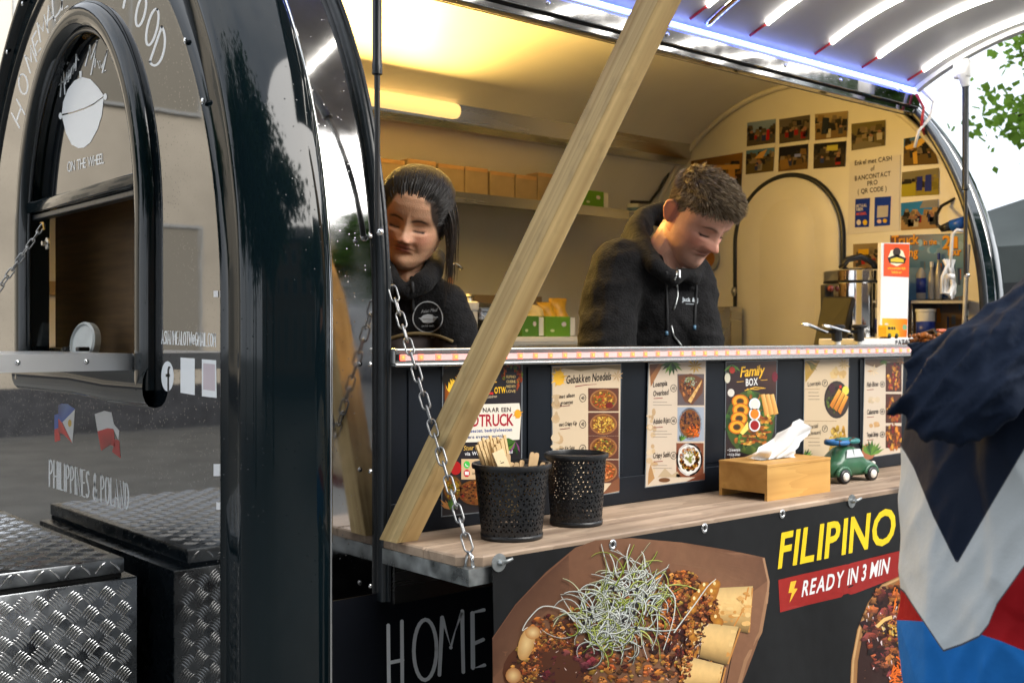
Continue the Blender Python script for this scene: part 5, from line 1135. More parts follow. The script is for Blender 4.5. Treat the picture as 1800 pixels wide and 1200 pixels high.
    for _ in range(46): x = rnd.uniform(930, 1200); y = rnd.uniform(1080, 1200); pm.stroke([(x, y), (x + rnd.uniform(-6, 6), y + rnd.uniform(-5, 5))], 1.4, rgb(230, 200, 190), 11, w1=.4)
    # sprouts
    cols = [rgb(206, 212, 206), rgb(190, 200, 186), rgb(222, 226, 222), rgb(226, 228, 220), rgb(200, 204, 196), rgb(214, 218, 206), rgb(176, 186, 96), rgb(196, 204, 110), rgb(150, 166, 60), rgb(205, 210, 170)]
    for i in range(300):
        a = rnd.uniform(0, 6.283); q = rnd.random() ** .6; x = 1082 + 76 * q * math.cos(a) + rnd.uniform(-8, 8); y = 1072 + 66 * q * math.sin(a) - 22 * math.cos(a); th = rnd.gauss(-.9, 1.0); Ln = rnd.uniform(24, 80); bend = rnd.gauss(0, 2.3); P = []; c = rnd.choice(cols)
        for k in range(9): P.append((x, y)); th += bend / 8 + rnd.gauss(0, .06); x += math.cos(th) * Ln / 8; y += math.sin(th) * Ln / 8
        w = rnd.uniform(.8, 2.2); lay = 12 + i * .02; pm.stroke([(p + .9, r + 1.3) for p, r in P], w * 1.25, tuple(k * .16 for k in c), lay - .01, w1=.8); pm.stroke(P, w, c, lay, w1=w * .45)
    for P in (smooth(q_) for q_ in ([(1005, 1090), (985, 1070), (950, 1064), (925, 1085), (913, 1105), (922, 1100)], [(1100, 1000), (1098, 975), (1104, 955)], [(1078, 1005), (1074, 985), (1068, 972)], [(1130, 995), (1128, 975), (1124, 968)], [(1165, 1025), (1182, 1050), (1178, 1090), (1160, 1140)], [(1180, 1110), (1215, 1065), (1240, 1030), (1255, 1016)])): pm.stroke(P, 2.2, rgb(205, 208, 200), 18, w1=1.2)
    for _ in range(12): pm.ell(rnd.uniform(1020, 1130), rnd.uniform(1000, 1110), 2.6, 3.6, (.012, .01, .012), 18.5, 10)
    pm.obj('food_photo', t, M['matteprint'])
    # second dish, at the customer's side
    pm = PM(mp, (0, -1, 0), .00035)
    fill(pm, [(1492, 1215), (1494, 1160), (1504, 1105), (1524, 1058), (1550, 1026), (1578, 1012), (1600, 1012), (1640, 1030), (1660, 1080), (1660, 1215)], rgb(150, 108, 66), rgb(120, 84, 52), 1); pm.stroke([(1495, 1215), (1497, 1160), (1507, 1106), (1527, 1060), (1552, 1029), (1580, 1015), (1602, 1014)], 3.5, rgb(190, 150, 102), 1.6)
    fill(pm, [(1503, 1215), (1505, 1160), (1514, 1110), (1533, 1066), (1556, 1036), (1580, 1022), (1600, 1022), (1636, 1040), (1652, 1080), (1652, 1215)], rgb(46, 24, 20), rgb(40, 20, 18), 2)
    heap((1575, 1110, 62, 84, 0), 300, [rgb(90, 40, 30), rgb(60, 26, 22), rgb(130, 70, 36), rgb(40, 18, 18), rgb(120, 60, 50), rgb(160, 100, 50)], 3, 4, 13, .35)
    for _ in range(34): x = rnd.uniform(1520, 1620); y = rnd.uniform(1040, 1190); pm.stroke([(x, y), (x + rnd.uniform(-3, 3), y + rnd.uniform(2, 8))], 2.2, rgb(220, 200, 200), 6, w1=.6)
    for _ in range(60): x = rnd.uniform(1560, 1610); y = rnd.uniform(1150, 1205); a = rnd.uniform(-.5, 2.2); pm.stroke([(x, y), (x + 10 * math.cos(a), y + 10 * math.sin(a) - 3), (x + 20 * math.cos(a), y + 20 * math.sin(a))], 3, jit(rgb(222, 104, 30), .25), 7 + rnd.random(), w1=1.2)
    for _ in range(26): x = rnd.uniform(1570, 1600); y = rnd.uniform(1030, 1062); a = rnd.uniform(.6, 2.2); pm.stroke([(x, y), (x + 16 * math.cos(a), y + 16 * math.sin(a))], 2.6, jit(rgb(214, 110, 36), .25), 7 + rnd.random(), w1=1.2)
    pm.stroke([(1538, 1100), (1552, 1088), (1566, 1083)], 6, rgb(222, 180, 110), 8); food(pm, 1562, 1110, 14, 14, [rgb(214, 160, 60), rgb(230, 200, 120)], 16, 8, .3); pm.obj('food_photo', t, M['matteprint'])
    # lettering
    YL = rgb(226, 196, 28)
    pm = PM(mp, (0, -1, 0), .00035); pm.text('FILIPINO S', (1369, 998), (1613, 942), 60, YL, 2, wt=1, gap=.10, up=(.10, -1)); pm.obj('lettering', t, M['matteprint'])
    pm = PM(mp, (0, -1, 0), .00035); fill(pm, [(1370, 1019), (1440, 1002), (1510, 985), (1583, 966), (1577, 1014), (1500, 1042), (1440, 1058), (1373, 1076)], rgb(150, 32, 26), rgb(140, 28, 24), 1)
    pm.poly([(1392, 1022), (1402, 1020), (1398, 1034), (1404, 1034), (1390, 1059), (1394, 1041), (1388, 1042)], rgb(232, 180, 50), 2); pm.text('READY IN 3 MIN', (1411, 1048), (1560, 1006), 27, (.72, .72, .72), 2, wt=1, gap=.11, up=(.13, -1)); pm.text('HOT', (1592, 998), (1640, 984), 26, (.72, .72, .72), 2, wt=1); pm.obj('lettering', t, M['matteprint'])
    # eyelets, and the washers with wing nuts that hold the top edge
    for u, v in ((1077, 957), (1239, 928), (1376, 903)):
        c = mp(u, v); G().lathe([(.0045, 0), (.0045, .001), (.0075, .0022), (.0105, .001), (.011, 0)], c + Vector((0, -.001, 0)), 18, (0, -1, 0)).obj('eyelet', M['chrome'], t, True); G().lathe([(.0044, 0), (0, .0001)], c + Vector((0, -.0012, 0)), 14, (0, -1, 0)).obj('eyelet_hole', M['gap'], t)
    for u, v, r in ((877, 988, .0165), (1497, 880, .0165)):
        c = mp(u, v); w = G().lathe([(r, 0), (r, .002), (r * .35, .0024), (r * .3, .006), (r * .2, .012), (0, .0125)], c + Vector((0, -.001, 0)), 22, (0, -1, 0)).obj('washer', M['zinc'], t, False); autosmooth(w, 30)
        G().add([c + Vector(p) for p in ((-.004, -.006, -.003), (.006, -.012, -.001), (.020, -.016, .005), (.021, -.016, .009), (.008, -.012, .006), (-.004, -.006, .004))], [(0, 1, 2, 3, 4, 5)]).tube([c + Vector((0, -.004, 0)), c + Vector((.010, -.012, .002)), c + Vector((.020, -.017, .007))], [.006, .0035, .0025], 6).obj('wing_nut', M['zinc'], w, True)
M['bannerblack'] = mat('black_banner_vinyl', (.006, .0063, .007), .45, spec=.28, nscale=26, namt=.3, bump=.03, bscale=20)
banner()
# ================================================================== THINGS INSIDE
# ---- cardboard boxes along the back shelf (top of shelf z 1.995)
M['cardl'] = mat('cardboard_flap', (.46, .27, .125), .8, nscale=20, namt=.1)
ys = 3.345
def cbox(i, u0, u1, vt, dep, lab):
    a = onY(u0, 330, ys).x; b = onY(u1, 330, ys).x; h = onY((u0 + u1) / 2, vt, ys).z - 1.995
    t = thing('cardboard_box' if i == 0 else f'cardboard_box.{i:03d}', lab, 'cardboard box', ((a + b) / 2, ys, 1.995), 'cardboard boxes on the back shelf')
    o = G().box((a, ys, 1.9955), (b, ys + dep, 1.995 + h), bev=.003).obj('carton', M['card'], t)
    G().box((a + .002, ys - .001, 1.995 + h - .012), (b - .002, ys + dep * .5, 1.995 + h + .0025)).obj('lid_flap', M['cardl'], t)
for i, q in enumerate(((640, 712, 280, .16, 'leftmost brown cardboard box on the back shelf, behind the gas strut'), (717, 767, 283, .14, 'brown cardboard box just above the woman head'), (770, 816, 291, .15, 'brown cardboard box right of the woman head, first clear of her hair'), (818, 858, 296, .14, 'brown cardboard box third from the timber prop on the back shelf'), (862, 905, 304, .15, 'brown cardboard box second from the timber prop, taller than its right neighbour'), (907, 944, 310, .14, 'small brown cardboard box beside the last one by the timber prop'), (946, 990, 307, .15, 'brown cardboard box half hidden by the timber prop'))): cbox(i, *q)
M['green'] = mat('green_carton', rgb(96, 150, 30), .5, nscale=8, namt=.1); M['greend'] = mat('dark_green_carton', rgb(70, 122, 26), .5)
def gbox(name, lab, u0, u1, vt, y, z0, dep, m, endm, fl=True):
    a = onY(u0, 570, y).x; b = onY(u1, 570, y).x; h = onY((u0 + u1) / 2, vt, y).z - z0; t = thing(name, lab, 'green box', ((a + b) / 2, y, z0), 'green cartons in the trailer')
    G().box((a, y, z0), (b, y + dep, z0 + h), bev=.003).obj('carton', m, t); G().box((b + .0005, y + .004, z0 + .004), (b + .03, y + dep, z0 + h - .004), bev=.002).obj('end_flap', M['white'], t)
    pm = PM(lambda u, v: Vector((a + (b - a) * u, y - .0005, z0 + h * v)), (0, -1, 0)); pm.ell(.72, .62, .10, .12, (.7, .62, .66), 1, 10); pm.ell(.25, .3, .09, .07, (.55, .65, .4), 1, 8); pm.obj('print', t)
gbox('green_carton', 'green carton with white end lying on the back shelf right of the timber prop', 1024, 1062, 335, ys, 1.9955, .14, M['green'], 0)
cr = thing('beige_crate', 'beige crate at the back carrying two green cartons', 'crate', onY(955, 607, 3.2)); zc = onY(955, 592, 3.2).z
a, b = onY(903, 600, 3.2).x, onY(1018, 600, 3.2).x; G().box((a, 3.2, 1.42), (b, 3.5, zc), bev=.004).obj('crate_body', M['cream'], cr); G().box((a - .004, 3.196, zc - .02), (b + .004, 3.504, zc + .001), bev=.003).obj('crate_rim', M['cream'], cr)
gbox('green_carton.001', 'darker left one of two green cartons on the beige crate', 918, 948, 555, 3.24, zc + .001, .2, M['greend'], 0); gbox('green_carton.002', 'bright right one of two green cartons on the beige crate, beside the man', 960, 1003, 556, 3.23, zc + .001, .2, M['green'], 0)
M['yel'] = mat('yellow_packet', rgb(206, 160, 50), .4, nscale=20, namt=.25); M['pale'] = mat('pale_packet', rgb(220, 200, 150), .4, nscale=20, namt=.2)
for i, (u0, u1, v0, v1, m, lab) in enumerate(((934, 962, 556, 538, 'pale', 'pale crumpled food packet on the left green carton'), (956, 982, 557, 533, 'yel', 'low yellow food packet between the green cartons'), (976, 1004, 557, 526, 'yel', 'tall yellow food packet on the right green carton by the man'))):
    c0, c1 = onY(u0, v0, 3.30), onY(u1, v1, 3.30); rows = []
    for k in range(9):
        f = k / 8; w = (c1.x - c0.x) / 2 * (1 - .12 * math.sin(f * 5)); cx = (c0.x + c1.x) / 2 + .006 * math.sin(f * 4 + i); z = c0.z + .002 + (c1.z - c0.z) * f; d = .03 * (1 - f) ** .6 + .003
        rows.append([(cx + w * math.cos(2 * PI * j / 12) * (1 + .05 * math.sin(j * 3 + k)), 3.33 + d * math.sin(2 * PI * j / 12), z + .004 * math.sin(j * 2.2) * f) for j in range(12)])
    g = G().grid(rows, closed=True); g.add(rows[-1], [tuple(range(12))]); tag(g.obj('food_packet' if i == 0 else f'food_packet.{i:03d}', M[m], None, True), lab, 'packet', 'food packets on the green cartons')
# ---- pot, ladle, jars at the back
c = onY(838, 600, 3.15); t = thing('steel_pot', 'big steel pot with lid on the back worktop behind the timber prop', 'pot', (c.x, 3.2, 1.4205)); zt = onY(838, 548, 3.2).z; r = .125
autosmooth(G().lathe([(r - .005, 1.4205), (r, 1.43), (r, zt - .004), (r + .006, zt), (r + .006, zt + .006), (r - .002, zt + .006), (r - .004, 1.45)], (c.x, 3.2, 0), 32).obj('pot_body', M['chrome'], t), 40)
autosmooth(G().lathe([(r + .004, zt + .007), (r + .004, zt + .012), (r * .7, zt + .03), (.02, zt + .036), (.016, zt + .05), (.024, zt + .056), (.02, zt + .064), (0, zt + .065)], (c.x, 3.2, 0), 32).obj('lid', M['steel'], t), 40)
for s in (-1, 1): G().tube([(c.x + s * r, 3.17, zt - .05), (c.x + s * (r + .035), 3.175, zt - .045), (c.x + s * (r + .035), 3.225, zt - .045), (c.x + s * r, 3.23, zt - .05)], .005, 6).obj('handle', M['steel'], t, True)
c = onY(813, 600, 3.0); t = thing('storage_jar', 'pale storage jar with cream lid beside the woman shoulder', 'jar', (c.x, 3.0, 1.4205)); zt = onY(813, 532, 3.0).z

M['pale2'] = mat('cloudy_plastic', (.55, .56, .54), .25); G().lathe([(.05, 1.4205), (.052, 1.43), (.052, zt - .03), (.045, zt - .02)], (c.x, 3.0, 0), 24).obj('jar_body', M['pale2'], t, True); autosmooth(G().lathe([(.054, zt - .026), (.056, zt - .02), (.056, zt), (.05, zt + .004), (0, zt + .004)], (c.x, 3.0, 0), 24).obj('lid', M['cream'], t), 40)
t = thing('wooden_brush', 'wooden handled ladle hook standing beside the woman', 'ladle', onY(792, 520, 2.95)); y = 2.95; M['hand'] = mat('brown_wood_handle', rgb(150, 96, 40), .5, nscale=12, namt=.2)
G().tube([onY(791, 560, y), onY(791, 520, y), onY(792, 489, y)], [.010, .010, .008], 10).obj('handle', M['hand'], t, True); G().tube([onY(792, 489, y), onY(791, 474, y), onY(795, 465, y), onY(801, 463, y), onY(807, 468, y), onY(811, 473, y)], [.006, .004, .004, .005, .007, .008], 8).obj('hook', M['steel'], t, True)
t = thing('spice_jar', 'small spice tin on the back shelf end above the man hood', 'tin', onY(1117, 362, ys + .02)); c = t.location
autosmooth(G().lathe([(.03, 1.9955), (.03, 2.03), (.028, 2.033), (0, 2.033)], (c.x, ys + .03, 0), 20).obj('tin', M['pale2'], t), 40); G().lathe([(.0305, 2.0), (.0305, 2.016)], (c.x, ys + .03, 0), 20).obj('label', mat('blue_grey_label', rgb(90, 120, 140), .5), t, True)
t = thing('wall_clip', 'small blue clip hanging from a black knob on the back wall', 'clip', onY(1058, 415, 3.6)); G().ball(onY(1055, 411, 3.62), .016).obj('knob', M['black'], t, True); p = onY(1061, 424, 3.6); G().box((p.x - .012, 3.595, p.z - .035), (p.x + .012, 3.605, p.z + .02), bev=.003).obj('clip_body', mat('blue_plastic', rgb(50, 120, 180), .4), t)

# ---- far wall: photographs, notice, poster
XW = 3.8985
M['wallprint'] = mat('matte_photo_print', attr=True, rough=.6, spec=.12)
def photo(i, q, lab, sky_, gnd, people, extra=None, name='photograph', grp='photographs on the far wall', cat='photo'):
    (u0, v0), (u1, v1), (u2, v2), (u3, v3) = q
    t = thing(name if i == 0 else f'{name}.{i:03d}', lab, cat, onX(u3, v3, XW), grp)
    g = G(); A = [onX(u, v, XW) for u, v in q]; B = [p + Vector((-.0015, 0, 0)) for p in A]; g.add(A + B, [(4, 7, 6, 5), (0, 1, 2, 3), (0, 4, 5, 1), (1, 5, 6, 2), (2, 6, 7, 3), (3, 7, 4, 0)]); g.obj('card', M['white'], t)
    def P(a, b): return ((u3 + (u2 - u3) * a) * (1 - b) + (u0 + (u1 - u0) * a) * b, (v3 + (v2 - v3) * a) * (1 - b) + (v0 + (v1 - v0) * a) * b)
    pm = PM(lambda a, b: onX(*P(a, b), XW) + Vector((-.0016, 0, 0)), (-1, 0, 0), .0003); rnd = random.Random(i * 7 + 3)
    pm.poly([(0, 0), (1, 0), (1, 1), (0, 1)], gnd, 0); hz = rnd.uniform(.5, .68)
    pm.poly([(0, hz), (1, hz + rnd.uniform(-.1, .1)), (1, 1), (0, 1)], sky_, 1, [sky_, jit(sky_, .3), jit(sky_, .3), sky_])
    for _ in range(26): x = rnd.random(); y = hz + rnd.uniform(-.25, .22); s = rnd.uniform(.03, .12); c = jit(rnd.choice([gnd, rgb(40, 36, 30), rgb(70, 62, 48), rgb(28, 28, 30), rgb(120, 104, 78)]), .4); pm.poly([(max(0, x - s), max(0, y - s)), (min(1, x + s), max(0, y - s)), (min(1, x + s * .8), min(1, y + s)), (max(0, x - s * .7), min(1, y + s * 1.2))], c, 2 + rnd.random())
    for _ in range(people):
        x = rnd.uniform(.12, .88); y = rnd.uniform(.08, .3); h = rnd.uniform(.22, .42); c = jit(rnd.choice([rgb(150, 30, 30), rgb(40, 50, 90), rgb(30, 30, 32), rgb(170, 160, 140), rgb(60, 60, 60)]), .3); w = h * .2
        pm.poly([(x - w, y), (x + w, y), (x + w * 1.1, y + h * .7), (x - w * 1.1, y + h * .7)], c, 4); pm.ell(x, y + h * .84, w * .75, h * .15, rgb(150, 110, 84), 4.2, 8)
    for e in extra or []: pm.poly(e[0], e[1], 5)
    pm.obj('print', t, M['wallprint'])
SKB = rgb(104, 130, 160); GR = rgb(84, 74, 58)
photo(0, ((1314, 216), (1364, 209), (1363, 251), (1313, 258)), 'photo of people under dark trees with a red figure, top left of its group', rgb(120, 140, 165), GR, 5, [([(.68, .15), (.8, .15), (.8, .6), (.7, .6)], rgb(170, 25, 30))])
photo(1, ((1370, 210), (1424, 202), (1423, 246), (1370, 253)), 'photo of a dim crowded camp, top middle of its group', rgb(96, 88, 74), rgb(78, 68, 50), 6)
photo(2, ((1433, 201), (1491, 195), (1489, 241), (1433, 247)), 'photo of a person in black beside a white board, top right of its group', rgb(150, 130, 90), rgb(120, 96, 58), 1, [([(.2, .2), (.42, .2), (.44, .8), (.24, .85)], rgb(32, 38, 46)), ([(.36, .05), (.5, .05), (.5, .38), (.38, .38)], rgb(190, 180, 160))])
photo(3, ((1312, 265), (1362, 259), (1360, 301), (1311, 307)), 'photo with blue sky over an orange hill, lower left of its group', rgb(80, 118, 150), rgb(92, 78, 46), 5, [([(.3, .62), (.6, .6), (.75, .95), (.5, .85)], rgb(196, 150, 80))])
photo(4, ((1370, 259), (1421, 253), (1420, 297), (1368, 302)), 'dark night photo with small blue sign, below the dim camp photo', rgb(22, 20, 30), rgb(110, 84, 44), 1, [([(.55, .52), (.76, .52), (.76, .64), (.55, .64)], rgb(130, 140, 200)), ([(.1, .05), (.4, .1), (.3, .5), (.05, .45)], rgb(140, 106, 52))])
photo(5, ((1431, 253), (1488, 248), (1486, 293), (1430, 297)), 'dark night photo with glowing yellow stall roof, lower right of its group', rgb(24, 24, 26), rgb(60, 50, 34), 3, [([(.4, .68), (.75, .66), (.75, .88), (.42, .88)], rgb(190, 180, 70))])
photo(6, ((1497, 218), (1557, 211), (1556, 256), (1497, 265)), 'olive photo of a table indoors, alone above the cash notice', rgb(108, 98, 56), rgb(100, 88, 54), 3, [([(.05, .2), (.4, .3), (.9, .1), (.9, .0), (.05, .0)], rgb(120, 110, 84))])
photo(7, ((1589, 244), (1636, 236), (1650, 288), (1588, 292)), 'photo with painted-on yellow glare by the curved edge of the wall', rgb(70, 104, 140), rgb(100, 78, 36), 2, [([(.05, .7), (.4, .8), (.7, .95), (.8, .8), (.5, .62), (.1, .58)], rgb(226, 180, 80)), ([(.3, .05), (.42, .05), (.44, .5), (.3, .45)], rgb(210, 160, 60))])  # the yellow glare is painted into the print's colour
photo(8, ((1586, 303), (1651, 295), (1651, 342), (1585, 346)), 'photo of two people in blue shirts beside a yellow field', rgb(130, 120, 84), rgb(150, 134, 50), 0, [([(.4, .2), (.55, .2), (.56, .75), (.42, .75)], rgb(30, 40, 120)), ([(.62, .15), (.8, .15), (.8, .78), (.64, .78)], rgb(36, 50, 130)), ([(.0, .0), (.38, .0), (.38, .5), (0, .5)], rgb(170, 156, 40))])
photo(9, ((1584, 357), (1650, 350), (1649, 401), (1584, 405)), 'photo of a busy market under bright blue sky, below the blue shirts', rgb(40, 120, 180), rgb(160, 128, 84), 8, [([(.5, .75), (1, .72), (1, 1), (.6, 1)], rgb(140, 138, 132))])
photo(10, ((1500, 429), (1546, 427), (1546, 475), (1500, 478)), 'photo of a crowd under a yellow awning, partly behind the urn', rgb(150, 130, 92), rgb(130, 108, 80), 6, [([(.2, .6), (.6, .6), (.6, .8), (.2, .8)], rgb(210, 160, 30))])
photo(11, ((1215, 283), (1306, 268), (1303, 352), (1213, 360)), 'large dark photo of a column and people behind the man head', rgb(120, 84, 34), rgb(52, 34, 18), 3, [([(.72, .1), (.88, .1), (.86, .75), (.74, .75)], rgb(190, 140, 66)), ([(.1, .75), (.95, .66), (.95, .76), (.1, .86)], rgb(200, 150, 70))])
# notice
qn = ((1494, 285), (1583, 272), (1581, 405), (1490, 412)); t = thing('cash_notice', 'white notice about paying cash with two blue payment cards', 'notice', onX(1490, 412, XW))
A = [onX(u, v, XW) for u, v in qn]
M['paperw'] = mat('white_paper', (.72, .69, .66), .6); G().add(A + [p + Vector((-.0015, 0, 0)) for p in A], [(4, 7, 6, 5), (0, 1, 2, 3), (0, 4, 5, 1), (1, 5, 6, 2), (2, 6, 7, 3), (3, 7, 4, 0)]).obj('sheet', M['paperw'], t)
pm = PM(lambda u, v: onX(u, v, XW) + Vector((-.0016, 0, 0)), (-1, 0, 0), .0003)
for s, x0, x1, y0, y1 in (('Enkel met CASH', 1503, 1568, 291, 282), ('of', 1531, 1538, 301, 299), ('BANCONTACT', 1503, 1566, 318, 309), ('PRO', 1525, 1543, 327, 324), ('( QR CODE )', 1508, 1559, 341, 335)): pm.text(s, (x0, y0), (x1, y1), 8, rgb(40, 32, 28), 1, wt=1)
pm.poly([(1503, 400), (1528, 399), (1530, 348), (1504, 350)], rgb(14, 48, 150), 1); pm.text('BETAAL', (1506, 365), (1524, 363), 5, (.7, .7, .7), 2, wt=1); pm.text('HIER', (1506, 371), (1518, 370), 5, (.7, .7, .7), 2, wt=1); pm.text('MOBIEL', (1506, 379), (1524, 377), 4.5, rgb(210, 90, 40), 2, wt=1); pm.ell(1510, 391, 4, 5, (.7, .66, .6), 2, 10); pm.ell(1521, 391, 4, 5, rgb(225, 190, 40), 2, 10)
pm.poly([(1537, 398), (1565, 396), (1567, 345), (1538, 347)], rgb(16, 56, 160), 1); pm.poly([(1542, 383), (1561, 381), (1562, 361), (1543, 362)], rgb(190, 186, 180), 2); pm.ell(1546, 389, 4, 3.6, (.7, .5, .45), 2, 10); pm.ell(1556, 388, 4, 3.6, rgb(220, 180, 50), 2, 10); pm.obj('print', t, M['wallprint'])
# festival poster
qp = ((1565, 414), (1698, 410), (1698, 585), (1565, 590)); t = thing('festival_poster', 'blue and orange food truck festival poster behind the bottles', 'poster', onX(1565, 590, XW)); A = [onX(u, v, XW - .003) for u, v in qp]
G().add(A + [p + Vector((-.0015, 0, 0)) for p in A], [(4, 7, 6, 5), (0, 1, 2, 3), (0, 4, 5, 1), (1, 5, 6, 2), (2, 6, 7, 3), (3, 7, 4, 0)]).obj('sheet', mat('poster_blue', rgb(58, 104, 150), .5), t)
pm = PM(lambda u, v: onX(u, v, XW - .003) + Vector((-.0016, 0, 0)), (-1, 0, 0), .0003); pm.poly([(1566, 470), (1697, 470), (1697, 412), (1566, 415)], rgb(70, 130, 185), 1, [rgb(40, 84, 130), rgb(90, 130, 160), rgb(150, 180, 200), rgb(120, 70, 40)])
smear(pm, ((1590, 425), (1690, 440)), 14, [rgb(150, 180, 205), rgb(100, 150, 190)], 1.2, 9); pm.poly([(1566, 588), (1697, 584), (1697, 520), (1566, 530)], rgb(130, 96, 60), 1, [rgb(120, 90, 60), rgb(150, 110, 60), rgb(90, 90, 96), rgb(60, 80, 110)])
OY = rgb(238, 170, 60)
for s, x0, x1, y0, y1, h in (('Truck', 1568, 1616, 432, 428, 17), ('in the', 1624, 1647, 430, 429, 9), ('2', 1657, 1672, 437, 436, 22), ('1', 1676, 1684, 436, 436, 20), ('Spring', 1572, 1614, 453, 450, 15), ('Tour', 1664, 1690, 449, 448, 13)): pm.text(s, (x0 + .8, y0 + 1.2), (x1 + .8, y1 + 1.2), h, rgb(90, 40, 20), 2, wt=1, gap=.02); pm.text(s, (x0, y0), (x1, y1), h, OY, 3, wt=1, gap=.02)
for _ in range(26): x = random.uniform(1600, 1692); y = random.uniform(455, 560); pm.rect(x, y + random.uniform(10, 30), x + random.uniform(2, 7), y, jit(random.choice([rgb(40, 60, 100), rgb(60, 90, 120), rgb(190, 120, 40), rgb(90, 96, 104)]), .3), 2.5 + random.random())
pm.obj('print', t, M['wallprint'])
# ---- side counter things (counter top z 1.418)
ZK = 1.4185
def up(u, v, x): return onX(u, v, x)
c = atD(1500, 592, 4.15); t = thing('steel_urn', 'large steel rice urn with black lid latch at the far end of the counter', 'urn', (c.x, c.y, ZK)); r = .105; zt = atD(1500, 476, 4.15).z
autosmooth(G().lathe([(r * .96, ZK), (r, ZK + .02), (r, zt - .05), (r + .004, zt - .048)], (c.x, c.y, 0), 40).obj('urn_body', M['chrome'], t), 40); autosmooth(G().lathe([(r + .003, zt - .047), (r + .005, zt - .042), (r + .003, zt - .04)], (c.x, c.y, 0), 40).obj('seam', M['black'], t), 40)
autosmooth(G().lathe([(r + .004, zt - .039), (r + .005, zt - .004), (r - .002, zt), (.05, zt + .012), (0, zt + .014)], (c.x, c.y, 0), 40).obj('lid', M['chrome'], t), 40)
d = Vector((.53, -.85, 0)); p = Vector((c.x, c.y, 0)) + Vector((.62, -.78, 0)) * (r + .004)
o = G().box((-.045, -.018, zt - .125), (.045, .02, zt + .004), bev=.01).obj('latch', M['black'], t, world=False); o.parent = None; o.parent = t; o.location = (p.x - c.x, p.y - c.y, -ZK); o.rotation_euler = (0, 0, R(38)); G().box((-.032, -.021, zt - .118), (.032, -.0185, zt - .06), bev=.004).obj('latch_plate', M['zinc'], o, world=False)
G().tube([(c.x - .05, c.y + .02, zt + .006), (c.x - .04, c.y, zt + .04), (c.x, c.y - .03, zt + .052), (c.x + .05, c.y - .05, zt + .03), (c.x + .06, c.y - .06, zt + .004)], .012, 8).obj('handle', M['black'], t, True)
G().lathe([(r + .01, ZK), (r + .01, ZK + .012)], (c.x, c.y, 0), 32).obj('base_ring', M['black'], t)
# slanted dark screen and small device behind it
t = thing('slanted_screen', 'dark slanted order screen standing before the steel urn', 'screen', atD(1455, 600, 3.95)); A = [atD(u, v, tt) for u, v, tt in ((1430, 603, 3.85), (1477, 603, 3.75), (1499, 521, 3.86), (1447, 521, 3.96))]; n = (A[1] - A[0]).cross(A[3] - A[0]).normalized()
for p in A[:2]: p.z = ZK + .002
G().add(A + [p - n * .018 for p in A], [(0, 1, 2, 3), (4, 7, 6, 5), (0, 4, 5, 1), (1, 5, 6, 2), (2, 6, 7, 3), (3, 7, 4, 0)]).obj('screen_body', M['black'], t)
ce = sum(A, Vector()) / 4; G().add([ce + (p - ce) * .93 + n * .001 for p in A], [(0, 1, 2, 3)]).obj('screen_glass', mat('bronze_screen_glass', (.07, .062, .03), .22), t)
G().tube([ce - n * .02, (ce - n * .10) * 1.0 - Vector((0, 0, ce.z - ZK - .002))], .012, 8).obj('stand', M['black'], t, True)
t = thing('card_reader', 'small black card reader behind the slanted screen', 'card reader', atD(1455, 600, 4.12)); p = atD(1452, 510, 4.12); G().box((p.x - .02, p.y - .012, ZK), (p.x + .028, p.y + .012, p.z + .02), bev=.005).obj('reader_body', M['black'], t); G().ball(atD(1460, 507, 4.08), .012).obj('red_key', mat('dark_red_key', (.2, .03, .03), .4), t, True)
# sauce pump taps on the front edge
for i, (u, lv, lab) in enumerate(((1471, (1410, 569), 'left sauce pump with long curved steel spout'), (1510, (1447, 572), 'right sauce pump nearest the blank sign stand'))):
    b = onY(u, 606, 1.93); t = thing('sauce_pump' if i == 0 else 'sauce_pump.001', lab + ', above the red light tape', 'pump', (b.x, 1.93, ZK), 'black sauce pumps on the counter'); z1 = onY(u, 575, 1.93).z
    zb = 1.424
    autosmooth(G().lathe([(.010, zb), (.010, zb + .014), (.0155, zb + .015), (.0155, z1 - .004), (.024, z1 - .002), (.025, z1 + .004), (.020, z1 + .008), (0, z1 + .0085)], (b.x, 1.93, 0), 20).obj('pump_body', M['black'], t), 40)
    autosmooth(G().lathe([(.012, ZK), (.012, zb + .012)], (b.x, 1.93, 0), 16).obj('collar', M['white'], t), 40)
    q = onY(lv[0], lv[1], 1.90); q2 = onY(lv[0] + 12, lv[1] + 2, 1.905); q3 = onY(u - 20, 583 + i * 0, 1.92); zz = zb + .02
    G().tube([(b.x - .01, 1.93, q3.z), q3, q2, q], [.006, .0062, .006, .004], 8).obj('spout', M['chrome'], t, True)
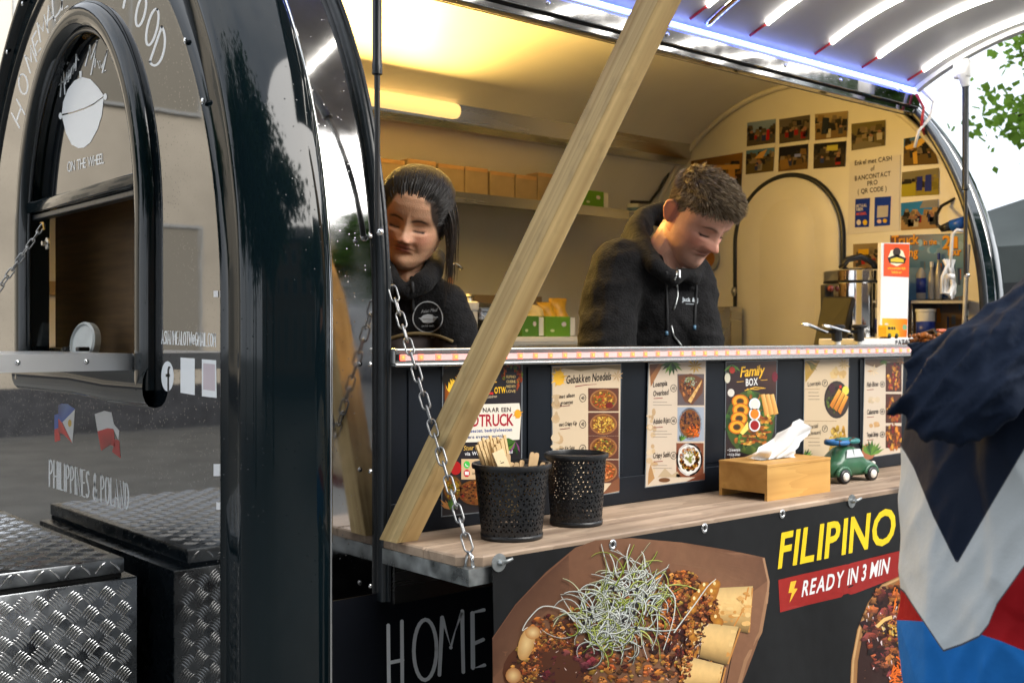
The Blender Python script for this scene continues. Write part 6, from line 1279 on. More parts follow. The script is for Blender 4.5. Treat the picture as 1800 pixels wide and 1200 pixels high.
# white ledge box, sign stand, toy van
a, b = onY(1506, 600, 1.96).x, onY(1640, 600, 1.96).x; zl = onY(1560, 595, 1.96).z
t = thing('white_ledge_box', 'low white box with black lettering along the counter edge under the sign stand', 'box', ((a + b) / 2, 1.98, ZK)); G().box((a, 1.955, ZK), (b, 2.10, zl), bev=.003).obj('box_body', M['white'], t); pm = PM(lambda u, v: onY(u, v, 1.9545), (0, -1, 0)); pm.text('PATAT', (1574, 606), (1602, 604), 8, (.05, .05, .06), 1, wt=1); pm.obj('lettering', t)
ysn = 2.0; qs = ((1549, 427), (1599, 427), (1595, 596), (1547, 596)); t = thing('sign_stand', 'upright table sign, orange top, blank white middle and yellow foot', 'sign', onY(1571, 596, ysn)); A = [onY(u, v, ysn) for u, v in qs]
for p in A[2:]: p.z = zl + .0005
G().add(A + [p + Vector((0, .012, 0)) for p in A], [(0, 3, 2, 1), (4, 5, 6, 7), (0, 1, 5, 4), (1, 2, 6, 5), (2, 3, 7, 6), (3, 0, 4, 7)]).obj('sign_board', M['white'], t); G().box((A[3].x - .02, ysn - .01, zl), (A[2].x + .02, ysn + .05, zl + .004), bev=.001).obj('foot', M['white'], t)
pm = PM(lambda u, v: onY(u, v, ysn - .0006), (0, -1, 0), .0003); OR = rgb(226, 84, 40)
pm.poly([(1553, 485), (1597.5, 487), (1598.5, 429), (1554, 428)], OR, 1); pm.poly([(1550, 594), (1594, 594), (1595, 560), (1551, 559)], rgb(232, 168, 30), 1, [rgb(236, 176, 30), rgb(222, 90, 30), rgb(226, 120, 30), rgb(236, 180, 40)])
pm.ell(1576, 452, 15, 16, rgb(236, 226, 190), 2, 8); pm.poly([(1563, 462), (1590, 463), (1593, 454), (1576, 447), (1560, 453)], rgb(40, 34, 30), 3); pm.poly([(1565, 460), (1588, 461), (1588, 456), (1576, 452), (1565, 455)], rgb(220, 190, 60), 4); pm.ell(1576, 443, 7, 8, rgb(60, 50, 44), 3, 10)
for y in (473, 480): pm.text('uitzonderlijk' if y == 473 else 'lekker', (1560 + (y - 473), y), (1592 - (y - 473), y + .5), 4, rgb(240, 200, 70), 3, wt=1)
pm.ell(1558, 572, 4, 5, rgb(220, 190, 170), 2, 10); pm.ell(1590, 575, 4, 5, rgb(120, 160, 120), 2, 10); pm.obj('print', t)
def toyvan():
    b = onY(1562, 594, 1.975); t = thing('toy_van', 'tiny yellow toy van at the foot of the sign stand', 'toy van', (b.x, 1.975, zl)); ym = mat('yellow_toy_paint', rgb(226, 178, 26), .4); w = .013
    sec = [(-.032, .006), (-.034, .034), (-.031, .040), (.012, .040), (.020, .028), (.034, .024), (.036, .006)]; g = G(); n = len(sec)
    for s in (-1, 1): g.add([(x, s * w, z) for x, z in sec], [tuple(range(n))])
    g.grid([[(x, s * w, z) for x, z in sec + sec[:1]] for s in (-1, 1)]); g.obj('body', ym, t, world=False)
    for x0, x1 in ((-.026, -.012), (-.009, .003), (.006, .014)): G().add([(x0, -w - .0004, .027), (x1, -w - .0004, .027), (x1 - .001, -w - .0004, .035), (x0, -w - .0004, .035)], [(0, 1, 2, 3)]).obj('window', M['black'], t, world=False)
    for x in (-.018, .020):
        o = G().lathe([(.0075, -.003), (.008, 0), (.0075, .002), (.004, .003), (0, .003)], (x, -w, .008), 14, (0, -1, 0)).obj('wheel', M['black'], t, True, world=False); G().lathe([(.0035, 0), (0, .001)], (x, -w - .0032, .008), 10, (0, -1, 0)).obj('hubcap', mat('green_hubcap', rgb(90, 130, 60), .4), o, True, world=False)
    t.scale = (1.15, 1.15, 1.1)
toyvan()
# bottles, tub and tray in front of the poster, wire rack shelf
M['clear'] = mat('clear_shelf', (.5, .48, .44), .15); t = thing('bottle_shelf', 'grey see-through bottle shelf before the festival poster', 'shelf', atD(1650, 530, 4.15)); a, b = atD(1602, 530, 4.2), atD(1706, 530, 4.0)
G().add([atD(1602, 528, 4.1), atD(1706, 528, 3.9), atD(1706, 526, 4.25), atD(1602, 526, 4.45)] + [atD(1602, 533, 4.1), atD(1706, 533, 3.9), atD(1706, 531, 4.25), atD(1602, 531, 4.45)], [(0, 1, 2, 3), (7, 6, 5, 4), (0, 4, 5, 1), (1, 5, 6, 2), (2, 6, 7, 3), (3, 7, 4, 0)]).obj('shelf_plate', M['clear'], t)
for u, tt in ((1604, 4.12), (1700, 3.93)): p = atD(u, 531, tt); G().tube([(p.x, p.y, ZK), p], .005, 6).obj('post', M['steel'], t, True)
def bottle(name, lab, u, v0, v1, tt, r, bm_, cm_, lm_=None):
    p = atD(u, v0, tt); h = atD(u, v1, tt).z - p.z; t = thing(name, lab, 'bottle', p, 'bottles before the festival poster')
    autosmooth(G().lathe([(r * .9, 0), (r, .006), (r, h * .6), (r * .45, h * .78), (r * .42, h * .88)], p, 18).obj('bottle_body', bm_, t), 40); autosmooth(G().lathe([(r * .5, h * .86), (r * .5, h), (0, h)], p, 16).obj('cap', cm_, t), 40)
    if lm_: G().lathe([(r * 1.02, h * .15), (r * 1.02, h * .5)], p, 18).obj('label', lm_, t, True)
bl = mat('royal_blue_plastic', rgb(24, 50, 140), .35); yl = mat('amber_oil', rgb(200, 140, 30), .2); gl = mat('grey_clear_plastic', rgb(150, 150, 150), .15)
bottle('bottle', 'clear bottle with royal blue cap on the bottle shelf', 1622, 526, 452, 4.2, .024, gl, bl, bl); bottle('bottle.001', 'slim amber bottle beside the blue capped one', 1613, 527, 470, 4.24, .012, yl, gl); bottle('bottle.002', 'slim grey bottle with pale cap in the middle of the bottle shelf', 1638, 526, 460, 4.15, .014, gl, M['white'])
bottle('bottle.003', 'tall thin grey bottle right of the middle of the shelf', 1650, 526, 445, 4.12, .012, gl, bl)
t = thing('white_tub', 'white tub with blue lettered band below the bottle shelf', 'tub', atD(1627, 592, 4.05)); p = atD(1627, 592, 4.05); p.z = ZK; h = atD(1627, 543, 4.05).z - ZK; autosmooth(G().lathe([(.030, 0), (.032, .004), (.033, h - .012), (.036, h - .010), (.036, h), (0, h)], p, 22).obj('tub_body', M['white'], t), 40); G().lathe([(.0330, h * .2), (.0335, h * .66)], p, 22).obj('band', bl, t, True)
t = thing('food_tray', 'dark tray of brown fried snacks by the customer hood', 'food tray', atD(1640, 592, 3.7)); p = atD(1640, 585, 3.7); G().box((p.x - .10, p.y - .06, ZK), (p.x + .10, p.y + .06, ZK + .012), bev=.004).obj('tray', M['black'], t)
g = G(); rr = random.Random(4)
for _ in range(60): x, y = rr.uniform(-.09, .09), rr.uniform(-.05, .05); g.ball((p.x + x, p.y + y, ZK + .014 + rr.uniform(0, .024)), rr.uniform(.006, .013), 6, 4)
tag(g.obj('fried_snacks', mat('brown_fried_crust', rgb(140, 84, 34), .6, nscale=40, namt=.5), t, True), kind='stuff')
for s in (-.05, .05): G().tube([(p.x + s, p.y - .055, ZK + .02), (p.x + s * .6, p.y - .02, ZK + .055), (p.x + s * .2, p.y + .04, ZK + .04)], .006, 6).obj('tong_arm', M['black'], t, True)
G().box((p.x - .015, p.y - .03, ZK + .048), (p.x + .035, p.y - .018, ZK + .058), bev=.003).obj('tong_grip', mat('salmon_grip', rgb(210, 110, 80), .5), t)
# white cable bundle and blue plug
t = thing('cable_bundle', 'bundle of white cable tied and hung by the poster', 'cable', atD(1672, 430, 3.85)); P0 = [atD(u, v, 3.85) for u, v in ((1700, 408, ), (1682, 404), (1674, 412), (1672, 440), (1670, 470))]; G().tube(P0, .006, 6).obj('cable', M['white'], t, True)
for i, du in enumerate((-12, -7, -2, 4, 9)): G().tube([atD(1670 + du * .3, 462, 3.85), atD(1668 + du, 490 - abs(du) * .3, 3.85 + .01 * i), atD(1668 + du * 1.1, 515, 3.84), atD(1673 + du * .4, 527 - abs(du), 3.83), atD(1677 + du * .2, 500, 3.84), atD(1671, 478, 3.85), atD(1669 + du * .9, 456, 3.85)], .0055, 6).obj('cable_loop', M['white'], t, True)
G().tube([atD(1664, 486, 3.82), atD(1677, 486, 3.82)], .010, 8).obj('tie', M['white'], t, True)
t = thing('blue_plug', 'blue and black cable plug hanging by the curved edge of the opening', 'plug', atD(1672, 398, 3.95)); G().tube([atD(1655, 402, 3.98), atD(1672, 397, 3.95)], [.013, .018], 10).obj('boot', M['black'], t, True); G().tube([atD(1672, 397, 3.949), atD(1700, 389, 3.91)], [.021, .020], 12).obj('plug_shell', mat('bright_blue_plug', rgb(30, 92, 190), .35), t, True)
G().tube([atD(1655, 402, 3.98), atD(1647, 395, 4.0), atD(1645, 380, 4.05), atD(1655, 362, 4.1), atD(1680, 348, 4.1)], .006, 6).obj('cord', M['black'], t, True)
t = thing('white_conduit', 'white conduit pipe standing by the far edge of the opening', 'pipe', atD(1690, 592, 3.9)); G().tube([atD(1694, 592, 3.9), atD(1698, 500, 3.9), atD(1702, 430, 3.9)], .008, 8).obj('pipe', M['white'], t, True)
t = thing('grey_stack', 'grey appliance panel on the floor side behind the man', 'panel', atD(1272, 600, 4.6)); a, b = onX(1262, 600, 3.8), onX(1290, 600, 3.8); G().box((3.78, b.y, .46), (3.86, a.y + .15, onX(1275, 539, 3.8).z), bev=.004).obj('panel', M['steel'], t)
M['oval'] = mat('grey_oval_mirror', (.35, .35, .33), .3); t = thing('round_trivet', 'grey rimmed wooden disc hung on the far wall beside the man chin', 'trivet', onX(1250, 455, 3.88)); autosmooth(G().lathe([(.055, 0), (.055, .012), (.04, .014), (0, .014)], onX(1248, 455, 3.89), 28, (-1, 0, 0)).obj('rim', M['oval'], t), 40); G().lathe([(.038, .0145), (0, .015)], onX(1248, 455, 3.889), 24, (-1, 0, 0)).obj('face', M['hand'], t)
# ================================================================== PEOPLE
from mathutils.bvhtree import BVHTree
_ico = {}
def ico(sub=2):
    if sub not in _ico:
        bm = bmesh.new(); bmesh.ops.create_icosphere(bm, subdivisions=sub, radius=1); _ico[sub] = [v.co.copy() for v in bm.verts]; bm.free()
    return _ico[sub]
def hull(bm, balls, sub=2):
    """convex skin round balls (centre, radius | (rx, ry, rz) with optional matrix)"""
    new = []
    for b in balls:
        c, r = Vector(b[0]), b[1]; m = b[2] if len(b) > 2 else None; rr = r if isinstance(r, (tuple, list)) else (r, r, r)
        for v in ico(sub):
            q = Vector((v.x * rr[0], v.y * rr[1], v.z * rr[2])); new.append(bm.verts.new(c + (m @ q if m is not None else q)))
    r = bmesh.ops.convex_hull(bm, input=new)
    bmesh.ops.delete(bm, geom=[g for g in set(r['geom_interior'] + r['geom_unused']) if isinstance(g, bmesh.types.BMVert)], context='VERTS')
def chainh(bm, balls, sub=2):
    for a, b in zip(balls[:-1], balls[1:]): hull(bm, [a, b], sub)
def skin_of(bm, voxel, smooth=4, extra=None):
    """one continuous surface over everything in bm"""
    me = bpy.data.meshes.new('tmp'); bm.to_mesh(me); bm.free()
    o = bpy.data.objects.new('tmp', me); COL.objects.link(o)
    r = o.modifiers.new('r', 'REMESH'); r.mode = 'VOXEL'; r.voxel_size = voxel
    if smooth: s = o.modifiers.new('s', 'SMOOTH'); s.iterations = smooth; s.factor = .5
    dg = bpy.context.evaluated_depsgraph_get(); m2 = bpy.data.meshes.new_from_object(o.evaluated_get(dg))
    bpy.data.objects.remove(o); bpy.data.meshes.remove(me); return m2
def wrinkle(me, fn):
    """move every point along its normal by fn(position, normal)"""
    me.update(); n = [v.normal.copy() for v in me.vertices]; out = []
    for v, k in zip(me.vertices, n): v.co = v.co + k * fn(v.co, k)
    me.update()
def put(me, name, m, parent, smooth=True):
    me.name = name
    if smooth: me.polygons.foreach_set('use_smooth', [True] * len(me.polygons))
    me.materials.clear(); me.materials.append(m)
    inv = wm(parent).inverted()
    me.transform(inv); return link(name, me, parent)
def world_bvh(o):
    w = wm(o); return BVHTree.FromPolygons([w @ v.co for v in o.data.vertices], [tuple(p.vertices) for p in o.data.polygons])
def shell(src, pred, off, name, m, parent):
    """a layer of cloth over part of another garment"""
    w = wm(src); me = src.data; idx = {}; vs = []; fs = []
    for p in me.polygons:
        if all(pred(w @ me.vertices[i].co, me.vertices[i].normal) for i in p.vertices):
            f = []
            for i in p.vertices:
                if i not in idx: idx[i] = len(vs); vs.append(w @ me.vertices[i].co + (w.to_3x3() @ me.vertices[i].normal) * off)
                f.append(idx[i])
            fs.append(tuple(f))
    return mesh_obj(name, vs, fs, m, parent, True)
def basis(c, yaw, pitch, roll):
    away = Vector((c.x, c.y, 0)).normalized(); right = away.cross(UP); B = Matrix((right, away, UP)).transposed()
    return B @ Matrix.Rotation(R(yaw), 3, 'Z') @ Matrix.Rotation(R(pitch), 3, 'X') @ Matrix.Rotation(R(roll), 3, 'Y')
PROFILE = [(-.004, .020, .070, .005), (.0, .030, .080, .018), (.012, .040, .088, .028), (.03, .049, .0895, .038), (.05, .0565, .0885, .048), (.07, .0615, .0895, .058), (.09, .0655, .0890, .066), (.11, .069, .0875, .078), (.13, .072, .0885, .088), (.15, .0745, .0915, .096), (.17, .0755, .090, .100), (.19, .073, .083, .098), (.208, .063, .069, .087), (.222, .045, .048, .063), (.229, .022, .024, .032), (.231, .004, .004, .006)]
def lerp_profile(u, wide):
    P = PROFILE
    for a, b in zip(P[:-1], P[1:]):
        if u <= b[0]:
            k = max(0, (u - a[0]) / (b[0] - a[0])); k = k * k * (3 - 2 * k) * .3 + k * .7; r = [a[i] + (b[i] - a[i]) * k for i in (1, 2, 3)]; break
    else: r = list(P[-1][1:])
    w = wide(u); return r[0] * w, r[1], r[2]
def gs(x, z, cx, cz, sx, sz): return math.exp(-((x - cx) / sx) ** 2 / 2 - ((z - cz) / sz) ** 2 / 2)
def face_disp(x, u0, f):
    """outward (forward) relief of the face at side x and height u above the chin; f holds per-person factors"""
    d = 0; ax = abs(x); u = u0
    d += f['nose'] * (.0235 * gs(ax, u, 0, .0900, .0105, .0105) + .015 * gs(ax, u, 0, .104, .0085, .013) + .0095 * gs(ax, u, 0, .122, .0075, .014)) + f['ala'] * .0105 * gs(ax, u, .0135, .0855, .0070, .0068)
    d -= .006 * gs(ax, u, .0065, .0795, .004, .003)
    d -= .0125 * gs(ax, u, .031, .119, .017, .0105); d += .0062 * gs(ax, u, .0315, .1145, .0125, .0075)
    d -= .0032 * gs(ax, u, .031, .1085, .015, .0022); d += .003 * gs(ax, u, .031, .101, .015, .004)
    d += f['brow'] * .0048 * gs(ax, u, .027, .135, .020, .0065)
    um = u + f.get('droop', 1.) * ax * ax; mw = f.get('mw', 1.); d += f['lip'] * (.0065 * gs(ax, um, .005 * mw, .0695, .014 * mw, .0042) + .0072 * gs(ax, um, 0, .0585, .014 * mw, .0048)); d -= .0062 * gs(ax, um, 0, .0640, .021 * mw, .0020)
    d -= .0048 * gs(ax, u, 0, .0475, .018, .0055); d += .0068 * gs(ax, u, 0, .024, .016, .012)
    d += f['cheek'] * .006 * gs(ax, u, .044, .088, .018, .018); d -= f['fold'] * .0028 * gs(ax - .020 - (.085 - u) * .42, u, 0, .074, .0042, .016)
    d -= .002 * gs(ax, u, 0, .0765, .003, .004)
    if f.get('lines'):
        for z0 in (.150, .158, .167): d -= f['lines'] * math.exp(-((u - z0 - .002 * math.sin(ax * 90)) / .0016) ** 2) * math.exp(-(ax / .034) ** 4)
        d -= f['lines'] * .8 * math.exp(-((u - .103 + .1 * (ax - .031)) / .0016) ** 2) * gs(ax, 0, .031, 0, .012, 1)
    d -= f['fold'] * .0022 * gs(ax, u, .0075, .139, .0022, .008)
    return d
def make_person(name, label, hc, yaw, pitch, roll, sc, f, tones, neck, bust, voxel=.0023):
    """body: head, neck and bust as one skin, coloured by its own features"""
    t = thing(name, label, 'person', Vector((hc.x, hc.y, .30)))
    B = basis(hc, yaw, pitch, roll); wide = f['wide']
    L2W = lambda p: hc + B @ (Vector((p[0], p[1], p[2] - .115)) * sc)
    bm = bmesh.new(); rows = []; NU, NA = 110, 120
    for i in range(NU + 1):
        u = -.004 + .2349 * i / NU; W_, F_, Bk = lerp_profile(u, wide); r = []
        for k in range(NA):
            a = 2 * PI * k / NA; a = a - .28 * math.sin(a) * 0; c, s = math.cos(a), math.sin(a)      # a=0 is straight ahead
            e = .92; x = W_ * (abs(s) ** e) * (1 if s > 0 else -1); y = -(F_ if c > 0 else Bk) * (abs(c) ** (.86 if c > 0 else 1)) * (1 if c > 0 else -1)
            if c > 0: y -= face_disp(x, u, f) * min(1, c * 2.2)
            r.append(bm.verts.new(L2W((x, y, u))))
        rows.append(r)
    for i in range(NU):
        for k in range(NA): bm.faces.new((rows[i][k], rows[i][(k + 1) % NA], rows[i + 1][(k + 1) % NA], rows[i + 1][k]))
    bm.faces.new(rows[0][::-1]); bm.faces.new(rows[-1])
    chainh(bm, [(L2W((0, .022, .075)), .050 * sc), (neck, .056 * sc)])
    chainh(bm, [(neck, .056 * sc)] + bust)
    # ears
    for s in ((-1, 1) if f.get('ears', 1) else ()):
        pts = [L2W((s * (.072 + q[2]) * wide(.11), .008 + q[0], .108 + q[1])) for q in [(.000, -.026, 0), (.012, -.020, .006), (.022, .0, .013), (.022, .018, .015), (.010, .030, .012), (-.002, .026, .006)]]
        chainh(bm, [(p, .0052 * sc) for p in pts], 1); hull(bm, [(pts[0], .004), (pts[2], .003), (pts[4], .003), (pts[5], .004), (L2W((s * .066, .004, .11)), .004)], 1)
    me = skin_of(bm, voxel, 2)
    inv = B.transposed(); ca = me.color_attributes.new('Col', 'FLOAT_COLOR', 'POINT'); cols = []
    for v in me.vertices:
        p = inv @ (v.co - hc) / sc; x, y, u = p.x, p.y, p.z + .115; ax = abs(x); c = Vector(tones['skin'])
        k = mnoise.noise(v.co * 45) * .10 + mnoise.noise(v.co * 220) * .06; c = c * (1 + k)
        if y < -.03:
            m = 0
            for a_, b_ in ((.0700, .0050), (.0582, .0062)): m = max(m, math.exp(-(((u + tones['droop'] * ax * ax - a_) / b_) ** 4)) * math.exp(-((ax / (.0215 * f.get('mw', 1.))) ** 6)))
            c = c.lerp(Vector(tones['lip']), m * .8); c = c.lerp(Vector(tones['dark']), .75 * math.exp(-((u + tones['droop'] * ax * ax - .0643) / .0019) ** 2) * math.exp(-((ax / (.024 * f.get('mw', 1.))) ** 6)))
            c = c.lerp(Vector(tones['blush']), .55 * gs(ax, u, .042, .088, .016, .016) + .4 * gs(ax, u, 0, .09, .012, .010)); c = c.lerp(Vector(tones['lid']), .5 * gs(ax, u, .031, .117, .015, .0065))
            c = c.lerp(Vector(tones['dark']), .7 * gs(ax, u, .0065, .0790, .0036, .0026))
            bz = .1345 + .004 * math.sin((ax - .012) / .036 * PI) - .0025 * max(0, (ax - .035) / .012); c = c.lerp(Vector(tones['hair']), tones['browk'] * math.exp(-(((u - bz) / .0040) ** 2)) * (1 / (1 + math.exp(-(ax - .011) / .0018))) * (1 / (1 + math.exp((ax - .047) / .002))))
            lz = .1105 - .0022 * (1 - ((ax - .031) / .0145) ** 2); c = c.lerp(Vector((.008, .006, .006)), .95 * math.exp(-(((u - lz - .0006) / .0027) ** 2)) * math.exp(-(((ax - .031) / .0145) ** 8)))
            c = c.lerp(Vector(tones['beard']), tones['beardk'] * (gs(ax, u, .02, .03, .05, .03)) * (1 if u < .08 else 0))
        if ax > .066 and -.01 < y < .05 and .06 < u < .15: c = c.lerp(Vector(tones['blush']), .6)
        hl = f['hairline'](x, y)
        if u > hl: c = c.lerp(Vector(tones['hair']), min(1, (u - hl) / .014) * .96)
        cols += [c.x, c.y, c.z, 1]
    ca.data.foreach_set('color', cols)
    put(me, 'body', tones['mat'], t)
    return t, L2W, B
def skull(x_a, u, wide, off=0):
    """a point on the skull: azimuth (0 = ahead) and height"""
    W_, F_, Bk = lerp_profile(u, wide); c, s = math.cos(x_a), math.sin(x_a); return Vector((W_ * s * (1 + off / .07), -(F_ if c > 0 else Bk) * c * (1 + off / .09), u + (off if u > .2 else 0)))
def on_skull(d, wide, off):
    c = Vector((0, 0, .13)); lo, hi = 0., .2
    for _ in range(18):
        r = (lo + hi) / 2; q = c + d * r; W_, F_, Bk = lerp_profile(max(-.004, min(.2309, q.z)), wide)
        if q.z < .231 and (q.x / W_) ** 2 + (q.y / (F_ if q.y < 0 else Bk)) ** 2 < 1: lo = r
        else: hi = r
    return c + d * (lo + off)
def ribbons(strands, w, name, m, parent, taper=.25, cols=None):
    vs = []; fs = []; cc = []
    for P in strands:
        n = len(vs); N = len(P); side = None
        for i, p in enumerate(P):
            d = (P[min(i + 1, N - 1)] - P[max(i - 1, 0)]).normalized(); q = d.orthogonal().normalized() if side is None else (side - d * side.dot(d)).normalized()
            side = q; r = d.cross(q); ww = w * (1 - (1 - taper) * i / (N - 1)) / 2
            vs += [p + q * ww, p + (q * -.5 + r * .87) * ww, p + (q * -.5 - r * .87) * ww]
        for i in range(N - 1):
            for k in range(3): fs.append((n + i * 3 + k, n + i * 3 + (k + 1) % 3, n + i * 3 + 3 + (k + 1) % 3, n + i * 3 + 3 + k))
    o = mesh_obj(name, vs, fs, m, parent, True)
    if cols:
        for P, c in zip(strands, cols): cc += [c[0], c[1], c[2], 1.] * (3 * len(P))
        ca = o.data.color_attributes.new('Col', 'FLOAT_COLOR', 'POINT'); ca.data.foreach_set('color', cc)
    return o
def hand(parent, wrist, d, nrm, m, s=1.0, side=1):
    """palm, four bent fingers of unequal length and a thumb leaving the side of the palm; d = along the hand, nrm = back of the hand"""
    d = Vector(d).normalized(); nrm = Vector(nrm); nrm = (nrm - d * nrm.dot(d)).normalized(); x = d.cross(nrm) * side; P = lambda a, b, c: wrist + (x * a + d * b + nrm * c) * s
    bm = bmesh.new(); hull(bm, [(P(-.022, .0, 0), .017 * s), (P(.022, .0, 0), .017 * s), (P(-.034, .085, 0), .012 * s), (P(.034, .08, 0), .012 * s)])
    for a, L_, k in ((-.032, .066, 0), (-.011, .076, 0), (.011, .072, 0), (.031, .058, 0)): chainh(bm, [(P(a, .083, 0), .0098 * s), (P(a * 1.05, .083 + L_ * .5, -.008), .0088 * s), (P(a * 1.06, .083 + L_ * .78, -.028), .008 * s), (P(a * 1.05, .083 + L_ * .86, -.048), .007 * s)])
    chainh(bm, [(P(-.030, .02, -.004), .014 * s), (P(-.052, .055, -.016), .0115 * s), (P(-.056, .085, -.030), .0095 * s), (P(-.046, .104, -.040), .008 * s)])
    return put(skin_of(bm, .0026, 3), 'hand', m, parent)
def skinmat(name):
    m = mat(name, attr=True, rough=.46, spec=.42, bump=.16, bscale=330); b = m.node_tree.nodes['Principled BSDF']; b.inputs['Subsurface Weight'].default_value = .12; b.inputs['Subsurface Radius'].default_value = (.01, .004, .002); b.inputs['Subsurface Scale'].default_value = .6; return m
M['fleece'] = mat('black_fleece', (.0075, .0075, .0085), .92, spec=.22, sheen=.03, nscale=70, namt=.45, bump=.4, bscale=180); M['rib'] = mat('black_ribbing', (.010, .010, .011), .95, bump=.3, bscale=200)
M['cord'] = mat('black_cord', (.016, .017, .019), .8); M['jeans'] = mat('dark_trousers', (.015, .018, .03), .9)
def legs(t, hips, fl, dirx, m=None):
    bm = bmesh.new()
    for s in (-1, 1):
        h = hips + dirx * s * .085; k = Vector((h.x, h.y, (h.z + fl) / 2 + .02)); a = Vector((h.x, h.y, fl + .09)); chainh(bm, [(h, .095), (k, .062), (a, .05)])
    hull(bm, [(hips + dirx * .08, .10), (hips - dirx * .08, .10)]); put(skin_of(bm, .012, 4), 'trousers', m or M['jeans'], t)
    for s in (-1, 1):
        a = hips + dirx * s * .085; fw = UP.cross(dirx); bm = bmesh.new(); hull(bm, [(Vector((a.x, a.y, fl + .045)) + fw * .06, (.042, .042, .04)), (Vector((a.x, a.y, fl + .03)) - fw * .16, (.04, .04, .028))]); put(skin_of(bm, .008, 2), 'shoe', M['black'], t)
WN = lambda s, a: lambda p, n: 0
def cloth_noise(amp, sc=(9, 9, 22), amp2=.0015):
    return lambda p, n: amp * (1 - abs(mnoise.noise(Vector((p.x * sc[0], p.y * sc[1], p.z * sc[2])))) * 2.6) + amp2 * mnoise.noise(p * 55)

# ------------------------------------------------------------------ the woman
hc = atD(729, 381, 2.60)
f = dict(ears=0, droop=9., mw=.84, nose=.72, ala=1.45, brow=.45, lip=1.15, cheek=1.15, fold=.9, wide=lambda u: 1.10 + .10 * gs(u, 0, .07, 0, .03, 1) + .16 * gs(u, 0, .02, 0, .025, 1) - .03 * (u > .19), hairline=lambda x, y: .199 - 13 * x * x - max(0, abs(x) - .045) * 1.6 + .003 * math.sin(x * 300) if y < .0 else (.12 if y < .03 else .05))
tw = dict(skin=rgb(226, 176, 142), lip=rgb(178, 92, 92), dark=rgb(70, 30, 26), blush=rgb(214, 130, 108), lid=rgb(160, 106, 78), hair=(.008, .006, .005), beard=rgb(150, 100, 80), beardk=0, browk=.92, droop=4.0, mat=skinmat('tan_skin'))
neck = atD(716, 478, 2.66)
WO, L2W, BW = make_person('person', 'woman in black hoodie and brown apron looking down behind the counter', hc, -15, 24, 16, .925, f, tw, neck, [(atD(716, 505, 2.68), .075)])
wide = f['wide']; rnd = random.Random(21); S = []
bun = Vector((0, .125, .155))
def root(rnd, wide):
    d = Vector((rnd.gauss(0, 1), rnd.gauss(0, 1), rnd.gauss(0, 1))).normalized(); return on_skull(d, wide, .0005)
for i in range(13000):                                  # combed back from the brow to the knot
    p0 = root(rnd, wide); u0 = p0.z
    if u0 < f['hairline'](p0.x, p0.y) + rnd.random() ** 2 * .012 - .002 or u0 < .05: continue
    P = []; c0 = Vector((0, 0, .13)); d0 = (p0 - c0).normalized(); d1 = (bun - c0).normalized(); ang = d0.angle(d1); reach = rnd.uniform(.55, .92); jx = rnd.uniform(-.05, .05)
    for k in range(8):
        q = k / 7 * reach; d = (d0 * math.sin((1 - q) * ang) + d1 * math.sin(q * ang)) / max(.02, math.sin(ang)); d = (d + Vector((jx * q, 0, .02 * math.sin(9 * q + i)))).normalized()
        lift = .004 + .007 * max(0, d.z) * math.sin(PI * min(1, q * 1.4)) + rnd.uniform(0, .0025); P.append(L2W(on_skull(d, wide, lift * min(1, k / 1.5 + .15))))
    S.append(P)
M['hairw'] = mat('dark_brown_hair', (.010, .007, .006), .45, spec=.5, nscale=40, namt=.5); ribbons(S, .0022, 'hair', M['hairw'], WO)
g = G(); g.ball((0, 0, 0), (.036, .030, .036), 18, 12); o = g.obj('hair_knot', M['hairw'], WO, True, world=False); o.location = wm(WO).inverted() @ L2W((0, .128, .150))
S = []
for i in range(120):                                    # loose locks in front of the ear and down to the collar
    s = 1 if i % 5 else -1; x0 = s * rnd.uniform(.066, .080); st = Vector((x0, rnd.uniform(-.030, .035), rnd.uniform(.12, .175))); e = rnd.uniform(.10, .21) if s > 0 else rnd.uniform(.05, .1); P = []
    for k in range(8):
        q = k / 7; p = L2W((st.x + s * (.016 * math.sin(q * 2.6) + rnd.uniform(0, .002)), st.y + .012 * q, st.z)); p.z -= e * q * q * .9 + e * q * .1; P.append(p)
    S.append(P)
M['hairlock'] = mat('lit_brown_hair_locks', (.020, .012, .007), .4, nscale=30, namt=.5); ribbons(S[::5], .0032, 'loose_hair', M['hairlock'], WO); ribbons([q for i, q in enumerate(S) if i % 5], .0032, 'loose_hair', M['hairlock'], WO)  # lighter brown than the hair: warm light on the locks put into their colour
S = []
for s in (-1, 1):
    for i in range(26): x = .0175 + .027 * i / 25; z = .1105 - .0022 * (1 - ((x - .031) / .0145) ** 2); b = Vector((s * x, -.083 - face_disp(x, z, f) + .004, z)); S.append([L2W(b), L2W(b + Vector((s * .0008 * (i - 12) / 12, -.0035, -.0022)))])
ribbons(S, .0016, 'eyelashes', M['hairw'], WO)
S = []
for s in (-1, 1):
    for i in range(130): x = rnd.uniform(.013, .049); z = .1340 + .0045 * math.sin((x - .012) / .037 * PI) + rnd.uniform(-.0022, .0022) * (1 - .5 * (x > .036)); b = Vector((s * x, -.0885 - face_disp(x, z, f) + .0032 + x * x * 9, z)); S.append([L2W(b), L2W(b + Vector((s * .006, -.0012, .0008)))])
ribbons(S, .0013, 'eyebrows', M['hairw'], WO)
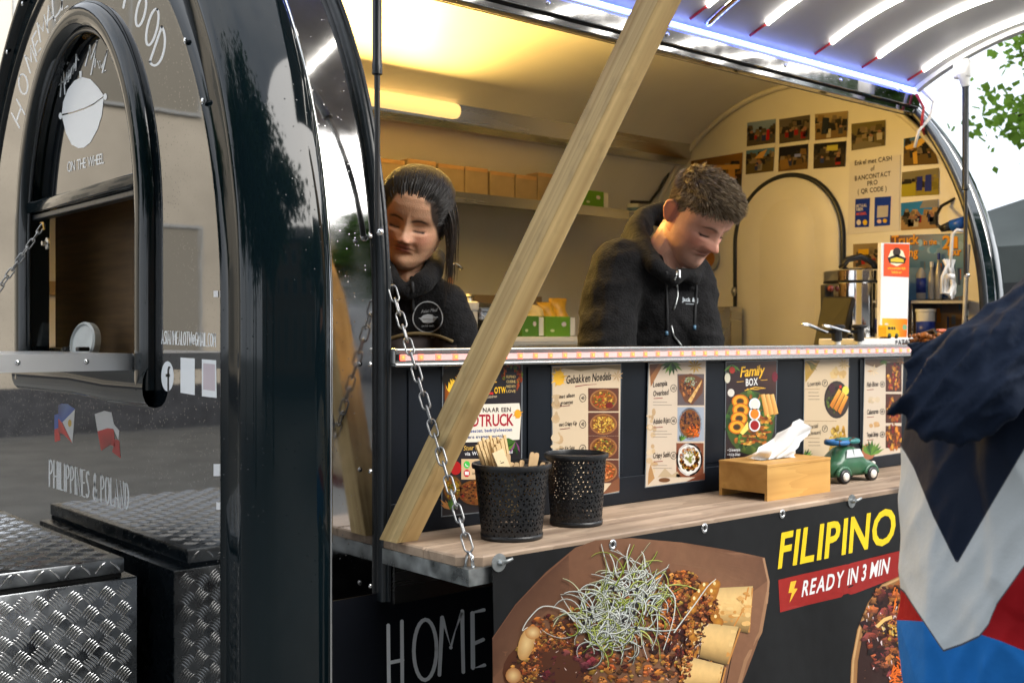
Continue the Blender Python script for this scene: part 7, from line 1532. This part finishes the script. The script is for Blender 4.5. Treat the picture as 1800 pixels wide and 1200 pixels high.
# hoodie
def woman_hoodie():
    bm = bmesh.new(); rt = RT; ch = atD(712, 585, 2.70); m3 = Matrix((RT, FW, UP)).transposed()
    shR, shL = atD(783, 538, 2.64), atD(645, 535, 2.66)
    hull(bm, [(atD(716, 502, 2.68), (.085, .07, .05), m3), (shR, .055), (shL, .055), (ch, (.150, .105, .10), m3)]); hull(bm, [(ch, (.150, .105, .10), m3), (ch - UP * .30, (.165, .12, .12), m3)]); hull(bm, [(ch - UP * .30, (.165, .12, .12), m3), (ch - UP * .42, (.17, .125, .06), m3)])
    eR, eL = atD(812, 668, 2.60), atD(612, 668, 2.60); hR, hL = Vector((1.62, 2.03, 1.10)), Vector((1.45, 2.05, 1.10))
    chainh(bm, [(shR, .058), (atD(806, 600, 2.62), .054), (eR, .050), (hR, .036)]); chainh(bm, [(shL, .058), (eL, .050), (hL, .036)])
    # hood folded round the neck
    ring = [atD(676, 470, 2.58), atD(672, 448, 2.70), atD(690, 440, 2.80), atD(735, 440, 2.82), atD(764, 452, 2.72), atD(762, 478, 2.60), atD(742, 497, 2.54), atD(716, 516, 2.525)]
    chainh(bm, [(p, .026) for p in ring[:4]] + [(p, .026) for p in ring[4:7]] + [(ring[7], .016)]); chainh(bm, [(ring[7], .016), (atD(690, 498, 2.53), .022), (ring[0], .024)])
    me = skin_of(bm, .0060, 5); nz_ = cloth_noise(.0035, (10, 10, 16)); wrinkle(me, lambda p, n: nz_(p, n) * (1 if p.z < 1.52 else .5))
    return put(me, 'hoodie', M['fleece'], WO), hR, hL
HO, hR, hL = woman_hoodie()
hand(WO, hR, (-.2, -.3, -.25), (.1, -.5, .8), mat('tan_hand_skin', tw['skin'], .45), .9, -1); hand(WO, hL, (.3, -.3, -.25), (-.1, -.5, .8), bpy.data.materials['tan_hand_skin'], .9, 1)
legs(WO, Vector((atD(712, 585, 2.70).x, atD(712, 585, 2.70).y, .98)), .30, RT)
bv = world_bvh(HO)
def cast(bv, fallback):
    def f_(u, v):
        d = ray(u, v); h = bv.ray_cast(O, d.normalized())
        return h[0] - d.normalized() * .0018 if h[0] is not None else atD(u, v, fallback)
    return f_
mpw = cast(bv, 2.55); tw_n = -FW
for pts in ([(684, 473), (687, 492), (690, 515), (690, 548)], [(722, 477), (725, 498), (725, 525), (726, 548)]): G().tube([mpw(u, v) for u, v in [p for a, b in zip(pts[:-1], pts[1:]) for p in (a, ((a[0] + b[0]) / 2, (a[1] + b[1]) / 2))] + [pts[-1]]], .0042, 6).obj('drawstring', M['cord'], WO, True)
for u, v in ((683, 471), (722, 475)): G().tube([mpw(u, v) + Vector((.005 * math.cos(q), 0, .005 * math.sin(q))) for q in [2 * PI * k / 10 for k in range(10)]], .0014, 5, closed=True).obj('eyelet', M['chrome'], WO, True)
LG = (.42, .44, .46); pm = PM(mpw, -FW, .0004)
pm.stroke([(752 + 26 * math.cos(R(a)) * (1 + .03 * math.sin(R(a * 3))), 557 + 27 * math.sin(R(a))) for a in range(0, 361, 10)], 2.0, LG, 1)
pm.poly([(738, 560), (744, 554), (752, 552), (760, 553), (768, 559), (762, 566), (752, 569), (744, 567)], LG, 1); pm.stroke([(736, 559), (770, 557)], 1.2, LG, 1); pm.text('Asian Meal', (740, 550), (768, 547), 6, LG, 1, shear=.25); pm.text('ON THE WHEEL', (741, 575), (764, 574), 3.2, LG, 1)
pm.text('0486 13 63 04', (731, 595), (775, 594), 6.5, LG, 1, wt=1); pm.obj('chest_print', WO, M['matteprint'])
def bib(p, n):
    u, v = proj(p); return p.x * FW.x + p.y * FW.y < 2.72 and v > 587 + ((u - 735) / 62.) ** 2 * 15 and 560 < u < 805 and p.z > .95
M['apron'] = mat('brown_grey_apron', rgb(58, 50, 50), .85, nscale=40, namt=.15); M['pip'] = mat('olive_piping', rgb(104, 88, 56), .8)
AP = shell(HO, bib, .005, 'apron', M['apron'], WO)
G().tube([mpw(u, 586 + ((u - 735) / 62.) ** 2 * 15) - FW * .004 for u in range(668, 800, 8)], .0048, 6).obj('apron_piping', M['pip'], WO, True)

# ------------------------------------------------------------------ the man
hc = atD(1225, 379, 3.00)
f = dict(lines=.0016, nose=1.0, ala=1.0, brow=1.25, lip=.75, cheek=.8, fold=1.1, wide=lambda u: 1.08 + .07 * gs(u, 0, .05, 0, .03, 1), hairline=lambda x, y: (.176 - 5 * x * x if y < -.045 else (.150 if y < -.02 else (.128 if y < .032 else .062))))
tm = dict(skin=rgb(220, 168, 146), lip=rgb(160, 92, 84), dark=rgb(92, 50, 40), blush=rgb(206, 116, 96), lid=rgb(168, 112, 92), droop=1.0, hair=rgb(74, 60, 46), beard=rgb(150, 112, 96), beardk=.3, browk=.85, mat=skinmat('fair_skin'))
neck = atD(1166, 452, 3.06)
MA, L2M, BMn = make_person('person.001', 'man in black zipped hoodie with short hair bending over the counter', hc, 46, 44, 3, 1.03, f, tm, neck, [(atD(1158, 500, 3.10), .095)])
wide = f['wide']; S = []; HC_ = []; rnd = random.Random(5)
for i in range(19000):
    p0 = root(rnd, wide); u0 = p0.z; hl = f['hairline'](p0.x, p0.y)
    if u0 < hl + rnd.uniform(-.003, .004): continue
    top = max(0, min(1, (u0 - .155) / .045)); fade = max(0, min(1, (u0 - hl) / .03))
    if top < .05 and rnd.random() > .35 + .5 * fade: continue
    q = p0 * 85; t1, t2, t3 = mnoise.noise(q), mnoise.noise(q + Vector((9, 3, 5))), mnoise.noise(p0 * 60 + Vector((4, 8, 1)))      # locks that lie together
    Lh = .0055 + .019 * top * (.75 + .6 * t3) + rnd.uniform(0, .004); n = Vector((p0.x / .075, p0.y / .095, max(-.2, (u0 - .13) / .1))).normalized()
    d = (n * (.38 + .34 * top + .25 * t2 * top) + Vector((.75 * t1 * (.3 + top) + rnd.gauss(0, .08), -.80 * top + (.45 if top < .3 else 0) + .4 * t3 * top + rnd.gauss(0, .08), -.55 * (1 - top) + rnd.gauss(0, .08)))).normalized()
    S.append([L2M(z) for z in (p0, p0 + d * Lh * .5, p0 + d * Lh * .95 + Vector((0, -.004 * top, -.003)))])
    HC_.append(jit(rnd.choice([rgb(78, 64, 48), rgb(104, 88, 66), rgb(132, 114, 88), rgb(164, 150, 130)]), .2))
M['hairm'] = mat('short_greying_brown_hair', attr=True, rough=.5, spec=.5); ribbons(S, .0022, 'hair', M['hairm'], MA, cols=HC_)
S = []
for s in (-1, 1):
    for i in range(24): x = .0175 + .027 * i / 23; z = .1105 - .0022 * (1 - ((x - .031) / .0145) ** 2); b = Vector((s * x, -.083 - face_disp(x, z, f) + .004, z)); S.append([L2M(b), L2M(b + Vector((0, -.003, -.002)))])
ribbons(S, .0015, 'eyelashes', mat('brown_lashes', (.02, .014, .01), .6), MA)
S = []
for s in (-1, 1):
    for i in range(110): x = rnd.uniform(.012, .047); z = .1345 + .004 * math.sin((x - .012) / .036 * PI) + rnd.uniform(-.003, .0025); b = Vector((s * x, -.0885 - face_disp(x, z, f) + .003 + x * x * 9, z)); S.append([L2M(b), L2M(b + Vector((s * .006, -.0022, .0018)))])
ribbons(S, .0015, 'eyebrows', mat('brown_eyebrow_hair', rgb(96, 74, 56), .6), MA)
def man_hoodie():
    bm = bmesh.new(); m3 = Matrix((RT, FW, UP)).transposed(); ch = atD(1152, 560, 3.12)
    shN, shF = atD(1092, 476, 3.02), atD(1216, 486, 3.14)
    hull(bm, [(atD(1160, 472, 3.12), (.10, .08, .045), m3), (shN, .085), (shF, .062), (ch, (.150, .15, .12), m3)]); hull(bm, [(ch, (.150, .15, .12), m3), (ch - UP * .30, (.165, .16, .12), m3)]); hull(bm, [(ch - UP * .30, (.165, .16, .12), m3), (ch - UP * .45, (.165, .16, .06), m3)])
    eN, eF = atD(1066, 622, 2.92), atD(1236, 612, 3.02); hN, hF = Vector((2.36, 2.02, 1.14)), Vector((2.60, 2.03, 1.14))
    chainh(bm, [(shN, .088), (atD(1072, 548, 2.97), .080), (eN, .074), (hN, .044)]); chainh(bm, [(shF, .064), (atD(1232, 560, 3.06), .056), (eF, .054), (hF, .042)])
    chainh(bm, [(atD(1148, 508, 3.0), .03), (eF, .03)])
    ring = [atD(1199, 480, 2.97), atD(1182, 490, 2.94), atD(1152, 468, 2.93), atD(1130, 434, 3.0), atD(1118, 400, 3.10), atD(1134, 380, 3.20), atD(1164, 372, 3.22), atD(1186, 380, 3.18)]
    chainh(bm, [(p, r) for p, r in zip(ring, (.016, .020, .022, .024, .024, .026, .028, .024))])
    hull(bm, [(atD(1110, 400, 3.14), .016), (atD(1118, 440, 3.04), .030), (atD(1100, 432, 3.10), .022), (atD(1128, 372, 3.26), .014), (atD(1150, 364, 3.28), .014)]); hull(bm, [(atD(1128, 372, 3.26), .014), (atD(1176, 360, 3.26), .012), (atD(1170, 392, 3.20), .02)])
    chainh(bm, [(ring[0], .016), (atD(1218, 488, 3.0), .018), (atD(1232, 474, 3.10), .018)])
    me = skin_of(bm, .0068, 5); nz_ = cloth_noise(.0060, (8, 8, 15), .002); wrinkle(me, lambda p, n: nz_(p, n) * (1 if p.z < 1.60 else .7)); return put(me, 'hoodie', M['fleece'], MA), hN, hF
HM, hN, hF = man_hoodie(); hs = mat('fair_hand_skin', tm['skin'], .45)
hand(MA, hN, (.5, -.2, -.25), (0, -.4, .9), hs, 1.05, 1); hand(MA, hF, (-.3, -.25, -.25), (0, -.4, .9), hs, 1.05, -1)
legs(MA, Vector((atD(1152, 560, 3.14).x, atD(1152, 560, 3.14).y, .98)), .30, RT)
mpm = cast(world_bvh(HM), 2.95)
G().tube([mpm(u, v) for u, v in ((1190, 470), (1190, 478), (1186, 490), (1191, 505), (1191, 520), (1188, 534), (1184, 544))], .0030, 6).obj('zip', M['zinc'], MA, True); G().tube([mpm(u, v) for u, v in ((1180, 572), (1184, 590), (1196, 605), (1200, 612))], .0030, 6).obj('zip', M['zinc'], MA, True)
p = mpm(1192, 478); G().box((p.x - .004, p.y - .006, p.z - .016), (p.x + .004, p.y - .002, p.z + .006), bev=.001).obj('zip_pull', M['chrome'], MA)
for pts in ([(1172, 478), (1171, 510), (1173, 545), (1172, 580)], [(1222, 480), (1224, 510), (1222, 545), (1221, 572)]): G().tube([mpm(u, v) for u, v in pts], .0038, 6).obj('drawstring', M['cord'], MA, True)
for u, v in ((1172, 585), (1221, 575)): G().tube([mpm(u, v - 3), mpm(u, v + 4)], .0045, 6).obj('cord_tip', mat('pale_blue_tip', rgb(90, 130, 160), .5), MA, True)
pm = PM(mpm, -FW, .0006); pm.text('Jack & J', (1199, 529), (1227, 531), 7, (.45, .5, .55), 1, wt=1); pm.stroke([(1205, 534), (1220, 534.5)], 1.2, (.3, .34, .38), 1); pm.obj('chest_print', MA, M['matteprint'])

# ------------------------------------------------------------------ the customer, back to the left, at the right edge of the frame
hc = atD(1962, 378, 1.52)
f = dict(nose=1, ala=1, brow=1, lip=.8, cheek=.8, fold=.8, wide=lambda u: 1.05, hairline=lambda x, y: (.178 - 5 * x * x if y < -.04 else (.13 if y < .03 else .05)))
tcn = dict(tm); tcn['hair'] = (.012, .011, .012)
CU, L2C, BC = make_person('person.002', 'customer in navy, white, red and blue hooded jacket at the counter', hc, 105, 8, 0, 1.0, f, tcn, atD(1895, 515, 1.54), [(atD(1875, 570, 1.54), .075)])
CU.location.z = 0.
for ch in CU.children: ch.location.z += .30
S = []; wide = f['wide']; rnd = random.Random(8)
for i in range(6500):
    p0 = root(rnd, wide); u0 = p0.z
    if u0 < f['hairline'](p0.x, p0.y): continue
    n = Vector((p0.x / .075, p0.y / .095, (u0 - .13) / .1)).normalized(); q = mnoise.noise(p0 * 70); d = (n * .5 + Vector((rnd.gauss(0, .12) + q * .5, -.5 * (u0 > .17) + .3 * (u0 < .15) + rnd.gauss(0, .12), -.5))).normalized(); S.append([L2C(p0), L2C(p0 + d * .012), L2C(p0 + d * .022 + Vector((0, 0, -.004)))])
ribbons(S, .0026, 'hair', mat('black_hair', (.010, .010, .012), .4), CU)
PXU = [(1480, 640), (1590, 792), (1606, 820), (1640, 905), (1682, 990), (1740, 890), (1798, 792), (1900, 640)]; PXL = [(1480, 950), (1590, 1040), (1604, 1062), (1658, 1143), (1690, 1132), (1722, 1117), (1738, 1096), (1750, 1064), (1798, 997), (1900, 880)]; PXB = [(1480, 1085), (1604, 1090), (1640, 1093), (1665, 1142), (1720, 1113), (1760, 1126), (1798, 1142), (1900, 1160)]
def pw(L_, s):
    for (a, za), (b, zb) in zip(L_[:-1], L_[1:]):
        if s <= b: return za + (zb - za) * max(0, (s - a)) / (b - a)
    return L_[-1][1]
def jacketmat():
    m = mat('colour_block_nylon', (.1, .1, .1), .75, spec=.2, bump=.22, bscale=30); n = m.node_tree; L = n.links.new; b = n.nodes['Principled BSDF']
    def att(nm):
        a = n.nodes.new('ShaderNodeAttribute'); a.attribute_name = nm; g = n.nodes.new('ShaderNodeMath'); g.operation = 'GREATER_THAN'; g.inputs[1].default_value = 0; L(a.outputs['Fac'], g.inputs[0]); return g.outputs[0]
    def mixc(fac, a, b_):
        x = n.nodes.new('ShaderNodeMix'); x.data_type = 'RGBA'; L(fac, x.inputs[0])
        for sock, c in ((x.inputs[6], a), (x.inputs[7], b_)):
            if isinstance(c, tuple): sock.default_value = (*c, 1)
            else: L(c, sock)
        return x.outputs[2]
    c = mixc(att('dB'), rgb(24, 104, 180), rgb(150, 12, 22)); c = mixc(att('dL'), c, (.50, .54, .565)); c = mixc(att('dU'), c, (.004, .010, .026))
    for nm in ('dU', 'dL'):                             # the sewn seams between the panels
        a = n.nodes.new('ShaderNodeAttribute'); a.attribute_name = nm; ab_ = n.nodes.new('ShaderNodeMath'); ab_.operation = 'ABSOLUTE'; L(a.outputs['Fac'], ab_.inputs[0]); lt = n.nodes.new('ShaderNodeMath'); lt.operation = 'LESS_THAN'; lt.inputs[1].default_value = 1.8; L(ab_.outputs[0], lt.inputs[0]); c = mixc(lt.outputs[0], c, (.06, .07, .09))
    L(c, b.inputs['Base Color']); return m
def jacket():
    bm = bmesh.new(); m3 = Matrix((RT, FW, UP)).transposed(); C = lambda u, v, t_: atD(u, v, t_)
    hull(bm, [(C(1850, 590, 1.56), (.09, .13, .05), m3), (C(1760, 730, 1.56), (.110, .175, .09), m3)])
    hull(bm, [(C(1760, 730, 1.56), (.110, .175, .09), m3), (C(1765, 900, 1.56), (.128, .19, .10), m3)]); hull(bm, [(C(1765, 900, 1.56), (.128, .19, .10), m3), (C(1768, 1120, 1.56), (.132, .19, .12), m3)]); hull(bm, [(C(1768, 1120, 1.56), (.132, .19, .12), m3), (C(1778, 1260, 1.56), (.135, .18, .06), m3)])
    shN = C(1836, 655, 1.45); eN = C(1822, 1010, 1.43)
    chainh(bm, [(C(1845, 600, 1.5), .06), (shN, .085), (C(1828, 830, 1.44), .082), (eN, .072), (C(2010, 1080, 1.5), .05)]); chainh(bm, [(C(1840, 650, 1.70), .08), (C(1830, 980, 1.78), .07), (C(1990, 1060, 1.75), .05)])
    me = skin_of(bm, .0052, 4)
    def wr(p, n):
        u, v = proj(p); k = mnoise.noise(Vector((p.x * 7, p.y * 7, p.z * 4.5))); k2 = mnoise.noise(Vector(((u - v * .45) * .012, (v) * .0035, p.y * 2)))
        k3 = mnoise.noise(Vector(((u + v * .3) * .02, v * .008, 3))); return .0045 * (1 - abs(k) * 2.4) + .0055 * (1 - abs(k2) * 2.6) + .0028 * (1 - abs(k3) * 2.4)
    wrinkle(me, wr)
    dU = []; dL = []; dB = []
    for v in me.vertices: u_, v_ = proj(v.co); dU.append(pw(PXU, u_) - v_); dL.append(pw(PXL, u_) - v_); dB.append(pw(PXB, u_) - v_)
    for nm, d in (('dU', dU), ('dL', dL), ('dB', dB)): a = me.attributes.new(nm, 'FLOAT', 'POINT'); a.data.foreach_set('value', d)
    put(me, 'jacket', jacketmat(), CU)
    # the hood, hanging open behind the neck
    bm = bmesh.new(); t1 = 1.42
    hull(bm, [(C(1870, 490, 1.46), .040), (C(1815, 530, 1.44), .034), (C(1812, 575, 1.40), .045), (C(1730, 572, 1.47), .018)])
    hull(bm, [(C(1740, 590, 1.46), .028), (C(1812, 575, 1.40), .045), (C(1742, 700, 1.36), .036), (C(1690, 640, 1.42), .036)]); hull(bm, [(C(1690, 640, 1.42), .036), (C(1742, 700, 1.36), .036), (C(1690, 748, 1.37), .026), (C(1622, 700, 1.42), .026)]); hull(bm, [(C(1622, 700, 1.42), .024), (C(1690, 748, 1.37), .026), (C(1632, 752, 1.40), .016), (C(1577, 719, 1.45), .008)])
    hull(bm, [(C(1720, 575, 1.56), .010), (C(1598, 606, 1.52), .004), (C(1592, 690, 1.50), .004), (C(1650, 660, 1.50), .008)])
    chainh(bm, [(C(1830, 500, 1.42), .020), (C(1748, 548, 1.43), .017), (C(1690, 592, 1.42), .015), (C(1650, 640, 1.41), .014), (C(1610, 690, 1.42), .013), (C(1572, 718, 1.44), .010)])
    me = skin_of(bm, .0046, 4)
    def wr2(p, n):
        u, v = proj(p); rid = lambda x: (1 - abs(x)) ** 3; k = mnoise.noise(Vector(((u + v) * .017, (u - v) * .0035, p.y * 3))); k2 = mnoise.noise(Vector(((u + v) * .034, (u - v) * .010, 7))); k3 = mnoise.noise(p * 20); return .011 * (rid(k) - .6) + .006 * (rid(k2) - .6) + .003 * k3
    wrinkle(me, wr2); put(me, 'hood', M['hoodn'], CU)
    hh = C(2025, 1085, 1.5); hand(CU, hh, (.7, .5, .1), (0, -.3, .9), hs, 1.0, 1); hh = C(2005, 1065, 1.75); hand(CU, hh, (.7, .5, .1), (0, -.3, .9), hs, 1.0, -1)
    hp = C(1778, 1250, 1.56); legs(CU, Vector((hp.x, hp.y, .88)), 0., Vector((-.55, .83, 0)), M['jeans'])
M['hoodn'] = mat('navy_nylon', (.004, .010, .026), .8, spec=.18, bump=.3, bscale=30)
jacket()
